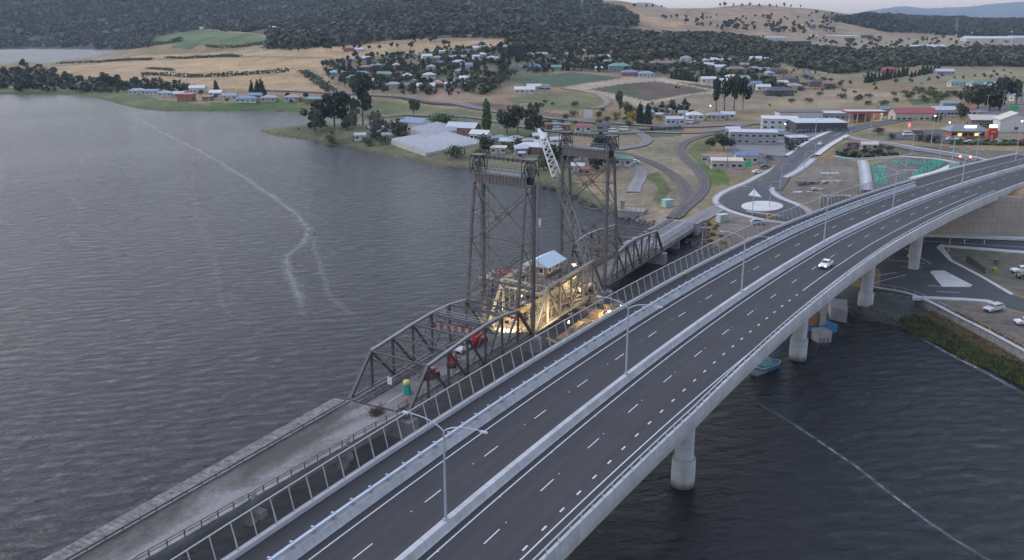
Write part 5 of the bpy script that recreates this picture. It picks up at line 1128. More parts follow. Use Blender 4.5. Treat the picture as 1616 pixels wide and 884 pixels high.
# named single trees
for u, v, k, lf, h, w, lab, nm in [
  (497, 207, 'pine', 'dark', 15, 1.05, 'low spreading dark pine at the tip end of the river point clump', 'pine_tree'), (507, 202, 'pine', 'dark', 17, .9, 'dark pine second from the tip in the river point clump', 'pine_tree'),
  (528, 200, 'pine', 'dark', 20, .85, 'broad dark pine in the middle of the river point clump', 'pine_tree'), (545, 199, 'pine', 'dark', 21, .7, 'dark pine just left of the tallest one on the river point', 'pine_tree'),
  (573, 198, 'pine', 'dark', 30, .55, 'tallest dark pine of the river point clump', 'pine_tree'), (500, 214, 'gum', 'olive', 15, .6, 'thin grey green gum standing before the dark pines on the point', 'gum_tree'),
  (558, 222, 'gum', 'olive', 17, .35, 'slim pale tree with bare stem below the tallest pine', 'tree'), (768, 212, 'poplar', 'poplar', 19, .8, 'tall green columnar poplar beside the cream gabled hall', 'poplar_tree'),
  (800, 212, 'round', 'gum', 15, .9, 'dark round tree left of the pair behind the crane', 'tree'), (817, 212, 'gum', 'gum', 16, .8, 'dark tree in the middle behind the crane tip', 'tree'), (842, 212, 'round', 'gum', 17, .85, 'big dark round tree just left of the crane tip', 'tree'),
  (653, 190, 'gum', 'gum', 13, .7, 'single dark gum left of the wide willow hedge', 'gum_tree'), (688, 196, 'bush', 'green', 8, 1.8, 'wide green willow clump behind the packing shed', 'willow'), (706, 196, 'bush', 'green', 8, 1.7, 'right hand half of the wide green willow clump', 'willow'),
  (940, 268, 'round', 'pine', 17, .75, 'dense dark tree seen through the far tower frame', 'tree'), (950, 262, 'round', 'dark', 15, .8, 'dark tree touching the green roofed house by the far tower', 'tree'),
  (1142, 237, 'round', 'gum', 9.5, 1.15, 'round dark tree in the gravel yard above the cream house', 'tree'), (1120, 238, 'gum', 'gum', 7, 1.0, 'loose dark tree left of the round yard tree', 'tree'), (1250, 239, 'bush', 'gum', 6, 1.2, 'dark round bush at the corner of the main road', 'shrub'),
  (1132, 219, 'bush', 'yellow', 3.5, 1.4, 'yellow flowering bush at the left end of the big grey shed', 'shrub'), (973, 187, 'bush', 'yellow', 5.5, 1.0, 'bright yellow bush, left of the clipped conifers by the road', 'shrub'), (1000, 190, 'bush', 'yellow', 7, 1.05, 'larger yellow green bush touching the clipped conifers', 'shrub'),
  (1040, 190, 'bush', 'yellow', 4, 1.3, 'low yellow green hedge right of the clipped conifers', 'shrub'), (475, 160, 'bush', 'yellow', 4, 1.2, 'yellow bush beside the shore house', 'shrub'),
  (1010, 195, 'conifer', 'pine', 13, .75, 'clipped dark conifer, left one of the pair by the road', 'conifer'), (1022, 196, 'conifer', 'pine', 13, .8, 'clipped dark conifer, right one of the pair by the road', 'conifer'),
  (978, 184, 'gum', 'gum', 15, .55, 'tall dark gum above the yellow bush by the road', 'gum_tree'), (990, 186, 'round', 'gum', 10, .9, 'dark round tree between yellow bushes by the road', 'tree'), (1080, 178, 'conifer', 'pine', 10, .9, 'dark conifer behind the blue grey corrugated shed', 'conifer'),
  (172, 140, 'round', 'gum', 17, .95, 'big dark cone shaped tree on the left shore', 'tree'), (38, 112, 'gum', 'dark', 15, .9, 'tall dark pine above the left shore scrub', 'pine_tree'), (341, 145, 'round', 'dark', 10, .65, 'lone dark pine among the left shore houses', 'pine_tree'),
  (398, 152, 'conifer', 'pine', 13, .7, 'dark conifer, left of the trio on the shore', 'conifer'), (406, 152, 'conifer', 'pine', 14, .7, 'dark conifer in the middle of the trio on the shore', 'conifer'), (414, 152, 'conifer', 'pine', 15, .8, 'dark conifer, right and tallest of the trio on the shore', 'conifer'),
  (1130, 175, 'gum', 'dark', 20, .62, 'dark gum, leftmost of the tall row above the terrace', 'gum_tree'), (1143, 175, 'gum', 'dark', 21, .62, 'dark gum, second of the tall row above the terrace', 'gum_tree'), (1158, 174, 'gum', 'dark', 22, .62, 'dark gum, third of the tall row above the terrace', 'gum_tree'), (1172, 173, 'gum', 'dark', 22, .6, 'dark gum, rightmost of the tall row above the terrace', 'gum_tree'),
  (1386, 213, 'bush', 'olive', 5, 1.3, 'grey green round bush on the road corner island', 'shrub'), (1409, 219, 'bush', 'gum', 3.5, 1.2, 'small dark bush beside the restaurant car park', 'shrub'), (1450, 222, 'bush', 'gum', 4, 1.1, 'dark clipped bush, left of three before the restaurant', 'shrub'), (1461, 224, 'bush', 'gum', 4.5, 1.1, 'dark clipped bush, middle of three before the restaurant', 'shrub'), (1475, 225, 'bush', 'dark', 5, 1.15, 'dark clipped bush, right and largest of three before the restaurant', 'shrub'),
  (1479, 192, 'bush', 'dark', 5, 1.3, 'dark bush beside the red roofed hall forecourt', 'shrub'), (1516, 187, 'round', 'gum', 9, 1.1, 'round dark tree in front of the red hip roofed white house', 'tree'),
  (1528, 164, 'round', 'gum', 14, 1.2, 'broad round tree left of the great dark cluster by the car park', 'tree'), (1542, 175, 'round', 'gum', 18, 1.05, 'large round tree at the centre of the dark cluster by the car park', 'tree'), (1562, 173, 'round', 'dark', 20, .95, 'tall dark tree of the cluster behind the car park', 'tree'), (1580, 170, 'gum', 'dark', 19, .9, 'dark tree at the right of the cluster behind the car park', 'tree'), (1603, 165, 'gum', 'gum', 15, .9, 'dark tree at the right edge beside the blue roofed house', 'tree'),
  (1535, 108, 'gum', 'olive', 26, .5, 'tall pale trunked gum standing over the dark belt', 'gum_tree'), (718, 250, 'bush', 'green', 8, 1.3, 'big dark green bush at the river end of the greenhouses', 'shrub'), (765, 240, 'round', 'gum', 9, 1.1, 'dark tree beside the cream box shed', 'tree'),
  (583, 230, 'bush', 'olive', 6, 1.3, 'grey round bush on the point beside the boathouse', 'shrub'), (608, 227, 'bush', 'green', 6, 1.2, 'green round bush before the dark roofed point house', 'shrub'), (595, 208, 'round', 'olive', 12, 1.1, 'rusty green round tree behind the point house', 'tree'), (548, 205, 'round', 'gum', 9, 1.0, 'dark round tree under the pines on the point', 'tree'), (525, 226, 'bush', 'olive', 6, 1.5, 'pale willow scrub on the point bank', 'shrub'), (630, 218, 'gum', 'gum', 9, .8, 'small dark gum right of the point house', 'gum_tree'),
  (755, 247, 'bush', 'green', 5, 1.2, 'green bush left of the cream box shed', 'shrub'), (895, 262, 'round', 'pine', 10, .9, 'dark green garden tree left of the far tower', 'tree'), (872, 258, 'round', 'gum', 9, 1.0, 'dark garden tree between crane boom and near tower', 'tree'), (858, 268, 'round', 'green', 8, 1.0, 'green garden tree beside the near tower', 'tree'), (815, 232, 'bush', 'olive', 6, 1.4, 'olive brown hedge tree behind the white bungalow', 'shrub')]:
    x, y, z = hit(u, v); tree(k, lf, x, y, h, w, lab, None, nm, 'shrub' if nm == 'shrub' else 'tree', z)
trees(scat([(1050, 108), (1100, 112), (1098, 128), (1060, 122)], 1, 1), 'conifer', 'pine', 9, .7, 'lone dark conifer on the upper lawn', None, 'conifer')
trees([(1060 + 6.5 * k, 124 + .9 * k) for k in range(7)], 'conifer', 'pine', 9.5, .95, 'dark conifer in the row above the ploughed field, left of the white shed', 'conifers in the row above the ploughed field', 'conifer')
trees([(1108 + 6 * k, 121 + 1.2 * k) for k in range(4)] + [(1141 + 6 * k, 131 + 1.2 * k) for k in range(4)], 'conifer', 'pine', 10, .9, 'dark conifer in the clump beside the white sheds at the field corner', 'conifers by the field corner sheds', 'conifer')
trees([(1194 + 6 * k, 130 + 1.2 * k) for k in range(6)], 'conifer', 'pine', 8, .9, 'dark conifer in the short row right of the field corner', 'conifers right of the field corner', 'conifer')
trees([(1368 + 6.2 * k, 131 - 1.1 * k) for k in range(11)] + [(1438 + 6 * k, 122 - 1.2 * k) for k in range(8)], 'conifer', 'pine', 11, .85, 'dark conifer in the long windbreak below the gum belt', 'conifers of the long windbreak', 'conifer')
trees(scat([(0, 118), (60, 112), (118, 128), (120, 146), (0, 147)], 26, 2, 40), 'gum', 'dark', 10, 1.0, 'dark scrubby tree in the thicket at the far left shore', 'trees in the far left shore thicket', 'tree')
trees(scat([(125, 138), (225, 132), (235, 142), (130, 147)], 14, 3, 30), 'bush', 'gum', 6, 1.5, 'low dark tree around the big cone shaped one on the left shore', 'low trees round the big left shore tree', 'tree')
trees(scat([(228, 131), (300, 140), (330, 150), (240, 145)], 8, 4, 60), 'round', 'gum', 6, 1.2, 'rounded garden tree behind the left shore houses', 'garden trees on the left shore', 'tree')
trees(scat([(330, 150), (480, 152), (520, 165), (340, 160)], 10, 5, 90), 'round', 'gum', 5, 1.2, 'small garden tree between houses of the shore row', 'garden trees of the shore row', 'tree')
trees(scat([(505, 108), (530, 96), (560, 104), (575, 128), (555, 144), (520, 128)], 24, 6, 25), 'gum', 'gum', 9, .95, 'dense gum at the left end of the hillside village', 'gums at the left end of the village', 'gum_tree')
trees(scat([(560, 92), (640, 86), (650, 122), (575, 120)], 26, 7, 40), 'gum', 'gum', 9, .95, 'gum growing among the roofs of the upper village', 'gums among the upper village roofs', 'gum_tree')
trees(scat([(560, 128), (640, 124), (680, 134), (720, 146), (600, 150), (565, 142)], 26, 8, 45), 'round', 'gum', 8, 1.0, 'bushy dark tree along the lower village gardens', 'trees in the lower village gardens', 'tree')
trees(scat([(640, 92), (790, 80), (800, 112), (680, 116)], 28, 9, 60), 'round', 'gum', 7, 1.0, 'dark garden tree on the open slope beneath the crest', 'garden trees on the open slope', 'tree')
trees(scat([(690, 114), (800, 108), (810, 140), (730, 148)], 32, 10, 40), 'gum', 'olive', 9, .9, 'grey green gum on the slope right of the white sheds', 'gums right of the white sheds', 'gum_tree')
trees(scat([(788, 85), (830, 84), (825, 125), (790, 128)], 16, 11, 30), 'gum', 'dark', 15, .7, 'tall dark gum of the stand left of the green crop', 'tall gums left of the green crop', 'gum_tree')
trees(scat([(838, 80), (985, 84), (975, 106), (845, 108)], 40, 12, 40), 'gum', 'gum', 11, .85, 'gum on the slope between wooded rise and green crop', 'gums above the green crop', 'gum_tree')
trees(scat([(985, 96), (1060, 94), (1050, 116), (1000, 116)], 10, 13, 80), 'round', 'gum', 7, .9, 'dark tree beside the long brown roofed house', 'trees by the long brown roof', 'tree')
trees(scat([(1110, 92), (1230, 94), (1210, 120), (1130, 112)], 16, 14, 70), 'round', 'gum', 8, 1.0, 'dark tree by the pale houses below the gum belt', 'trees below the gum belt', 'tree')
trees(scat([(1225, 120), (1340, 128), (1345, 140), (1230, 146)], 18, 15, 50), 'bush', 'gum', 6, 1.3, 'dark shrubby tree beside the houses on the middle slope', 'shrubs on the middle slope', 'shrub')
trees(scat([(1210, 148), (1420, 142), (1420, 170), (1260, 172)], 12, 16, 200), 'bush', 'gum', 5, 1.5, 'isolated dark bush in the dry paddock behind the terrace', 'bushes in the dry paddock', 'shrub')
trees(scat([(1400, 150), (1500, 140), (1530, 160), (1470, 166)], 14, 17, 60), 'bush', 'green', 5, 1.5, 'green bush along the damp hollow of the right paddock', 'bushes in the damp hollow', 'shrub')
trees(scat([(990, 172), (1090, 165), (1100, 186), (1020, 186)], 12, 18, 60), 'round', 'gum', 7, 1.0, 'dark garden tree behind the junction cottages', 'trees behind the junction cottages', 'tree')
trees(scat([(805, 188), (1000, 180), (1000, 200), (860, 205)], 12, 19, 120), 'bush', 'olive', 5, 1.2, 'olive bush along the road behind the lift towers', 'bushes along the road behind the towers', 'shrub')
trees(scat([(780, 205), (900, 225), (900, 262), (800, 255)], 16, 20, 60), 'bush', 'green', 5.5, 1.2, 'green garden shrub among the riverside sheds', 'shrubs among the riverside sheds', 'shrub')
trees(scat([(580, 205), (640, 205), (640, 228), (580, 225)], 10, 21, 50), 'round', 'gum', 8, .9, 'dark tree in the garden of the point house', 'trees round the point house', 'tree')
trees(scat([(860, 160), (1000, 172), (960, 186), (840, 178)], 6, 23, 120), 'bush', 'gum', 5, 1.3, 'dark bush in the hollow above the road', 'bushes in the hollow', 'shrub')
trees(scat([(1318, 242), (1400, 238), (1415, 242), (1360, 250), (1320, 250)], 14, 24, 25), 'bush', 'dark', 3, 1.4, 'dark clipped garden bush around the tiled bungalow loop', 'bushes in the road loop garden', 'shrub')
trees(scat([(1500, 224), (1612, 216), (1612, 226), (1520, 230)], 9, 25, 60), 'bush', 'green', 2.6, 1.5, 'low green bush round the restaurant', 'bushes round the restaurant', 'shrub')
trees([(1004 + k * 13 + random.uniform(-4, 4), 11 + abs(k - 12) * .25) for k in range(0, 26)], 'gum', 'dark', 13, .9, 'gum silhouetted on the skyline of the dry hill', 'gums on the dry hill skyline', 'gum_tree')
trees(scat([(1020, 30), (1300, 22), (1330, 44), (1250, 54), (1090, 44)], 60, 26, 30), 'gum', 'gum', 11, 1.2, 'scattered gum on the face of the dry hill', 'gums on the face of the dry hill', 'gum_tree')
trees(scat([(1260, 62), (1540, 62), (1500, 76), (1350, 80)], 34, 27, 40), 'gum', 'gum', 9, 1.3, 'scattered tree on the distant plain', 'trees on the distant plain', 'tree')
trees(scat([(425, 70), (700, 66), (720, 78), (430, 84)], 34, 28, 40), 'gum', 'gum', 9, 1.0, 'scattered gum at the top of the dry paddocks', 'gums at the top of the dry paddocks', 'gum_tree')
trees(scat([(1105, 342), (1128, 352), (1160, 386), (1125, 394), (1108, 372)], 14, 29, 20), 'bush', 'dry', 1.5, 1.7, 'straw coloured tussock on the bank beside the old bridge', 'tussocks on the bank', 'shrub')
trees([(840, 293), (858, 297), (872, 300), (888, 305), (905, 312), (920, 320), (935, 328)], 'bush', 'olive', 3, 1.7, 'low scrub along the river bank behind the towers', 'bank scrub behind the towers', 'shrub')
# hedge lines in the paddocks, each one hedge
def hedge(px, h, w, label, lf='gum'):
    P = smooth_line([hit(*p)[:2] for p in px], 2.0, 1); n_ = len(P) * 9; r = np.random.default_rng(n_); i = r.integers(0, len(P), n_); d = r.normal(size=(n_, 3)); d /= np.linalg.norm(d, axis=1)[:, None]
    wv = (.55 + .6 * np.abs(np.sin(i * .21) * np.cos(i * .083 + 1))); c = np.column_stack([P[i] + r.normal(size=(n_, 2)) * w * .3, height(P[i, 0], P[i, 1]) + h * .4]); c += d * np.column_stack([np.full(n_, w * .4), np.full(n_, w * .4), h * .55 * wv])
    a = np.cross(d, r.normal(size=(n_, 3))); a /= np.linalg.norm(a, axis=1)[:, None]; b_ = np.cross(d, a); sz = r.uniform(.4, .9, n_)[:, None]
    tag(link('hedge', npmesh('hedge', np.stack([c - a * sz - b_ * sz, c + a * sz - b_ * sz, c + a * sz + b_ * sz, c - a * sz + b_ * sz], 1).reshape(-1, 3), np.arange(4 * n_).reshape(n_, 4), leaf[lf])), label, 'hedge')
hedge([(90, 101), (150, 98), (240, 95)], 3.5, 4, 'dark hedge line beside the upstream lake, left half'); hedge([(262, 92), (330, 90), (378, 90)], 3.5, 4, 'dark hedge line beside the upstream lake, right half')
hedge([(226, 119), (270, 120), (330, 122), (404, 118), (455, 114)], 4.5, 5, 'long ragged hedge across the middle of the dry paddock'); hedge([(235, 109), (272, 112)], 3, 4, 'short hedge in the upper dry paddock')
hedge([(325, 74), (420, 70)], 5, 6, 'tree line at the foot of the green hill'); hedge([(232, 72), (285, 66)], 8, 8, 'dark tree line beside the green hill foot')
hedge([(845, 108), (900, 103), (985, 113)], 4, 5, 'hedge bounding the green crop field'); hedge([(480, 115), (500, 128), (522, 146)], 4, 7, 'scrub along the lane left of the village')
hedge([(1060, 116), (1090, 111), (1110, 106)], 2, 2, 'clipped hedge across the upper lawn'); hedge([(1450, 148), (1480, 152), (1510, 150)], 4, 5, 'hedge between the right paddocks')
hedge([(1330, 246), (1372, 250), (1408, 247)], 2.2, 2.5, 'dense hedge behind the road loop garden', 'dark'); hedge([(1505, 228), (1560, 229), (1612, 230)], 1.6, 2, 'clipped hedge along the restaurant car park', 'green')
hedge([(1030, 172), (1085, 168)], 3, 3, 'hedge above the junction cottages'); hedge([(1010, 206), (1070, 203)], 1.2, 2, 'rough grass line at the junction', 'olive')
# woods too far and too many to count
def forest(name, poly, per, hmin, hmax, lf, seed, dmax=3300, nmax=16000):
    r = np.random.default_rng(seed); us_ = np.array([max(-250, min(1760, p[0])) for p in poly]); t0, t1 = (us_.min() - 808) / (F * CP) - .02, (us_.max() - 808) / (F * CP) + .02; d0 = 280
    area = (dmax ** 2 - d0 ** 2) / 2 * (t1 - t0); N = int(min(area / per, 600000)); D = np.sqrt(r.uniform(d0 ** 2, dmax ** 2, N)); x = r.uniform(t0, t1, N) * D; z = height(x, D); u, v = proj(x, D, z)
    nz_ = hills(x * .9, D * .9); ok = inpoly(u + nz_ * 4, v + nz_ * 1.4, poly) & (r.random(N) < np.clip(.8 + .62 * hills(x * 2.3 + 9, D * 2.1), .14, 1)) & (z > 1.2) & (v > -30) & (u > -260) & (u < 1780); x, D, z = x[ok][:nmax], D[ok][:nmax], z[ok][:nmax]; n_ = len(x)
    cv, cf = [], []; tm = [crown_mesh('round', 40 + k, 26) for k in range(5)]
    V_, F_ = [], []; o = 0
    pick = r.integers(0, 5, n_)
    for k in range(5):
        s_ = pick == k; m_ = s_.sum()
        if not m_: continue
        v, f = tm[k]; v = (v - (0, 0, .5)) * (1.35, 1.35, 1.1) + (0, 0, .5); c0 = v.reshape(-1, 4, 3); c0 = (c0 - c0.mean(1, keepdims=True)) * 2.6 + c0.mean(1, keepdims=True); v = c0.reshape(-1, 3)
        hh = r.uniform(hmin, hmax, m_); a = r.uniform(0, 6.28, m_); w = hh * r.uniform(.75, 1.1, m_)
        X = x[s_][:, None] + (v[:, 0] * np.cos(a)[:, None] - v[:, 1] * np.sin(a)[:, None]) * w[:, None]; Y = D[s_][:, None] + (v[:, 0] * np.sin(a)[:, None] + v[:, 1] * np.cos(a)[:, None]) * w[:, None]; Z = z[s_][:, None] - .1 * hh[:, None] + v[:, 2] * hh[:, None]
        V_.append(np.stack([X, Y, Z], -1).reshape(-1, 3)); F_.append((f[None] + (np.arange(m_) * len(v))[:, None, None]).reshape(-1, 4) + o); o += m_ * len(v)
    tag(link(name, npmesh(name, np.concatenate(V_), np.concatenate(F_), mat(name + '_leaf', lf, .9, .55, .035, spec=.1))), kind='stuff'); return n_
VILLAGE = [(512, 102), (640, 84), (800, 74), (860, 66), (985, 92), (1110, 98), (1230, 98), (1235, 145), (1190, 140), (1060, 118), (1000, 116), (880, 110), (800, 118), (790, 150), (720, 150), (600, 150), (550, 140)]
SHOREL = [(-40, 118), (30, 110), (70, 108), (118, 126), (230, 130), (300, 138), (330, 148), (240, 146), (120, 147), (-40, 146)]
for q, (poly, n_, lab) in enumerate([([(545, 98), (640, 90), (800, 88), (805, 136), (700, 142), (600, 140), (560, 130)], 15, 'small pale house half hidden among the trees of the hillside village'), ([(842, 70), (985, 88), (975, 106), (845, 104)], 11, 'small pale house half hidden by gums above the green crop field'), ([(1070, 95), (1225, 100), (1255, 142), (1180, 134), (1090, 112)], 14, 'small pale house half hidden by shrubs below the gum belt'), ([(1005, 176), (1100, 174), (1110, 186), (1010, 190)], 5, 'small pale cottage half hidden behind the road junction cottages'), ([(560, 205), (640, 207), (650, 222), (590, 224)], 4, 'small pale cottage half hidden by trees on the river point'), ([(790, 212), (900, 232), (900, 255), (810, 246)], 8, 'small pale shed half hidden among riverside garden shrubs')]):
    rs_ = random.Random(q)
    for u, v in scat(poly, n_, 90 + q, 150): house(u, v, rs_.uniform(8, 12) * (1 if q < 3 else .62), rs_.uniform(6, 8) * (1 if q < 3 else .62), 2.7, rs_.choice('wctg'), rs_.choice('SSGbCNG'), rs_.choice(('gable', 'hip')), lab, rs_.choice((0, 8, -12, 20, 90)), 'house' if q < 3 else ('cottage' if q < 5 else 'shed'), 'house' if q < 3 else ('cottage' if q < 5 else 'shed'), 'small pale roofs, cluster %d' % (q + 1), 2)
NF = [forest('shore_thicket', SHOREL, 75, 2.5, 8, (.056, .066, .042), 21, 1300, 900), forest('shrubbery', VILLAGE, 80, 2.5, 7.5, (.062, .072, .042), 11, 1500, 7000), forest('riverside_undergrowth', [(440, 205), (520, 200), (600, 204), (640, 222), (600, 238), (520, 226)], 60, 1.2, 3, (.075, .085, .045), 12, 700, 300), forest('paddock_scrub', [(1210, 100), (1340, 122), (1430, 118), (1610, 112), (1610, 160), (1480, 164), (1300, 175), (1210, 170)], 700, 1.5, 4, (.06, .068, .04), 13, 1300, 500), forest('plain_scrub', [(1180, 62), (1616, 60), (1616, 78), (1300, 82)], 2500, 3, 8, (.05, .056, .036), 14, 2600, 600), forest('mountain_forest', FOREST, 95, 6.5, 13, (.078, .083, .064), 1, 3300, 22000), forest('gum_wood', BELT, 36, 4.5, 10.5, (.076, .08, .052), 2, 2300, 15000), forest('ridge_wood', RIDGE, 80, 6, 12, (.05, .058, .042), 3, 3300, 9000),
      forest('hill_scrub', [(1040, 36), (1130, 36), (1300, 40), (1320, 50), (1260, 54), (1100, 46)], 900, 7, 12, (.04, .046, .03), 4, 3000, 900)]
print('forest trees', NF)
# reeds and rushes on the right bank
RP = [tuple(unp(u, v, 1)) for u, v in [(1418, 503), (1470, 494), (1513, 510), (1554, 530), (1616, 564), (1720, 616), (1720, 672), (1616, 606), (1567, 582), (1525, 565), (1491, 544), (1440, 524)]]
r = np.random.default_rng(5); xs0, ys0 = [p[0] for p in RP], [p[1] for p in RP]; N = 60000; x = r.uniform(min(xs0), max(xs0), N); y = r.uniform(min(ys0), max(ys0), N); k = inpoly(x, y, RP); x, y = x[k], y[k]; z = height(x, y); k = z > -.25; x, y, z = x[k], y[k], np.maximum(z[k], 0)
edge = pdist(x, y, WATER, False); g = edge + hills(x * 6, y * 6) * 1.2
def blades(name, sel, col, h):
    n_ = int(sel.sum()); X, Y, Z = x[sel], y[sel], z[sel]; a = r.uniform(0, 6.28, n_); hh = r.uniform(.55, 1.1, n_) * h; w = r.uniform(.10, .22, n_); lx, ly = r.normal(size=n_) * .3, r.normal(size=n_) * .3
    v = np.stack([np.stack([X - w * np.cos(a), Y - w * np.sin(a), Z - .1], 1), np.stack([X + w * np.cos(a), Y + w * np.sin(a), Z - .1], 1), np.stack([X + lx + .04, Y + ly, Z + hh], 1), np.stack([X + lx - .04, Y + ly, Z + hh], 1)], 1).reshape(-1, 3)
    tag(link(name, npmesh(name, v, np.arange(4 * n_).reshape(n_, 4), mat(name + '_blade', col, .9, .4, .5, spec=.1))), kind='stuff')
blades('rushes', g < 5.5, (.12, .14, .06), 1.0); blades('dry_grass', (g >= 5.5) & (r.random(len(g)) < .7), (.27, .21, .12), .8)
# rocks along the banks
rk = MB()
def rocks(px, n_, s_, spread):
    P = smooth_line([hit(*p)[:2] for p in px], 1.0, 1)
    for _ in range(n_):
        p = P[random.randrange(len(P))]; xx, yy = p[0] + random.gauss(0, spread), p[1] + random.gauss(0, spread); zz = max(-.2, H1(xx, yy)); k = random.uniform(.4, 1.3) * s_; rk.box((xx, yy, zz + k * .1), (k, k * random.uniform(.6, 1), k * .7), random.uniform(0, 3), random.uniform(.5, .8))
rocks([(1092, 360), (1100, 380), (1112, 393), (1150, 404), (1200, 424)], 260, 1.1, 1.6); rocks([(930, 329), (974, 336), (1000, 346), (1030, 357)], 120, 1.2, 1.2); rocks([(1340, 490), (1400, 500), (1440, 515)], 200, .5, 2); rocks([(850, 292), (900, 308), (930, 326)], 60, 1, 1)
tag(rk.build('rocks', mat('rock', (.11, .10, .09), .95, .4, .6)), kind='stuff')
# ------------------------------------------------------------------ vehicles
def put(t, p, rz, label, cat=None, group=None):
    t.location = p; t.rotation_euler = (0, 0, rz); ORG[t.name] = (0, 0, 0); return tag(t, label, cat, group)
CARP = {}
def make_car(kind, c):
    t = thing({'ute': 'utility_truck', 'van': 'van', 'wagon': 'station_wagon', 'car': 'parked_car', 'truck': 'truck'}[kind], (0, 0, 0), 'x', 'car'); ORG[t.name] = (0, 0, 0); pm = paint(c, .25)
    if kind == 'ute': body = [(-2.6, .38), (2.55, .38), (2.62, .75), (2.5, 1.0), (1.3, 1.12), (-2.6, 1.12)]; cab = [(1.25, 1.1), (.6, 1.75), (-.75, 1.78), (-1.0, 1.1)]
    elif kind == 'wagon': body = [(-2.4, .36), (2.4, .36), (2.48, .7), (2.3, .92), (1.3, 1.02), (-2.42, 1.05)]; cab = [(1.25, 1.0), (.45, 1.62), (-1.9, 1.64), (-2.35, 1.03)]
    elif kind == 'van': body = [(-2.6, .4), (2.5, .4), (2.55, .9), (2.2, 1.15), (-2.6, 1.2)]; cab = [(2.15, 1.12), (1.5, 2.1), (-2.55, 2.15), (-2.6, 1.15)]
    else: body = [(-2.1, .34), (2.1, .34), (2.16, .62), (2.0, .85), (1.1, .96), (-1.7, .98), (-2.14, .92)]; cab = [(1.1, .94), (.4, 1.45), (-.9, 1.47), (-1.6, .96)]
    MB().side(body, 1.82).build('body', pm, t)
    MB().side(cab, 1.72, topw=1.36, zt=cab[0][1] + .15).build('cabin', pm, t)
    g = MB(); x0, z0 = cab[0]; x1, z1 = cab[1]; x2, z2 = cab[2]; x3, z3 = cab[3]; e = .025
    L_ = lambda a, b_, f: (a[0] + (b_[0] - a[0]) * f, a[1] + (b_[1] - a[1]) * f)
    def quad(pA, pB, wA, wB, out): g.add([(pA[0] + out[0], -wA, pA[1] + out[1]), (pA[0] + out[0], wA, pA[1] + out[1]), (pB[0] + out[0], wB, pB[1] + out[1]), (pB[0] + out[0], -wB, pB[1] + out[1])], [(0, 1, 2, 3)])
    quad(L_(cab[0], cab[1], .18), L_(cab[0], cab[1], .9), .76, .64, (e, e))
    quad(L_(cab[3], cab[2], .25), L_(cab[3], cab[2], .88), .74, .62, (-e, e)); g.build('windscreen', glass, t)
    for sy in (-1, 1):
        g = MB(); a, b_ = L_(cab[0], cab[1], .25), L_(cab[0], cab[1], .88); c2, d = L_(cab[3], cab[2], .88), L_(cab[3], cab[2], .25); w0, w1 = .862, .70
        g.add([(a[0] - .12, sy * (w0 + .01), a[1]), (d[0] + .12, sy * (w0 + .01), d[1]), (c2[0] + .1, sy * w1, c2[1]), (b_[0] - .1, sy * w1, b_[1])], [(0, 1, 2, 3)]); g.build('side_window', glass, t)
    xf, xr = body[1][0] - .85, body[0][0] + .85
    for sx in (xf, xr):
        for sy in (-.82, .82):
            w = MB().tube([(sx, sy - .11, .34), (sx, sy + .11, .34)], .34, 16).build('wheel', rubber, t); MB().tube([(sx, sy - .115, .34), (sx, sy + .115, .34)], .2, 12).build('rim', galv, w)
    xe = body[2][0]
    for sy in (-.66, .66): MB().box((xe - .06, sy, body[2][1] + .03), (.18, .36, .16)).build('headlight', mat('headlight', (.75, .75, .72), .2), t); MB().box((body[0][0] + .0, sy, .85), (.08, .3, .18)).build('tail_light', mat('tail_red', (.3, .02, .02), .3), t)
    MB().box((xe - .02, 0, .5), (.12, 1.1, .2)).build('bumper', rubber, t)
    if kind == 'ute': MB().box((-1.85, 0, 1.13), (1.35, 1.5, .03)).build('tray', dark_steel, t); MB().tube([(-.95, -.7, 1.1), (-.95, -.7, 1.75), (-.95, .7, 1.75), (-.95, .7, 1.1)], .05, 6).build('sports_bar', dark_steel, t)
    if kind == 'wagon':
        for sy in (-.6, .6): MB().beam((.3, sy, 1.7), (-1.8, sy, 1.7), .06, .05).build('roof_rail', galv, t)
    return t
def car(kind, c, p, rz, label, cat='car', group=None):
    key = (kind, c)
    if key not in CARP: CARP[key] = make_car(kind, c); t = CARP[key]
    else: t = copy_tree(CARP[key])
    return put(t, p, rz, label, cat, group)
def dir_px(u0, v0, u1, v1, z): a, b_ = unp(u0, v0, z), unp(u1, v1, z); return math.atan2(b_[1] - a[1], b_[0] - a[0])
sv, ov = bso(*unp(1300, 424, 17)); bp_ = bpt(float(sv[0]), 4.9, .02); b2 = bpt(float(sv[0]) - 3, 4.9); WHITE = (.66, .66, .66)
ute = car('ute', WHITE, bp_, math.atan2(b2[1] - bp_[1], b2[0] - bp_[0]), 'white utility truck driving toward the camera on the new bridge', 'utility truck')
ute.scale = (.86, .86, .86)
for ch in list(ute.children):
    if ch.name.startswith('headlight'): ch.data = ch.data.copy(); ch.data.materials[0] = mat('headlight_on', (1, 1, 1), .3, emit=(1, .97, .9), es=2.2)
car('wagon', (.42, .44, .47), (*unp(1568, 490, 3.15), 3.12), dir_px(1552, 494, 1586, 487, 3) + math.pi, 'silver station wagon parked on the brown gravel beside the right bank road', 'station wagon')
car('ute', (.66, .66, .65), (*unp(1612, 430, 3.1), 3.05), R(185), 'white utility truck parked at the right edge behind the black fence', 'utility truck')
car('car', (.03, .03, .035), (*unp(1617, 438, 3.1), 3.05), R(185), 'black car in front of the white utility truck at the right edge')
car('car', (.6, .6, .6), (*unp(1618, 512, 3.1), 3.1), R(175), 'white car cut off by the right edge below the silver wagon')
car('wagon', (.33, .38, .45), hit(1197, 354), R(4), 'pale blue station wagon on the brown lot below the roundabout', 'station wagon')
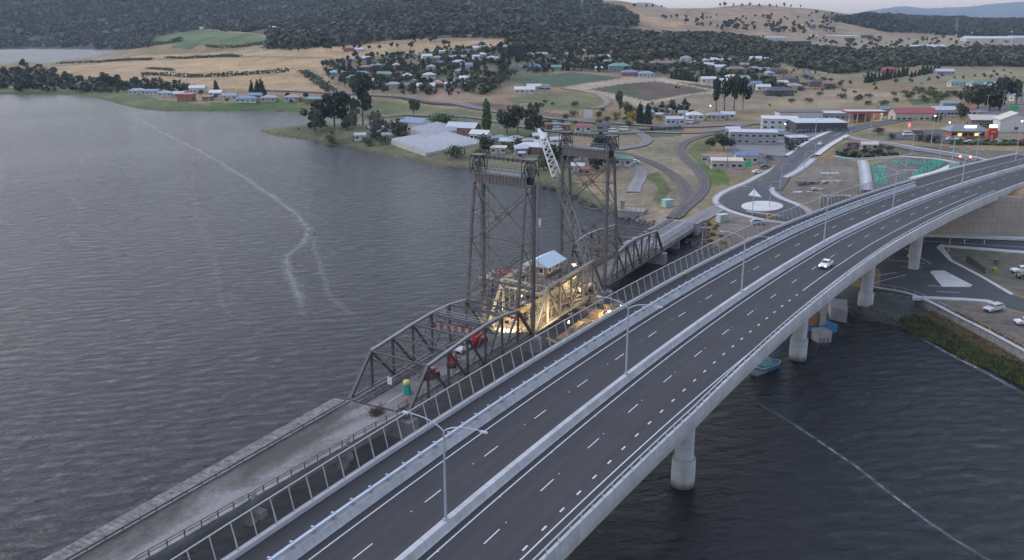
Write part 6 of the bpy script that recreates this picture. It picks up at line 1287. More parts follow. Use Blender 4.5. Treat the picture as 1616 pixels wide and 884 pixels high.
car('car', (.66, .66, .66), (*unp(1294, 228, 8), hit(1294, 228)[2] + .3), dir_px(1294, 228, 1318, 214, 8), 'white car driving up the main road past the carport')
for u, v, c, lab, k in [(1195, 274, WHITE, 'white car parked under the green road sign', 'car'), (1207, 266, (.05, .05, .06), 'dark car parked on the kerb above the white one by the green sign', 'car'), (1212, 251, (.06, .06, .07), 'dark car beside the yellow shrub behind the blue roofed house', 'car'),
   (1145, 216, (.28, .03, .04), 'red car in the yard at the left end of the big grey shed', 'car'), (1144, 220, WHITE, 'white car in front of the red car in the shed yard', 'car'), (1265, 207, WHITE, 'white van beside the black office block', 'van'), (1256, 209, (.12, .25, .4), 'blue van left of the white van by the black office', 'van'),
   (1090, 195, WHITE, 'white van outside the pyramid roofed cottage', 'van'), (1098, 195, (.2, .2, .21), 'grey car outside the pyramid roofed cottage', 'car'), (968, 210, WHITE, 'white caravan like van right of the grey blue shed by the railway road', 'van'), (983, 207, WHITE, 'white van parked alone at the bend of the railway road', 'van'),
   (880, 207, (.6, .62, .64), 'small white van in front of the blue container', 'van'), (1499, 222, (.5, .5, .5), 'silver car, leftmost in the restaurant car park', 'car'), (1513, 222, WHITE, 'white car, second from left in the restaurant car park', 'car'), (1529, 227, (.55, .57, .58), 'pale car left of the small conical bush at the restaurant', 'car'),
   (1543, 227, (.08, .16, .32), 'blue car right of the small conical bush at the restaurant', 'car'), (1571, 226, WHITE, 'white car below the red pylon sign', 'car'), (1597, 225, (.05, .05, .06), 'dark car at the right of the restaurant car park', 'car'), (1612, 224, (.4, .1, .1), 'dark red car at the right edge of the restaurant car park', 'car'), (1433, 215, WHITE, 'white van under the small pink sign by the car park', 'van'), (1448, 213, (.25, .06, .05), 'red brown truck cab right of the pink sign', 'van'),
   (1545, 178, WHITE, 'white car in the upper car park under the great dark trees', 'car'), (1553, 178, (.5, .5, .52), 'silver car in the upper car park under the great dark trees', 'car'), (1001, 258, WHITE, 'white car beside the dark green roofed house', 'car')]:
    x, y, z = hit(u, v); car(k, c, (x, y, z + .22), R(random.choice((0, 5, -8, 172, 20))), lab, 'van' if k == 'van' else 'car')
# ------------------------------------------------------------------ people
def person(p, rz, label, vest, trousers=(.03, .035, .05), helmet=(.7, .7, .7)):
    t = thing('person', p, label, 'person', None, rz); ORG[t.name] = (0, 0, 0)
    J = [((0, 0, .95), .15), ((0, 0, 1.15), .15), ((0, 0, 1.38), .16), ((0, 0, 1.5), .07), ((.01, 0, 1.6), .09), ((.02, 0, 1.7), .085)]; E_ = [(0, 1), (1, 2), (2, 3), (3, 4), (4, 5)]
    for sy in (-1, 1):
        i = len(J); J += [((.0, sy * .1, .88), .1), ((.04 * sy, sy * .11, .48), .07), ((.06 * sy, sy * .12, .06), .05), ((.06 * sy + .12, sy * .13, .04), .045)]; E_ += [(0, i), (i, i + 1), (i + 1, i + 2), (i + 2, i + 3)]
        i = len(J); J += [((0, sy * .2, 1.4), .07), ((.02, sy * .26, 1.12), .05), ((.12, sy * .25, .9), .04), ((.18, sy * .24, .82), .035)]; E_ += [(2, i), (i, i + 1), (i + 1, i + 2), (i + 2, i + 3)]
    me = bpy.data.meshes.new('body'); me.from_pydata([j[0] for j in J], E_, []); me.materials.append(paint(trousers, .9)); o = bpy.data.objects.new('body', me); COL.objects.link(o); o.parent = t
    sk = o.modifiers.new('skin', 'SKIN'); sv_ = me.skin_vertices[0].data
    for k, j in enumerate(J): sv_[k].radius = (j[1], j[1]); sv_[k].use_root = (k == 0)
    o.modifiers.new('sub', 'SUBSURF').levels = 1; o.modifiers['sub'].render_levels = 1
    MB().tube([(0, 0, .92), (0, 0, 1.05), (0, 0, 1.3), (0, 0, 1.47)], [.2, .205, .215, .12], 12).build('vest', paint(vest, .8), t, True)
    for sy in (-1, 1): MB().tube([(0, sy * .17, 1.42), (.01, sy * .255, 1.2)], [.095, .075], 8).build('sleeve', paint((.75, .25, .03), .8), t)
    MB().tube([(.02, 0, 1.58), (.02, 0, 1.68)], [.095, .09], 10).build('face', paint((.45, .28, .2), .7), t, True)
    MB().tube([(.02, 0, 1.68), (.02, 0, 1.75), (.02, 0, 1.8)], [.125, .11, .04], 12).build('helmet', paint(helmet, .4), t, True); return t
HV, ORN = (.55, .75, .05), (.8, .22, .03)
ps, po = bso(*unp(1076, 440, 17.4)); person(bpt(float(ps[0]), -14.6, .02), R(30), 'worker in yellow green and orange vest on the new bridge path', HV)
person((*unp(741, 663 - 85, 4), 4.1), R(80), 'worker in green vest walking beside the near truss rail', (.2, .7, .2)) if False else None
person(ob(19, 1.3, 3.8), R(70), 'worker in green vest behind the near truss handrail', (.2, .7, .2), helmet=(.2, .4, .7))
person(ob(57, 2.5, 4.5), R(200), 'worker in pink and navy beside the lit plank stack', (.7, .1, .35))
person(ob(66, 3.0, 4.3), R(20), 'worker in orange vest standing on the half stripped lift span deck', ORN)
person(ob(43.2, 2.5, 4.1), R(20), 'worker in orange vest at the end of the near truss by the floodlights', ORN)
person(ob(79, 4, 4.3), R(120), 'worker in orange vest by the white floodlight under the far tower', ORN)
# ------------------------------------------------------------------ machinery on the old bridge
def telehandler(s, l, rz, label, c=(.38, .03, .025), reach=4.5):
    t = thing('telehandler', ob(s, l, ZB + .08), label, 'telehandler', None, math.atan2(DA[1], DA[0]) + rz); ORG[t.name] = (0, 0, 0); p = paint(c, .35)
    MB().side([(-2, .6), (1.9, .6), (2, 1.1), (1, 1.35), (-2.1, 1.5)], 1.7).build('chassis', p, t); MB().side([(-.9, 1.4), (.7, 1.4), (.4, 2.5), (-.8, 2.55)], .95, (0, .45, 0)).build('cab', p, t); MB().side([(-.7, 1.6), (.66, 1.6), (.42, 2.35), (-.66, 2.4)], .97, (0, .46, 0)).build('cab_window', glass, t)
    MB().beam((-1.9, -.45, 1.9), (reach - 1.5, -.45, 2.5), .42, .42).build('boom', p, t); MB().beam((reach - 1.5, -.45, 2.5), (reach, -.45, 1.3), .3, .3).box((reach + .3, -.45, 1.0), (.9, 1.6, .25)).build('fork_carriage', dark_steel, t)
    for sx in (-1.4, 1.35):
        for sy in (-.85, .85): w = MB().tube([(sx, sy - .2, .62), (sx, sy + .2, .62)], .62, 18).build('wheel', rubber, t); MB().tube([(sx, sy - .21, .62), (sx, sy + .21, .62)], .3, 12).build('rim', p, w)
    if reach < 4: t.scale = (.78, .78, .78)
    return t
telehandler(33.5, 6.2, 0, 'large red telehandler parked under the near truss beside the floodlit end')
telehandler(21.6, 4.8, .4, 'small red loader in the middle of the near truss', (.3, .06, .05), 2.8)
telehandler(14.6, 5.0, 2.6, 'salmon red machine inside the near end of the truss beyond the teal hut', (.28, .09, .06), 2.4)
x_, y_, z_ = ob(29.5, 7.0, ZB + .07); car('ute', (.62, .62, .62), (x_, y_, z_), math.atan2(DA[1], DA[0]) + math.pi, 'white utility truck facing the camera inside the near truss', 'utility truck')
t = thing('portable_toilet', ob(7.0, 4.8, ZB + .06), 'teal round tank hut with pale yellow domed top on the old bridge road', 'portable toilet')
c = ob(7.0, 4.8, 0); tb = MB()
for k, (z0, z1, r_) in enumerate(((0, .15, .72), (.15, .85, .68), (.85, .92, .73), (.92, 1.6, .68))): tb.tube([(c[0], c[1], ZB + .06 + z0), (c[0], c[1], ZB + .06 + z1)], r_, 24)
tb.build('wall', paint((.03, .28, .25), .4), t); MB().tube([(c[0], c[1], ZB + .06 + a) for a in (1.6, 2.1, 2.35, 2.45)], [.64, .62, .5, .2], 24).build('dome', paint((.55, .5, .16), .5), t, True); MB().box((c[0] + .2, c[1] - .65, ZB + .85), (.5, .1, 1.4), -.2).build('door', paint((.04, .33, .3), .4), t)
bp2 = MB()
for _ in range(130): a = random.uniform(0, 6.28); rr = random.uniform(0, 1.6); p = ob(-2.2 + rr * math.cos(a), 4.4 + rr * .7 * math.sin(a), ZB + .1); bp2.beam(p, (p[0] + random.uniform(-1, 1), p[1] + random.uniform(-1, 1), p[2] + random.uniform(.1, 1.2)), .06, .05)
tag(bp2.build('brush_pile', mat('dead_brush', (.09, .075, .06), .95)), 'tangled brown brush heap on the old bridge roadway', 'brush pile')
tag(MB().box(ob(-13.4, 1.9, ZB + .3), (1.1, .8, .5), .3).box(ob(-13.4, 1.9, ZB + .6), (1.2, .2, .1), .3).build('crate', mat('timber', (.28, .19, .1))), 'small timber crate by the rail of the near approach', 'crate')
# red and white hoarding boards across the near truss
t = thing('barrier_boards', ob(26.5, 8, ZB), 'row of red and white slanted barrier boards hung across the near truss', 'barrier')
for k in range(12):
    l_ = 3.0 + k * .8; a, b_ = ob(27.2, l_, ZB + 4.6), ob(27.2, l_ + .78, ZB + 4.6); MB().add([(a[0], a[1], a[2]), (b_[0], b_[1], b_[2]), (b_[0], b_[1], b_[2] + .9), (a[0], a[1], a[2] + .9)] + [(x + DA[0] * .08, y + DA[1] * .08, z) for x, y, z in ((a[0], a[1], a[2]), (b_[0], b_[1], b_[2]), (b_[0], b_[1], b_[2] + .9), (a[0], a[1], a[2] + .9))], [(0, 1, 2, 3), (4, 5, 6, 7), (0, 1, 5, 4), (1, 2, 6, 5), (2, 3, 7, 6), (3, 0, 4, 7)]).build('board', paint((.34, .06, .05) if k % 2 else (.42, .38, .36), .6), t)
MB().beam(ob(27.2, .3, ZB + 5.55), ob(28, 12.4, ZB + 5.55), .14, .2).build('carrier_beam', dark_steel, t)
gt = thing('gantry', ob(27.8, 6.3, ZB + 6), 'railed steel walkway across the top of the near truss', 'gantry')
MB().beam(ob(27.6, .2, ZB + 6.4), ob(28.9, 12.6, ZB + 6.4), 1.4, .15).build('walkway', dark_steel, gt); g_ = MB()
for o in (-.6, .6):
    for zz in (7, 7.5): g_.beam(ob(27.6 + o, .2, ZB + zz), ob(28.9 + o, 12.6, ZB + zz), .06)
    for k in range(11): p = Vector(ob(27.6 + o, .2, ZB + 6.4)).lerp(Vector(ob(28.9 + o, 12.6, ZB + 6.4)), k / 10); g_.beam(p, p + Vector((0, 0, 1.1)), .06)
g_.build('railing', galv, gt)
sg = thing('height_sign', ob(3.2, 5.5, ZB + 5), 'small blank white sign plate hanging from the near truss portal', 'sign'); MB().box(ob(3.2, 5.5, ZB + 3.6), (.08, .9, 1.3), math.atan2(DA[1], DA[0])).build('plate', paint((.55, .55, .56)), sg); MB().beam(ob(3.2, 5.5, ZB + 4.2), ob(3.2, 5.5, ZB + 6.2), .05).build('hanger', dark_steel, sg)
# control house on the lift span and the round turntable
RZB = math.atan2(DA[1], DA[0])
t = thing('control_house', ob(62, 8, 11.8), 'small timber bridge house with pale blue sheet roof on top of the lift span', 'bridge house'); hx = lambda s, l, z: ob(62.5 + s, 6.2 + l, z)
MB().box(hx(0, 0, 12.9), (7.4, 4.4, 2.6), RZB).build('wall', mat('weatherboard', (.14, .125, .11), .8, .3, 1), t)
e = [(-4.6, -3.3, 14.0), (4.6, -3.3, 14.0), (4.6, 3.3, 14.0), (-4.6, 3.3, 14.0), (-4.6, 0, 15.6), (4.6, 0, 15.6)]; ee = [hx(*p) for p in e]; MB().add(ee, [(0, 1, 5, 4), (3, 4, 5, 2), (0, 4, 3), (1, 2, 5), (0, 3, 2, 1)]).build('roof', paint((.42, .50, .56), .5), t)
for s, l, a in ((-1.8, -2.23, 0), (1.6, -2.23, 0), (-3.72, -1, 1), (-3.72, 1.1, 1)): f_ = MB().box(hx(s, l, 13), (.08, 1.3, 1.4) if a else (1.3, .08, 1.4), RZB).build('window', frame_w, t); MB().box(hx(s - (.05 if a else 0), l - (0 if a else .05), 13), (.06, .95, 1.1) if a else (.95, .06, 1.1), RZB).build('pane', win, f_)
MB().box(hx(0, 0, 11.5), (7.4, 6.2, .2), RZB).build('floor', dark_steel, t)
tp = thing('turntable', (*unp(795, 436, 3.6), 0), 'rusty round ring on a square timber platform standing in the river beyond the lift span', 'mooring dolphin'); TC = unp(795, 436, 3.6); c = Vector((TC[0], TC[1], 0)); TS = ((TC - BO) @ DA, (TC - BO) @ DL)
MB().box((c.x, c.y, 3.6), (11, 8.5, .8), RZB).build('platform', mat('timber_grey', (.2, .185, .165), .9, .3, .7), tp); 
MB().box((c.x, c.y, 4.1), (10.4, 1.0, .25), RZB).box((c.x, c.y, 4.12), (10.4, 1, .25), RZB + .6).build('deck_rail', rust, tp)
rg = MB(); pts = [c + Vector((2.6 * math.cos(a), 2.6 * math.sin(a), 4.9)) for a in np.linspace(0, 2 * math.pi, 33)]; rg.tube(pts, .3, 8)
for k in range(4): a = k * math.pi / 4; rg.beam(c + Vector((2.5 * math.cos(a), 2.5 * math.sin(a), 4.9)), c - Vector((2.5 * math.cos(a), 2.5 * math.sin(a), -4.9)), .2)
rg.build('ring', rust, tp); rg2 = MB()
for k in range(12): a = k * math.pi / 6; rg2.beam(c + Vector((2.6 * math.cos(a), 2.6 * math.sin(a), 4)), c + Vector((2.6 * math.cos(a), 2.6 * math.sin(a), 4.9)), .15)
rg2.build('ring_support', rust, tp)
for dx in (-4.5, 0, 4.5):
    for dy in (-3.3, 3.3): q_ = ob(TS[0] + dx, TS[1] + dy, 0); MB().tube([(q_[0], q_[1], -2), (q_[0], q_[1], 3.3)], .3, 10).build('pile', mat('timber_grey', (.2, .185, .165)), tp)
# barge, crane and clutter between the bridges
bg = thing('work_barge', ob(62, -7, .8), 'flat work barge with timber deck moored between the two bridges under floodlights', 'barge')
MB().box(ob(63, -7, .3), (26, 9.5, 2.2), RZB, .99).build('hull', mat('barge_steel', (.12, .10, .085), .8, .4, .6), bg); MB().box(ob(63, -7, 1.5), (25.4, 9, .14), RZB).build('deck', mat('timber', (.28, .19, .1)), bg)
def clutter(name, items, label, cat, m):
    tag(items.build(name, m), label, cat)
for k, (s, l, dx, dy, dz, cc, lab) in enumerate([(55, -6, 4, 1.5, 1.2, (.30, .2, .08), 'stack of brown planks at the near end of the barge deck'), (60, -9, 5, 1.2, .6, (.34, .24, .1), 'long low timber bundle on the outer side of the barge'), (66, -5, 3, 2.2, 1.6, (.2, .13, .07), 'rust brown steel stack in the middle of the barge'), (71, -8.5, 2.5, 1.6, 1.0, (.5, .45, .35), 'cream bundle at the far end of the barge'), (58, -3.6, 6, .8, .8, (.4, .3, .12), 'yellow brown beam pack next to the lift span')]):
    m = MB(); n_ = max(2, int(dz / .25))
    for i in range(n_): m.box(ob(s + random.uniform(-.15, .15), l + random.uniform(-.1, .1), 1.6 + (i + .5) * dz / n_), (dx * random.uniform(.85, 1.05), dy * random.uniform(.85, 1), dz / n_ * .86), RZB + random.uniform(-.05, .05))
    tag(m.build('timber_stack', mat('stack_%d' % k, cc, .85, .4, .8)), lab, 'timber stack')
for s, l, cc, lab in [(73.5, -12.2, (.03, .16, .42), 'deep blue water tank on the barge beside the screen fence'), (76.3, -12.6, (.25, .38, .55), 'pale blue tank right of the deep blue one'), (70, -11.8, (.6, .6, .6), 'white wrapped bundle left of the blue tanks')]:
    t = thing('tank', ob(s, l, 1.6), lab, 'tank'); q_ = ob(s, l, 0); MB().box((q_[0], q_[1], 2.6), (2.0, 1.9, 2.0), RZB, .92).build('body', paint(cc, .4), t); MB().tube([(q_[0], q_[1], 3.6), (q_[0], q_[1], 3.8)], .35, 12).build('lid', dark_steel, t)
for k, (s, l, lab) in enumerate([(56.5, -8.5, 'jumbled steel offcuts on the near outer corner of the barge'), (61, -6.2, 'jumbled rusty plates in the barge middle'), (64.5, -9.6, 'jumbled dark hoses and bins on the outer barge edge'), (68.5, -7, 'jumbled pale sacks behind the rust brown stack'), (73, -5.5, 'jumbled planks at the far inner barge corner')]):
    m = MB()
    for q in range(14): m.box(ob(s + random.uniform(-1.6, 1.6), l + random.uniform(-1, 1), 1.7 + random.random() * .7), (random.uniform(.4, 2.2), random.uniform(.2, .9), random.uniform(.15, .8)), random.uniform(0, 3))
    tag(m.build('scrap_heap', mat('scrap_%d' % k, [(.14, .12, .1), (.24, .11, .06), (.06, .06, .06), (.45, .42, .36), (.3, .21, .1)][k], .8, .35, 1)), lab, 'scrap heap')
b2_ = thing('pontoon', ob(74, -12, 0), 'small grey pontoon carrying the blue tanks', 'pontoon'); MB().box(ob(73.5, -12.3, .7), (9, 4.2, 1.8), RZB, .97).build('hull', mat('barge_steel', (.12, .1, .085)), b2_)
pp = thing('pipe_boom', ob(48, -5, 1), 'salmon coloured pipe boom lying from the tower pier toward the new bridge', 'pipe'); MB().tube([ob(47, -2.2, 2.4), ob(45.5, -6, 2.2), ob(44, -12, 1.6)], .38, 10).build('pipe', paint((.42, .22, .15), .6), pp)
m = MB()
for k in range(7): q_ = ob(47 - k * .4, -3 - k * 1.3, 0); m.tube([(q_[0], q_[1], -1), (q_[0], q_[1], 2.0)], .12, 6)
m.build('pile_row', rust, pp)
# crawler crane on its own barge, boom rising behind the far tower
cbp = Vector((*unp(946, 478, 2), 0)); cr = thing('crane', tuple(cbp), 'lattice crane with white upper boom leaning left behind the far lift tower', 'crane'); 
MB().box((cbp.x, cbp.y, .5), (12, 8, 2.0), RZB, .98).build('pontoon', mat('barge_steel', (.12, .1, .085)), cr); MB().box((cbp.x, cbp.y, 3.3), (4.2, 2.8, 1.8), RZB).build('machine_house', paint((.07, .075, .075), .5), cr)
for o in (-1.8, 1.8): q_ = cbp + Vector((DL[0], DL[1], 0)) * o; MB().side([(-3.2, .3), (-2.7, 0), (2.7, 0), (3.2, .3), (3.2, .8), (2.7, 1.1), (-2.7, 1.1), (-3.2, .8)], .8, (q_.x, q_.y, 1.5), RZB).build('crawler_track', rubber, cr)
tipd = 228.0; tu, tv = 853, 206; tx_ = (tu - 808) / (F * CP - (tv - 442) * SP) * tipd; tip = Vector((tx_, tipd, CAMH - slope(tv) * tipd)); foot = cbp + Vector((0, 0, 4))
def boom(a, b_, w0, w1, N, m, name):
    d = (b_ - a).normalized(); s1 = d.cross(Vector((0, 1, 0))).normalized(); s2 = d.cross(s1).normalized(); mb = MB(); P_ = []
    for k in range(N + 1): f = k / N; w = w0 + (w1 - w0) * f; c_ = a.lerp(b_, f); P_.append([c_ + s1 * w * i + s2 * w * j for i, j in ((-1, -1), (1, -1), (1, 1), (-1, 1))])
    for i in range(4): mb.beam(P_[0][i], P_[-1][i], .2, .2)
    for k in range(N):
        for i in range(4): j = (i + 1) % 4; mb.beam(P_[k][i], P_[k + 1][j], .12, .12); mb.beam(P_[k][j], P_[k + 1][j] if False else P_[k][i], .1, .1)
    return mb.build(name, m, cr)
mid_ = foot.lerp(tip, .7); boom(foot, mid_, .7, 1.0, 14, paint((.15, .17, .17), .5), 'lower_boom'); boom(mid_, foot.lerp(tip, .95), 1.15, .75, 7, paint((.62, .62, .62), .5), 'upper_boom'); 
MB().tube([foot.lerp(tip, .94), foot.lerp(tip, .97), tip + Vector((-.6, 0, .4))], [.8, .75, .35], 10).build('boom_head', paint((.62, .62, .62), .5), cr)
for o in (-.15, .15): MB().tube([tip + Vector((o, 0, 0)), tip + Vector((o, 0, -(tip.z - 16)))], .03, 5).build('hoist_rope', dark_steel, cr)
MB().box((tip.x, tip.y, 15.4), (.7, .6, 1.5), 0, .7).box((tip.x, tip.y, 14.4), (.3, .3, .8)).build('hook_block', paint((.6, .6, .6), .5), cr)
MB().tube([foot + Vector((1.5, 1, 0)), foot.lerp(tip, .94)], .05, 5).build('pendant_rope', dark_steel, cr)
# hanging steelwork lifted apart over the far truss
# floodlights
def flood(p, aim, label, power, col=(1, .78, .42), h=2.5, on=flood_lens, size=1.0):
    t = thing('floodlight', p, label, 'floodlight'); m = MB()
    for a in (0, 2.1, 4.2): m.beam((p[0], p[1], p[2] + .8), (p[0] + .7 * math.cos(a), p[1] + .7 * math.sin(a), p[2]), .06)
    m.beam((p[0], p[1], p[2] + .8), (p[0], p[1], p[2] + h), .09); m.build('tripod', dark_steel, t)
    hd = MB().box((p[0], p[1], p[2] + h + .2), (.7 * size, .35, .5 * size), math.atan2(aim[0] - p[0], -(aim[1] - p[1]))).build('lamp_head', dark_steel, t)
    d = Vector(aim) - Vector((p[0], p[1], p[2] + h)); d.normalize(); c_ = Vector((p[0], p[1], p[2] + h + .2)) + d * .26; MB().tube([c_, c_ + d * .05], .26 * size, 12).build('lens', on, t)
    l = bpy.data.lights.new('floodlight_beam', 'SPOT'); l.spot_size = R(125); l.spot_blend = .6; l.energy = power * 3.2; l.color = col; l.shadow_soft_size = .3; lo = bpy.data.objects.new('floodlight_beam', l); COL.objects.link(lo); q_ = c_ + d * .5; lo.parent = t; lo.location = q_ - Vector(p); lo.rotation_euler = (Vector(aim) - q_).to_track_quat('-Z', 'Y').to_euler()
    return t
flood(ob(41.5, 4.2, ZB), ob(46, 6, 4), 'warm floodlight at the near end of the lift span below the tower leg', 1500); flood(ob(48.6, 9.5, ZB), ob(54, 6, 4), 'warm floodlight on the cream deck beside the left end frame', 260)
flood(ob(53.6, -4.3, 1.6), ob(53, 2, 4), 'warm floodlight on the near corner of the barge', 1100); flood(ob(62, -10.6, 1.6), ob(64, -4, 3), 'warm floodlight on the outer edge of the barge deck', 1200)
flood(ob(69, -9.8, 1.6), ob(67, -2, 3), 'warm floodlight at the far end of the barge', 1000); flood(ob(58, 9.6, ZB + .2), ob(58, 4, 4), 'warm floodlight among the stripped beams of the lift span', 220)
flood(ob(81, 7.5, ZB), ob(77, 5, 4), 'bright white floodlight under the far lift tower', 480, (1, .9, .75), 4.5, flood_lens, 1.8); flood(ob(77, 3.2, ZB + .2), ob(74, 5, 4), 'pair mate floodlight beside the orange worker under the far tower', 400, (1, .85, .6), 2.2)
# ------------------------------------------------------------------ right bank and under the bridge
t = tag(MB().prism([tuple(unp(u, v, 3)) for u, v in [(1308, 470), (1337, 472), (1338, 490), (1312, 484)]], -1.5, 2.9).build('concrete_block', mat('block_grey', (.25, .255, .265), .85, .2, .4)), 'square pale concrete block at the water edge beneath the new bridge', 'concrete block')
lp = thing('mooring_structure', (*unp(1297, 540), 0), 'tall narrow concrete wall with lower pale fendered step beside the second pier', 'mooring structure'); q_ = unp(1295, 527); MB().box((q_[0] - .6, q_[1] + 3, 3.6), (1.8, 5, 8), .45).build('wall', MATS['block_grey'], lp); q2 = unp(1299, 541); MB().box((q2[0], q2[1] + 1.5, .9), (3.0, 3.0, 3.0), .3).build('base', MATS['block_grey'], lp)
m = MB()
for k in range(3): q3 = unp(1293 + k * 6, 545.5); m.box((q3[0], q3[1] - .15, .6), (.22, .22, 2.2))
m.build('fender', dark_steel, lp)
bb = thing('barge', (*unp(1270, 535), 0), 'blue barge with orange steel crate partly hidden behind the second pier', 'barge'); q_ = unp(1268, 524); MB().box((q_[0], q_[1] + 4, .7), (9, 14, 2), .5).build('hull', paint((.04, .16, .30), .5), bb); q_ = unp(1275, 528); MB().box((q_[0], q_[1] + 4, 3.2), (3.2, 7, 3), .45).build('cargo_crate', mat('orange_crate', (.24, .12, .06), .8, .3, .8), bb)
bt = thing('work_boat', (*unp(1214, 584), 0), 'small blue work boat with pale gunwale moored under the deck edge', 'boat'); q_ = Vector((*unp(1212, 582), 0)); a = R(38); f_ = lambda x, y, z: (q_.x + x * math.cos(a) - y * math.sin(a), q_.y + x * math.sin(a) + y * math.cos(a), z)
out = [(-3.2, -1.2), (1.6, -1.3), (2.8, -.8), (3.4, 0), (2.8, .8), (1.6, 1.3), (-3.2, 1.2)]; MB().add([f_(x * .9, y * .8, -.2) for x, y in out] + [f_(x, y, 1.0) for x, y in out], [tuple(range(7))[::-1], tuple(range(7, 14))] + [(i, (i + 1) % 7, 7 + (i + 1) % 7, 7 + i) for i in range(7)]).build('hull', paint((.035, .11, .2), .45), bt)
gw = MB()
for i in range(7): gw.beam(f_(*out[i], 1.05), f_(*out[(i + 1) % 7], 1.05), .22, .18)
gw.build('gunwale', paint((.2, .3, .36), .6), bt); q_c = f_(-.8, 0, 1.7); MB().box(q_c, (1.9, 1.5, 1.4), a, .85).build('cabin', paint((.12, .25, .25), .5), bt)
t = thing('dinghy', (*unp(1196, 590), 0), 'grey flat punt tied left of the small blue work boat', 'boat'); q_ = unp(1198, 589); MB().box((q_[0], q_[1], .15), (3.4, 1.5, .7), R(40), 1.08).build('hull', paint((.16, .17, .17), .6), t); MB().box((q_[0], q_[1], .52), (.5, 1.4, .08), R(40)).build('thwart', mat('timber', (.28, .19, .1)), t)
ll = make_lamp(8.5, (-1,), 2.2, m=mat('pole_tan', (.33, .30, .26), .6)); put(ll, (*unp(1497, 397, 3.1), 3.1), R(-10), 'single armed pale lamp at the road junction below the abutment wall', 'street lamp')
fb = thing('panel_fence', (*unp(1540, 425, 3), 3), 'black mesh panel fence beside the parked utility truck on the right', 'fence'); m = MB(); a, b_ = (*unp(1525, 412, 3.1), 3.9), (*unp(1554, 432, 3.1), 3.9); m.beam(a, b_, .06, 1.6); m.build('panel', dark_steel, fb)
for k in range(5): q_ = Vector(a).lerp(Vector(b_), k / 4); MB().box((q_.x, q_.y, 3.95), (.1, .1, 1.9)).build('fence_post', dark_steel, fb)
for u, v, cc, lab, nm in [(1569, 430, (.25, .22, .03), 'olive wheelie bin by the right edge parking', 'wheelie_bin'), (1572, 416, (.1, .1, .1), 'dark wheelie bin behind the olive one', 'wheelie_bin')]:
    q_ = unp(u, v, 3.1); t = thing(nm, (*q_, 3.05), lab, 'bin'); MB().box((*q_, 3.6), (.8, .9, 1.1), 0, 1.15).build('body', paint(cc), t); MB().box((*q_, 4.2), (1.0, 1.1, .1)).build('lid', paint(cc), t)
for u, v, lab in [(1497, 352 + 30, 'x')]: pass
for k, (u, v) in enumerate([(1522, 384), (1553, 385), (1598, 374), (1612, 373)]):
    q_ = unp(u, v, 3.1); tag(MB().box((*q_, 3.6), (.16, .1, 1.1)).box((*q_, 4.05), (.2, .12, .25)).build('marker_post', paint((.6, .6, .6))), ['white marker post left one beneath the abutment wall', 'white marker post, tallest, in front of the wall corner', 'white marker post on the grass foot of the wall', 'white marker post at the right edge under the wall'][k], 'marker post')
# ------------------------------------------------------------------ town: lamps, poles, signs, signals
LP1 = [(1231, 299, 'beside the roundabout triangle'), (1268, 277, 'on the inner kerb of the main road curve'), (1284, 262, 'between the main road and the spoil yard'), (1254, 238, 'in front of the dark corner bush'), (1286, 219, 'at the carport corner'), (1342, 216, 'where the side road leaves the main road'), (1372, 217, 'beside the round bush on the corner island'), (1214, 330, 'in the centre of the roundabout island'), (1187, 341, 'at the lower lip of the roundabout'), (1427, 284, 'above the tree guards, left one'), (1482, 254, 'above the tree guards, right one'), (1438, 250, 'by the curve of the concrete garden path'), (1110, 292, 'next to the railway curve')]
pl_ = None
for u, v, w in LP1[:12]:
    t = pl_ or make_lamp(9 if v < 320 else 10, (1,), 2.4)
    if pl_: t = copy_tree(pl_)
    pl_ = pl_ or t; x, y, z = hit(u, v); put(t, (x, y, z), R(random.choice((170, 10, -20))), 'single armed grey street lamp ' + w, 'street lamp', 'single armed lamps round the junction')
def tall_light(u, v, h, lit, label):
    x, y, z = hit(u, v); t = thing('light_pole', (x, y, z), label, 'light pole'); MB().tube([(x, y, z), (x, y, z + h)], [.17, .09], 8).build('pole', galv, t); MB().box((x, y, z + h), (1.6, .3, .25)).build('lamp_head', galv, t)
    MB().tube([(x + .1, y - .25, z + h + .02), (x + .1, y - .3, z + h + .02)], .26 if lit else .2, 10).build('lens', lamp_on if lit else MATS['lamp_lens'], t)
tall_light(1469, 231, 13, True, 'tall light pole with glowing head between the clipped bushes'); tall_light(1480, 197, 12, False, 'tall unlit pole before the red roofed hall'); tall_light(1539, 260, 12, False, 'tall pole standing on the level ground right of the red signals'); tall_light(1502, 256, 10, False, 'slim pole left of the red signals'); tall_light(1602, 256, 15, True, 'tall lit pole at the right edge behind the guards'); tall_light(1107, 402, 8, False, 'short twin headed pole beside the screen fence over the rocks'); tall_light(1237, 214, 6, True, 'bright yard lamp on the workshop beside the big grey shed'); tall_light(1496, 210, 5, True, 'small amber glowing lamp left of the restaurant'); tall_light(1120, 180, 5, True, 'bright lamp among houses left of the tall gum row'); tall_light(1532, 64, 14, True, 'glowing mast beside the huge distant warehouse'); tall_light(1508, 66, 12, True, 'glowing mast left of the huge distant warehouse'); tall_light(1264, 52, 14, True, 'glowing mast below the dry hill'); tall_light(1595, 62, 14, True, 'glowing mast at the right end of the huge distant warehouse'); tall_light(1471, 63, 12, True, 'small glowing mast over the distant plain')
def power_pole(u, v, h, label):
    x, y, z = hit(u, v); t = thing('power_pole', (x, y, z), label, 'power pole'); MB().tube([(x, y, z), (x, y, z + h)], [.2, .13], 7).build('pole', mat('pole_timber', (.26, .24, .21), .9), t); MB().box((x, y, z + h - .7), (2.4, .14, .16)).build('crossarm', mat('pole_timber', (.26, .24, .21)), t); m = MB()
    for k in (-1, 0, 1): m.tube([(x + k, y, z + h - .6), (x + k, y, z + h - .3)], .07, 6)
    m.build('insulator', paint((.5, .5, .5)), t)
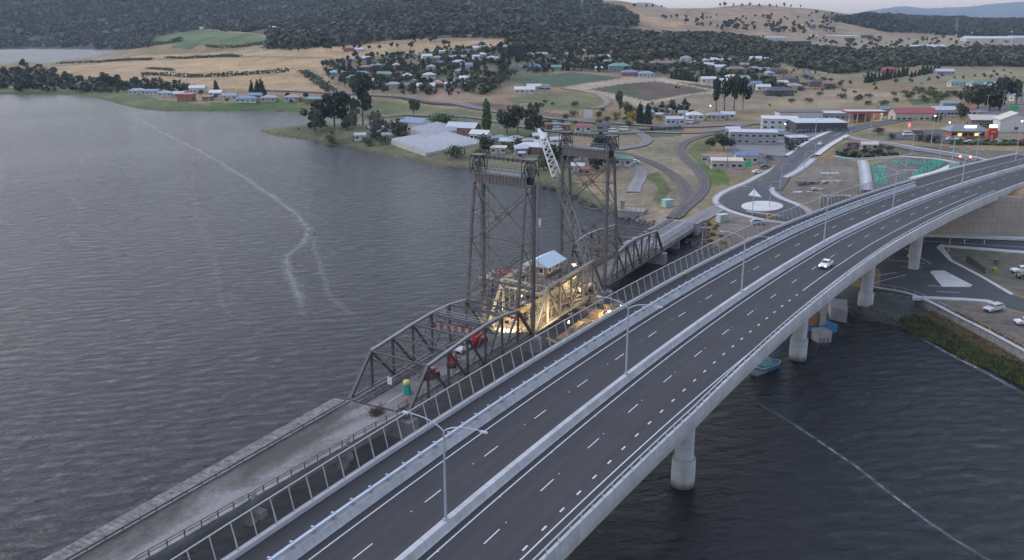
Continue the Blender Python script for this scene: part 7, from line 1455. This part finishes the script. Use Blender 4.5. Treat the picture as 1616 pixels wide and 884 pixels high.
for u, v, h, lab in [(918, 195, 12, 'by the road behind the far tower'), (1048, 202, 13, 'left of the blue grey corrugated shed'), (1079, 203, 13, 'right of the blue grey corrugated shed'), (536, 146, 9, 'at the lower village crossroads'), (620, 153, 8, 'beside the road below the green roofed house'), (727, 205, 9, 'behind the silver warehouse roof'), (793, 200, 11, 'right of the green poplar'), (793, 224, 8, 'above the pale green roofed cottage'), (1127, 232, 8, 'x'), (1147, 268, 9, 'at the fence of the cream flat roofed house'), (1207, 262, 10, 'by the yellow shrub near the parked cars'), (1178, 272, 8, 'beside the green road sign'), (627, 196, 9, 'between point and packing shed'), (1556, 180, 11, 'with yellow base by the upper car park'), (1581, 178, 13, 'tallest, right of the yellow based one'), (1237, 104, 9, 'in front of the gum belt'), (1171, 186, 9, 'beside the long terrace'), (534, 226, 9, 'on the tip side bank of the river point')]:
    if lab != 'x': power_pole(u, v, h, 'timber power pole ' + lab)
def pylon(u, v, h, label):
    x, y, z = hit(u, v); m = MB()
    for a, b_ in ((-1, -1), (1, -1), (1, 1), (-1, 1)): m.beam((x + a * h * .1, y + b_ * h * .1, z), (x + a * .4, y + b_ * .4, z + h), .3)
    for k in range(8): f0, f1 = k / 8, (k + 1) / 8; m.beam((x - h * .1 * (1 - f0), y, z + h * f0), (x + h * .1 * (1 - f1), y, z + h * f1), .2); m.beam((x + h * .1 * (1 - f0), y, z + h * f0), (x - h * .1 * (1 - f1), y, z + h * f1), .2)
    for f in (.72, .85, .97): m.beam((x - h * .16, y, z + h * f), (x + h * .16, y, z + h * f), .3)
    tag(m.build('transmission_tower', galv), label, 'transmission tower')
pylon(918, 20, 32, 'thin lattice transmission tower on the forest skyline'); pylon(1284, 52, 34, 'thin lattice transmission tower before the dry hill'); pylon(1508, 54, 36, 'thin lattice transmission tower before the right ridge')
# signs
def panel_sign(name, u, v, h, w, hh, m, label, lit=None, n=2):
    x, y, z = hit(u, v); t = thing(name, (x, y, z), label, 'sign')
    for k in range(n): xx = x + (k - (n - 1) / 2) * w * .7; MB().box((xx, y, z + h / 2), (.14, .14, h)).build('post', galv, t)
    MB().box((x, y - .12, z + h - hh / 2), (w, .1, hh)).build('panel', m, t); return t
panel_sign('road_sign', 1180, 273, 4.6, 2.6, 2.2, paint((.0, .36, .16), .5), 'green rectangular road sign seen from behind the kerb near the cream house'); panel_sign('road_sign', 1598, 181, 5, 4.6, 2.6, paint((.02, .3, .1), .5), 'small green road sign by the upper car park'); panel_sign('notice_board', 928, 188, 5.5, 4.5, 4.8, paint((.5, .5, .52), .5), 'white square board beside the road behind the far tower')
t = thing('goal_frame', hit(832, 180), 'white rectangular frame standing in the grass above the hollow', 'goal frame'); x, y, z = hit(832, 180); m = MB(); m.beam((x - 4, y, z), (x - 4, y, z + 6), .25); m.beam((x + 4, y, z), (x + 4, y, z + 6), .25); m.beam((x - 4, y, z + 6), (x + 4, y, z + 6), .25); m.build('frame', paint((.55, .5, .45)), t)
t = thing('pylon_sign', hit(1564, 224), 'red restaurant sign block with lit cap at the front corner', 'sign'); x, y, z = hit(1564, 224)
MB().box((x - 1.5, y, z + 1.6), (1.0, 2, 3.2)).box((x + 1.5, y, z + 1.6), (1.0, 2, 3.2)).box((x, y, z + 4.1), (4.2, 2, 2.0)).box((x, y, z + 5.6), (3.2, 2, 1.2)).build('body', paint((.36, .025, .025), .5), t); MB().box((x, y - .1, z + 6.9), (2.6, 1.8, 1.0)).build('cap', white_on, t); MB().box((x, y - 1.06, z + 4.6), (2.2, .06, .7)).build('emblem', paint((.55, .3, .05)), t)
t = thing('restaurant', hit(1530, 219), 'low restaurant with wide grey hip roof and glowing roof panel', 'restaurant'); x, y, z = hit(1530, 219); y += 6
MB().box((x, y, z + 1.7), (15.5, 8.5, 3.4)).build('wall', paint((.24, .12, .09), .8), t); MB().add([(x - 9, y - 5.4, z + 3.2), (x + 9, y - 5.4, z + 3.2), (x + 9, y + 5.4, z + 3.2), (x - 9, y + 5.4, z + 3.2), (x - 5, y, z + 6), (x + 6, y, z + 6)], [(0, 1, 5, 4), (1, 2, 5), (2, 3, 4, 5), (3, 0, 4), (3, 2, 1, 0)]).build('roof', paint((.16, .19, .2), .6), t); MB().box((x + 1.5, y - 2.6, z + 5.0), (5.2, .4, .9)).build('light_panel', white_on, t)
for k in range(6): MB().box((x - 6.4 + 2.55 * k, y - 4.28, z + 1.7), (1.7, .08, 1.2)).build('window', amber_on if k in (1, 4) else win, t)
t = thing('service_station', hit(1370, 193), 'service station with long red fascia canopy and lit forecourt', 'service station'); x, y, z = hit(1370, 193); y += 7
MB().box((x, y, z + 5.4), (22, 9, .7)).build('canopy', paint((.4, .42, .45), .5), t); MB().box((x, y - 4.6, z + 5.2), (22.4, .3, 1.0)).box((x - 11.2, y, z + 5.2), (.3, 9, 1.0)).build('fascia', paint((.33, .03, .035), .5), t)
for k in range(5): MB().box((x - 9 + 4.5 * k, y - 2.5, z + 2.4), (.5, .5, 5.6)).build('column', paint((.5, .5, .5)), t)
MB().box((x + 2, y + 3, z + 2), (14, 4, 3.4)).build('shop', paint((.12, .07, .07), .7), t); MB().box((x + 7, y - 2, z + 4.9), (4, 3, .1)).build('canopy_light', lamp_on, t)
t = thing('pink_sign', hit(1433, 213), 'small pink red upright sign beside the white van', 'sign'); x, y, z = hit(1433, 213); MB().box((x, y, z + 2), (.3, .3, 4.4)).build('post', galv, t); MB().box((x, y - .2, z + 4.6), (1.1, .2, 1.7)).build('panel', mat('pink_panel', (.8, .15, .18), .5, emit=(1, .2, .25), es=.6), t)
for u, v, w in [(1512, 262, 'left'), (1528, 264, 'right')]:
    x, y, z = hit(u, v + 3); t = thing('traffic_light', (x, y, z), 'traffic light glowing red at the bridge end, %s of the pair' % w, 'traffic light'); MB().tube([(x, y, z), (x, y, z + 4.4)], .08, 8).build('pole', galv, t); MB().box((x, y - .1, z + 3.9), (.5, .35, 1.3)).build('signal_head', rubber, t); MB().tube([(x, y - .28, z + 4.3), (x, y - .36, z + 4.3)], .42, 12).build('red_lens', red_on, t)
t = thing('sign_panel', hit(1505, 268), 'teal white information panel beside the end of the bridge path', 'sign'); x, y, z = hit(1505, 268); MB().box((x, y, z + 1.2), (4, .2, 2.2)).build('panel', paint((.3, .52, .52), .5), t); MB().box((x, y + .2, z + .3), (.3, .3, .8)).build('post', galv, t)
# greenhouses
def greenhouse(corners, bays, h, label, ridge=1.8):
    P = [Vector(hit(*c)) for c in corners]; z = max(p.z for p in P) + .05; t = thing('greenhouse', tuple(P[0]), label, 'greenhouse'); a, b_, c_, d = [Vector((p.x, p.y, p.z + .1)) for p in P]; vs, fs = [], []; N = bays * 2
    for k in range(N + 1): f = k / N; hh = h + (ridge if k % 2 else 0); p, q_ = a.lerp(b_, f), d.lerp(c_, f); vs += [(p.x, p.y, p.z + hh), (q_.x, q_.y, q_.z + hh)]
    for k in range(N): fs.append((2 * k, 2 * k + 2, 2 * k + 3, 2 * k + 1))
    MB().add(vs, fs).build('roof', mat('greenhouse_film', (.44, .44, .45), .5, .12, .4), t)
    o = .02; vs = []; fs = []
    for (p, q_) in ((a, b_), (b_, c_), (c_, d), (d, a)): i = len(vs); vs += [(p.x, p.y, p.z - 2), (q_.x, q_.y, q_.z - 2), (q_.x, q_.y, q_.z + h - o), (p.x, p.y, p.z + h - o)]; fs.append((i, i + 1, i + 2, i + 3))
    for (p, q_) in ((a, b_), (d, c_)):
        for k in range(bays): l_, m_, r_ = p.lerp(q_, k / bays), p.lerp(q_, (k + .5) / bays), p.lerp(q_, (k + 1) / bays); i = len(vs); vs += [(l_.x, l_.y, l_.z + h), (r_.x, r_.y, r_.z + h), (m_.x, m_.y, m_.z + h + ridge - .03)]; fs.append((i, i + 1, i + 2))
    MB().add(vs, fs).build('wall', mat('greenhouse_wall', (.36, .37, .33), .5, .2, .5), t)
greenhouse([(617, 228), (672, 247), (757, 231), (700, 215)], 10, 1.5, 'large white multi bay greenhouse on the river bank'); greenhouse([(648, 214), (672, 224), (722, 213), (690, 204)], 8, 2.6, 'smaller saw tooth greenhouse behind the large one'); greenhouse([(614, 203), (618, 207), (648, 204), (642, 199)], 3, 2.4, 'little white greenhouse row left of the packing shed')
# plastic tree guards planted beside the path end
gz = [([(1383, 279), (1398, 279), (1400, 291), (1382, 292)], 60), ([(1376, 259), (1402, 257), (1394, 278), (1378, 278)], 45), ([(1405, 255), (1490, 254), (1492, 261), (1406, 260)], 70), ([(1462, 261), (1488, 262), (1440, 281), (1437, 280)], 60), ([(1516, 258), (1570, 256), (1560, 261), (1520, 267)], 45), ([(1322, 250), (1352, 252), (1350, 254), (1322, 254)], 15)]
gm_ = MB(); 
for k in range(3): a = k * 2.094; b_ = a + 2.094; gm_.add([(.24 * math.cos(a), .24 * math.sin(a), -.1), (.24 * math.cos(b_), .24 * math.sin(b_), -.1), (.22 * math.cos(b_), .22 * math.sin(b_), .85), (.22 * math.cos(a), .22 * math.sin(a), .85)], [(0, 1, 2, 3)])
gme = bpy.data.meshes.new('tree_guard'); gme.from_pydata(gm_.v, [], gm_.f); gme.materials.append(mat('guard_teal', (.05, .48, .36), .5))
for i, (poly, n_) in enumerate(gz):
    for u, v in scat(poly, n_, 60 + i, 1.2):
        x, y, z = hit(u, v); o = link('tree_guard', gme); o.location = (x, y, z); o.rotation_euler = (0, 0, random.uniform(0, 6)); o.scale = (.85, .85, random.uniform(.7, .95))
        tag(o, ['teal plastic guard in the dense square block by the screen fence', 'teal plastic guard in the loose column above the dense block', 'teal plastic guard in the band under the curved path', 'teal plastic guard in the diagonal band before the lower path', 'teal plastic guard in the patch below the red signals', 'teal plastic guard in the strip at the road loop'][i], 'tree guard', 'plastic tree guards, bed %d' % (i + 1))
# odds and ends on the spoil yard and river lots
for u, v, dx, dy, dz, cc, lab, nm in [(1279, 290, 9, 3, 1.4, (.13, .13, .14), 'dark steel skip frame on the spoil yard', 'skip'), (1310, 275, 7, 1.6, .8, (.38, .38, .38), 'pale concrete rubble row on the spoil yard', 'rubble_heap'), (1315, 288, 6, 3, 1.0, (.3, .3, .3), 'grey rubble heap near the footpath ramp', 'rubble_heap'), (1292, 299, 5, 2, .8, (.33, .33, .33), 'low rubble heap on the mown verge', 'rubble_heap'), (1257, 304, 4, 1.2, .6, (.5, .5, .5), 'white concrete slab on the roundabout verge', 'concrete_slab')]:
    x, y, z = hit(u, v); m = MB()
    for _ in range(9): m.box((x + random.uniform(-.5, .5) * dx, y + random.uniform(-.5, .5) * dy, z + random.uniform(0, .5) * dz), (dx * random.uniform(.2, .5), dy * random.uniform(.3, .6), dz * random.uniform(.3, .9)), random.uniform(0, 3))
    tag(m.build(nm, mat('heap_%d' % u, cc, .9, .3, .6)), lab, nm.replace('_', ' '))
for u, v, cc, lab in [(1053, 326, (.3, .42, .38), 'pale green signal cabinet beside the railway line'), (1139, 350, (.35, .42, .38), 'pale green service box on the dry bank')]:
    x, y, z = hit(u, v); t = thing('equipment_cabinet', (x, y, z), lab, 'cabinet'); MB().box((x, y, z + 1.1), (3.2, 2.2, 2.4), .5).build('body', paint(cc, .6), t); MB().box((x, y, z + 2.4), (3.5, 2.5, .18), .5).build('lid', paint(cc, .6), t); MB().box((x - .5, y - 1.2, z + 1.1), (.9, .1, 1.7), .5).build('door', paint((.25, .33, .3), .6), t)
jt = thing('jetty_base', hit(997, 342), 'old concrete landing block with railing on the bank left of the bridge end', 'jetty'); x, y, z = hit(998, 338); MB().box((x, y, z + .2), (9, 6, 3.0), -.3).build('platform', dirty_conc, jt); m = MB()
for k in range(6): m.box((x - 4 + 1.6 * k, y - 1 - .5 * k * .3, z + 2.3), (.15, .15, 1.3)); 
m.beam((x - 4, y - 1, z + 2.9), (x + 4, y - 1.75, z + 2.9), .1); m.build('railing', dirty_conc, jt); MB().box((x - 3.4, y + 1, z + 3), (1.4, 1.2, 2.8)).box((x - 3.4, y + 1, z + 4.5), (1.8, 1.6, .3)).build('chimney_post', dirty_conc, jt)
for u, v, k in [(1199, 346, 0)]:
    x, y, z = hit(u, v); t = thing('guard_rail', (x, y, z), 'low striped guard rail along the lower side of the roundabout', 'guard rail'); pts = [hit(1178 + 11 * i, 337 + 1.6 * i) for i in range(6)]; m = MB(); m2 = MB()
    for a, b_ in zip(pts[:-1], pts[1:]): m.beam((a[0], a[1], a[2] + .8), (b_[0], b_[1], b_[2] + .8), .12, .35)
    for a in pts: m2.box((a[0], a[1], a[2] + .4), (.18, .18, 1.0))
    m.build('rail', paint((.5, .5, .5)), t); m2.build('rail_post', galv, t)
q_ = hit(1214, 344); tag(MB().box((q_[0], q_[1], q_[2] + .7), (1.6, .5, 1.3), .2).build('warning_board', paint((.6, .25, .02))), 'orange warning board at the roundabout exit', 'warning board')
pf = thing('paling_fence', hit(1130, 268), 'long grey paling fence in front of the rusty shed and cream house', 'fence'); pts = [hit(1108, 256), hit(1120, 264), hit(1150, 272), hit(1172, 278)]; m = MB()
for a, b_ in zip(pts[:-1], pts[1:]):
    for k in range(14): c_ = Vector(a).lerp(Vector(b_), (k + .5) / 14); m.box((c_.x, c_.y, c_.z + .8), ((Vector(b_) - Vector(a)).length / 14 * .92, .1, 1.9 + random.uniform(-.08, .08)), math.atan2(b_[1] - a[1], b_[0] - a[0]))
m.build('paling', mat('paling_grey', (.2, .19, .18), .9, .3, 1), pf)
tr_ = thing('tractor', hit(1069, 139), 'small tractor working in the ploughed field', 'tractor'); x, y, z = hit(1069, 139); MB().side([(-1.8, .8), (1.8, .8), (1.8, 1.7), (0, 1.8), (-.2, 2.9), (-1.6, 2.9), (-1.8, 1.8)], 1.6, (x, y, z)).build('body', paint((.4, .2, .15)), tr_)
for sx, rr in ((-1.1, .9), (1.3, .55)):
    for sy in (-.9, .9): MB().tube([(x + sx, y + sy - .2, z + rr), (x + sx, y + sy + .2, z + rr)], rr, 14).build('wheel', rubber, tr_)
# spare protos that were only templates sit where their first copy stands; nothing is left at the origin
# ------------------------------------------------------------------ air
hz = bpy.data.materials.new('haze_air'); hz.use_nodes = True; n = hz.node_tree.nodes; L = hz.node_tree.links; n.remove(n['Principled BSDF'])
pv = n.new('ShaderNodeVolumePrincipled'); pv.inputs['Color'].default_value = (.62, .79, 1, 1); pv.inputs['Density'].default_value = 4.8e-5; pv.inputs['Anisotropy'].default_value = .1; L.new(pv.outputs[0], n['Material Output'].inputs['Volume'])
tag(MB().box((0, 5300, 220), (13600, 11800, 450)).build('haze', hz), kind='stuff')
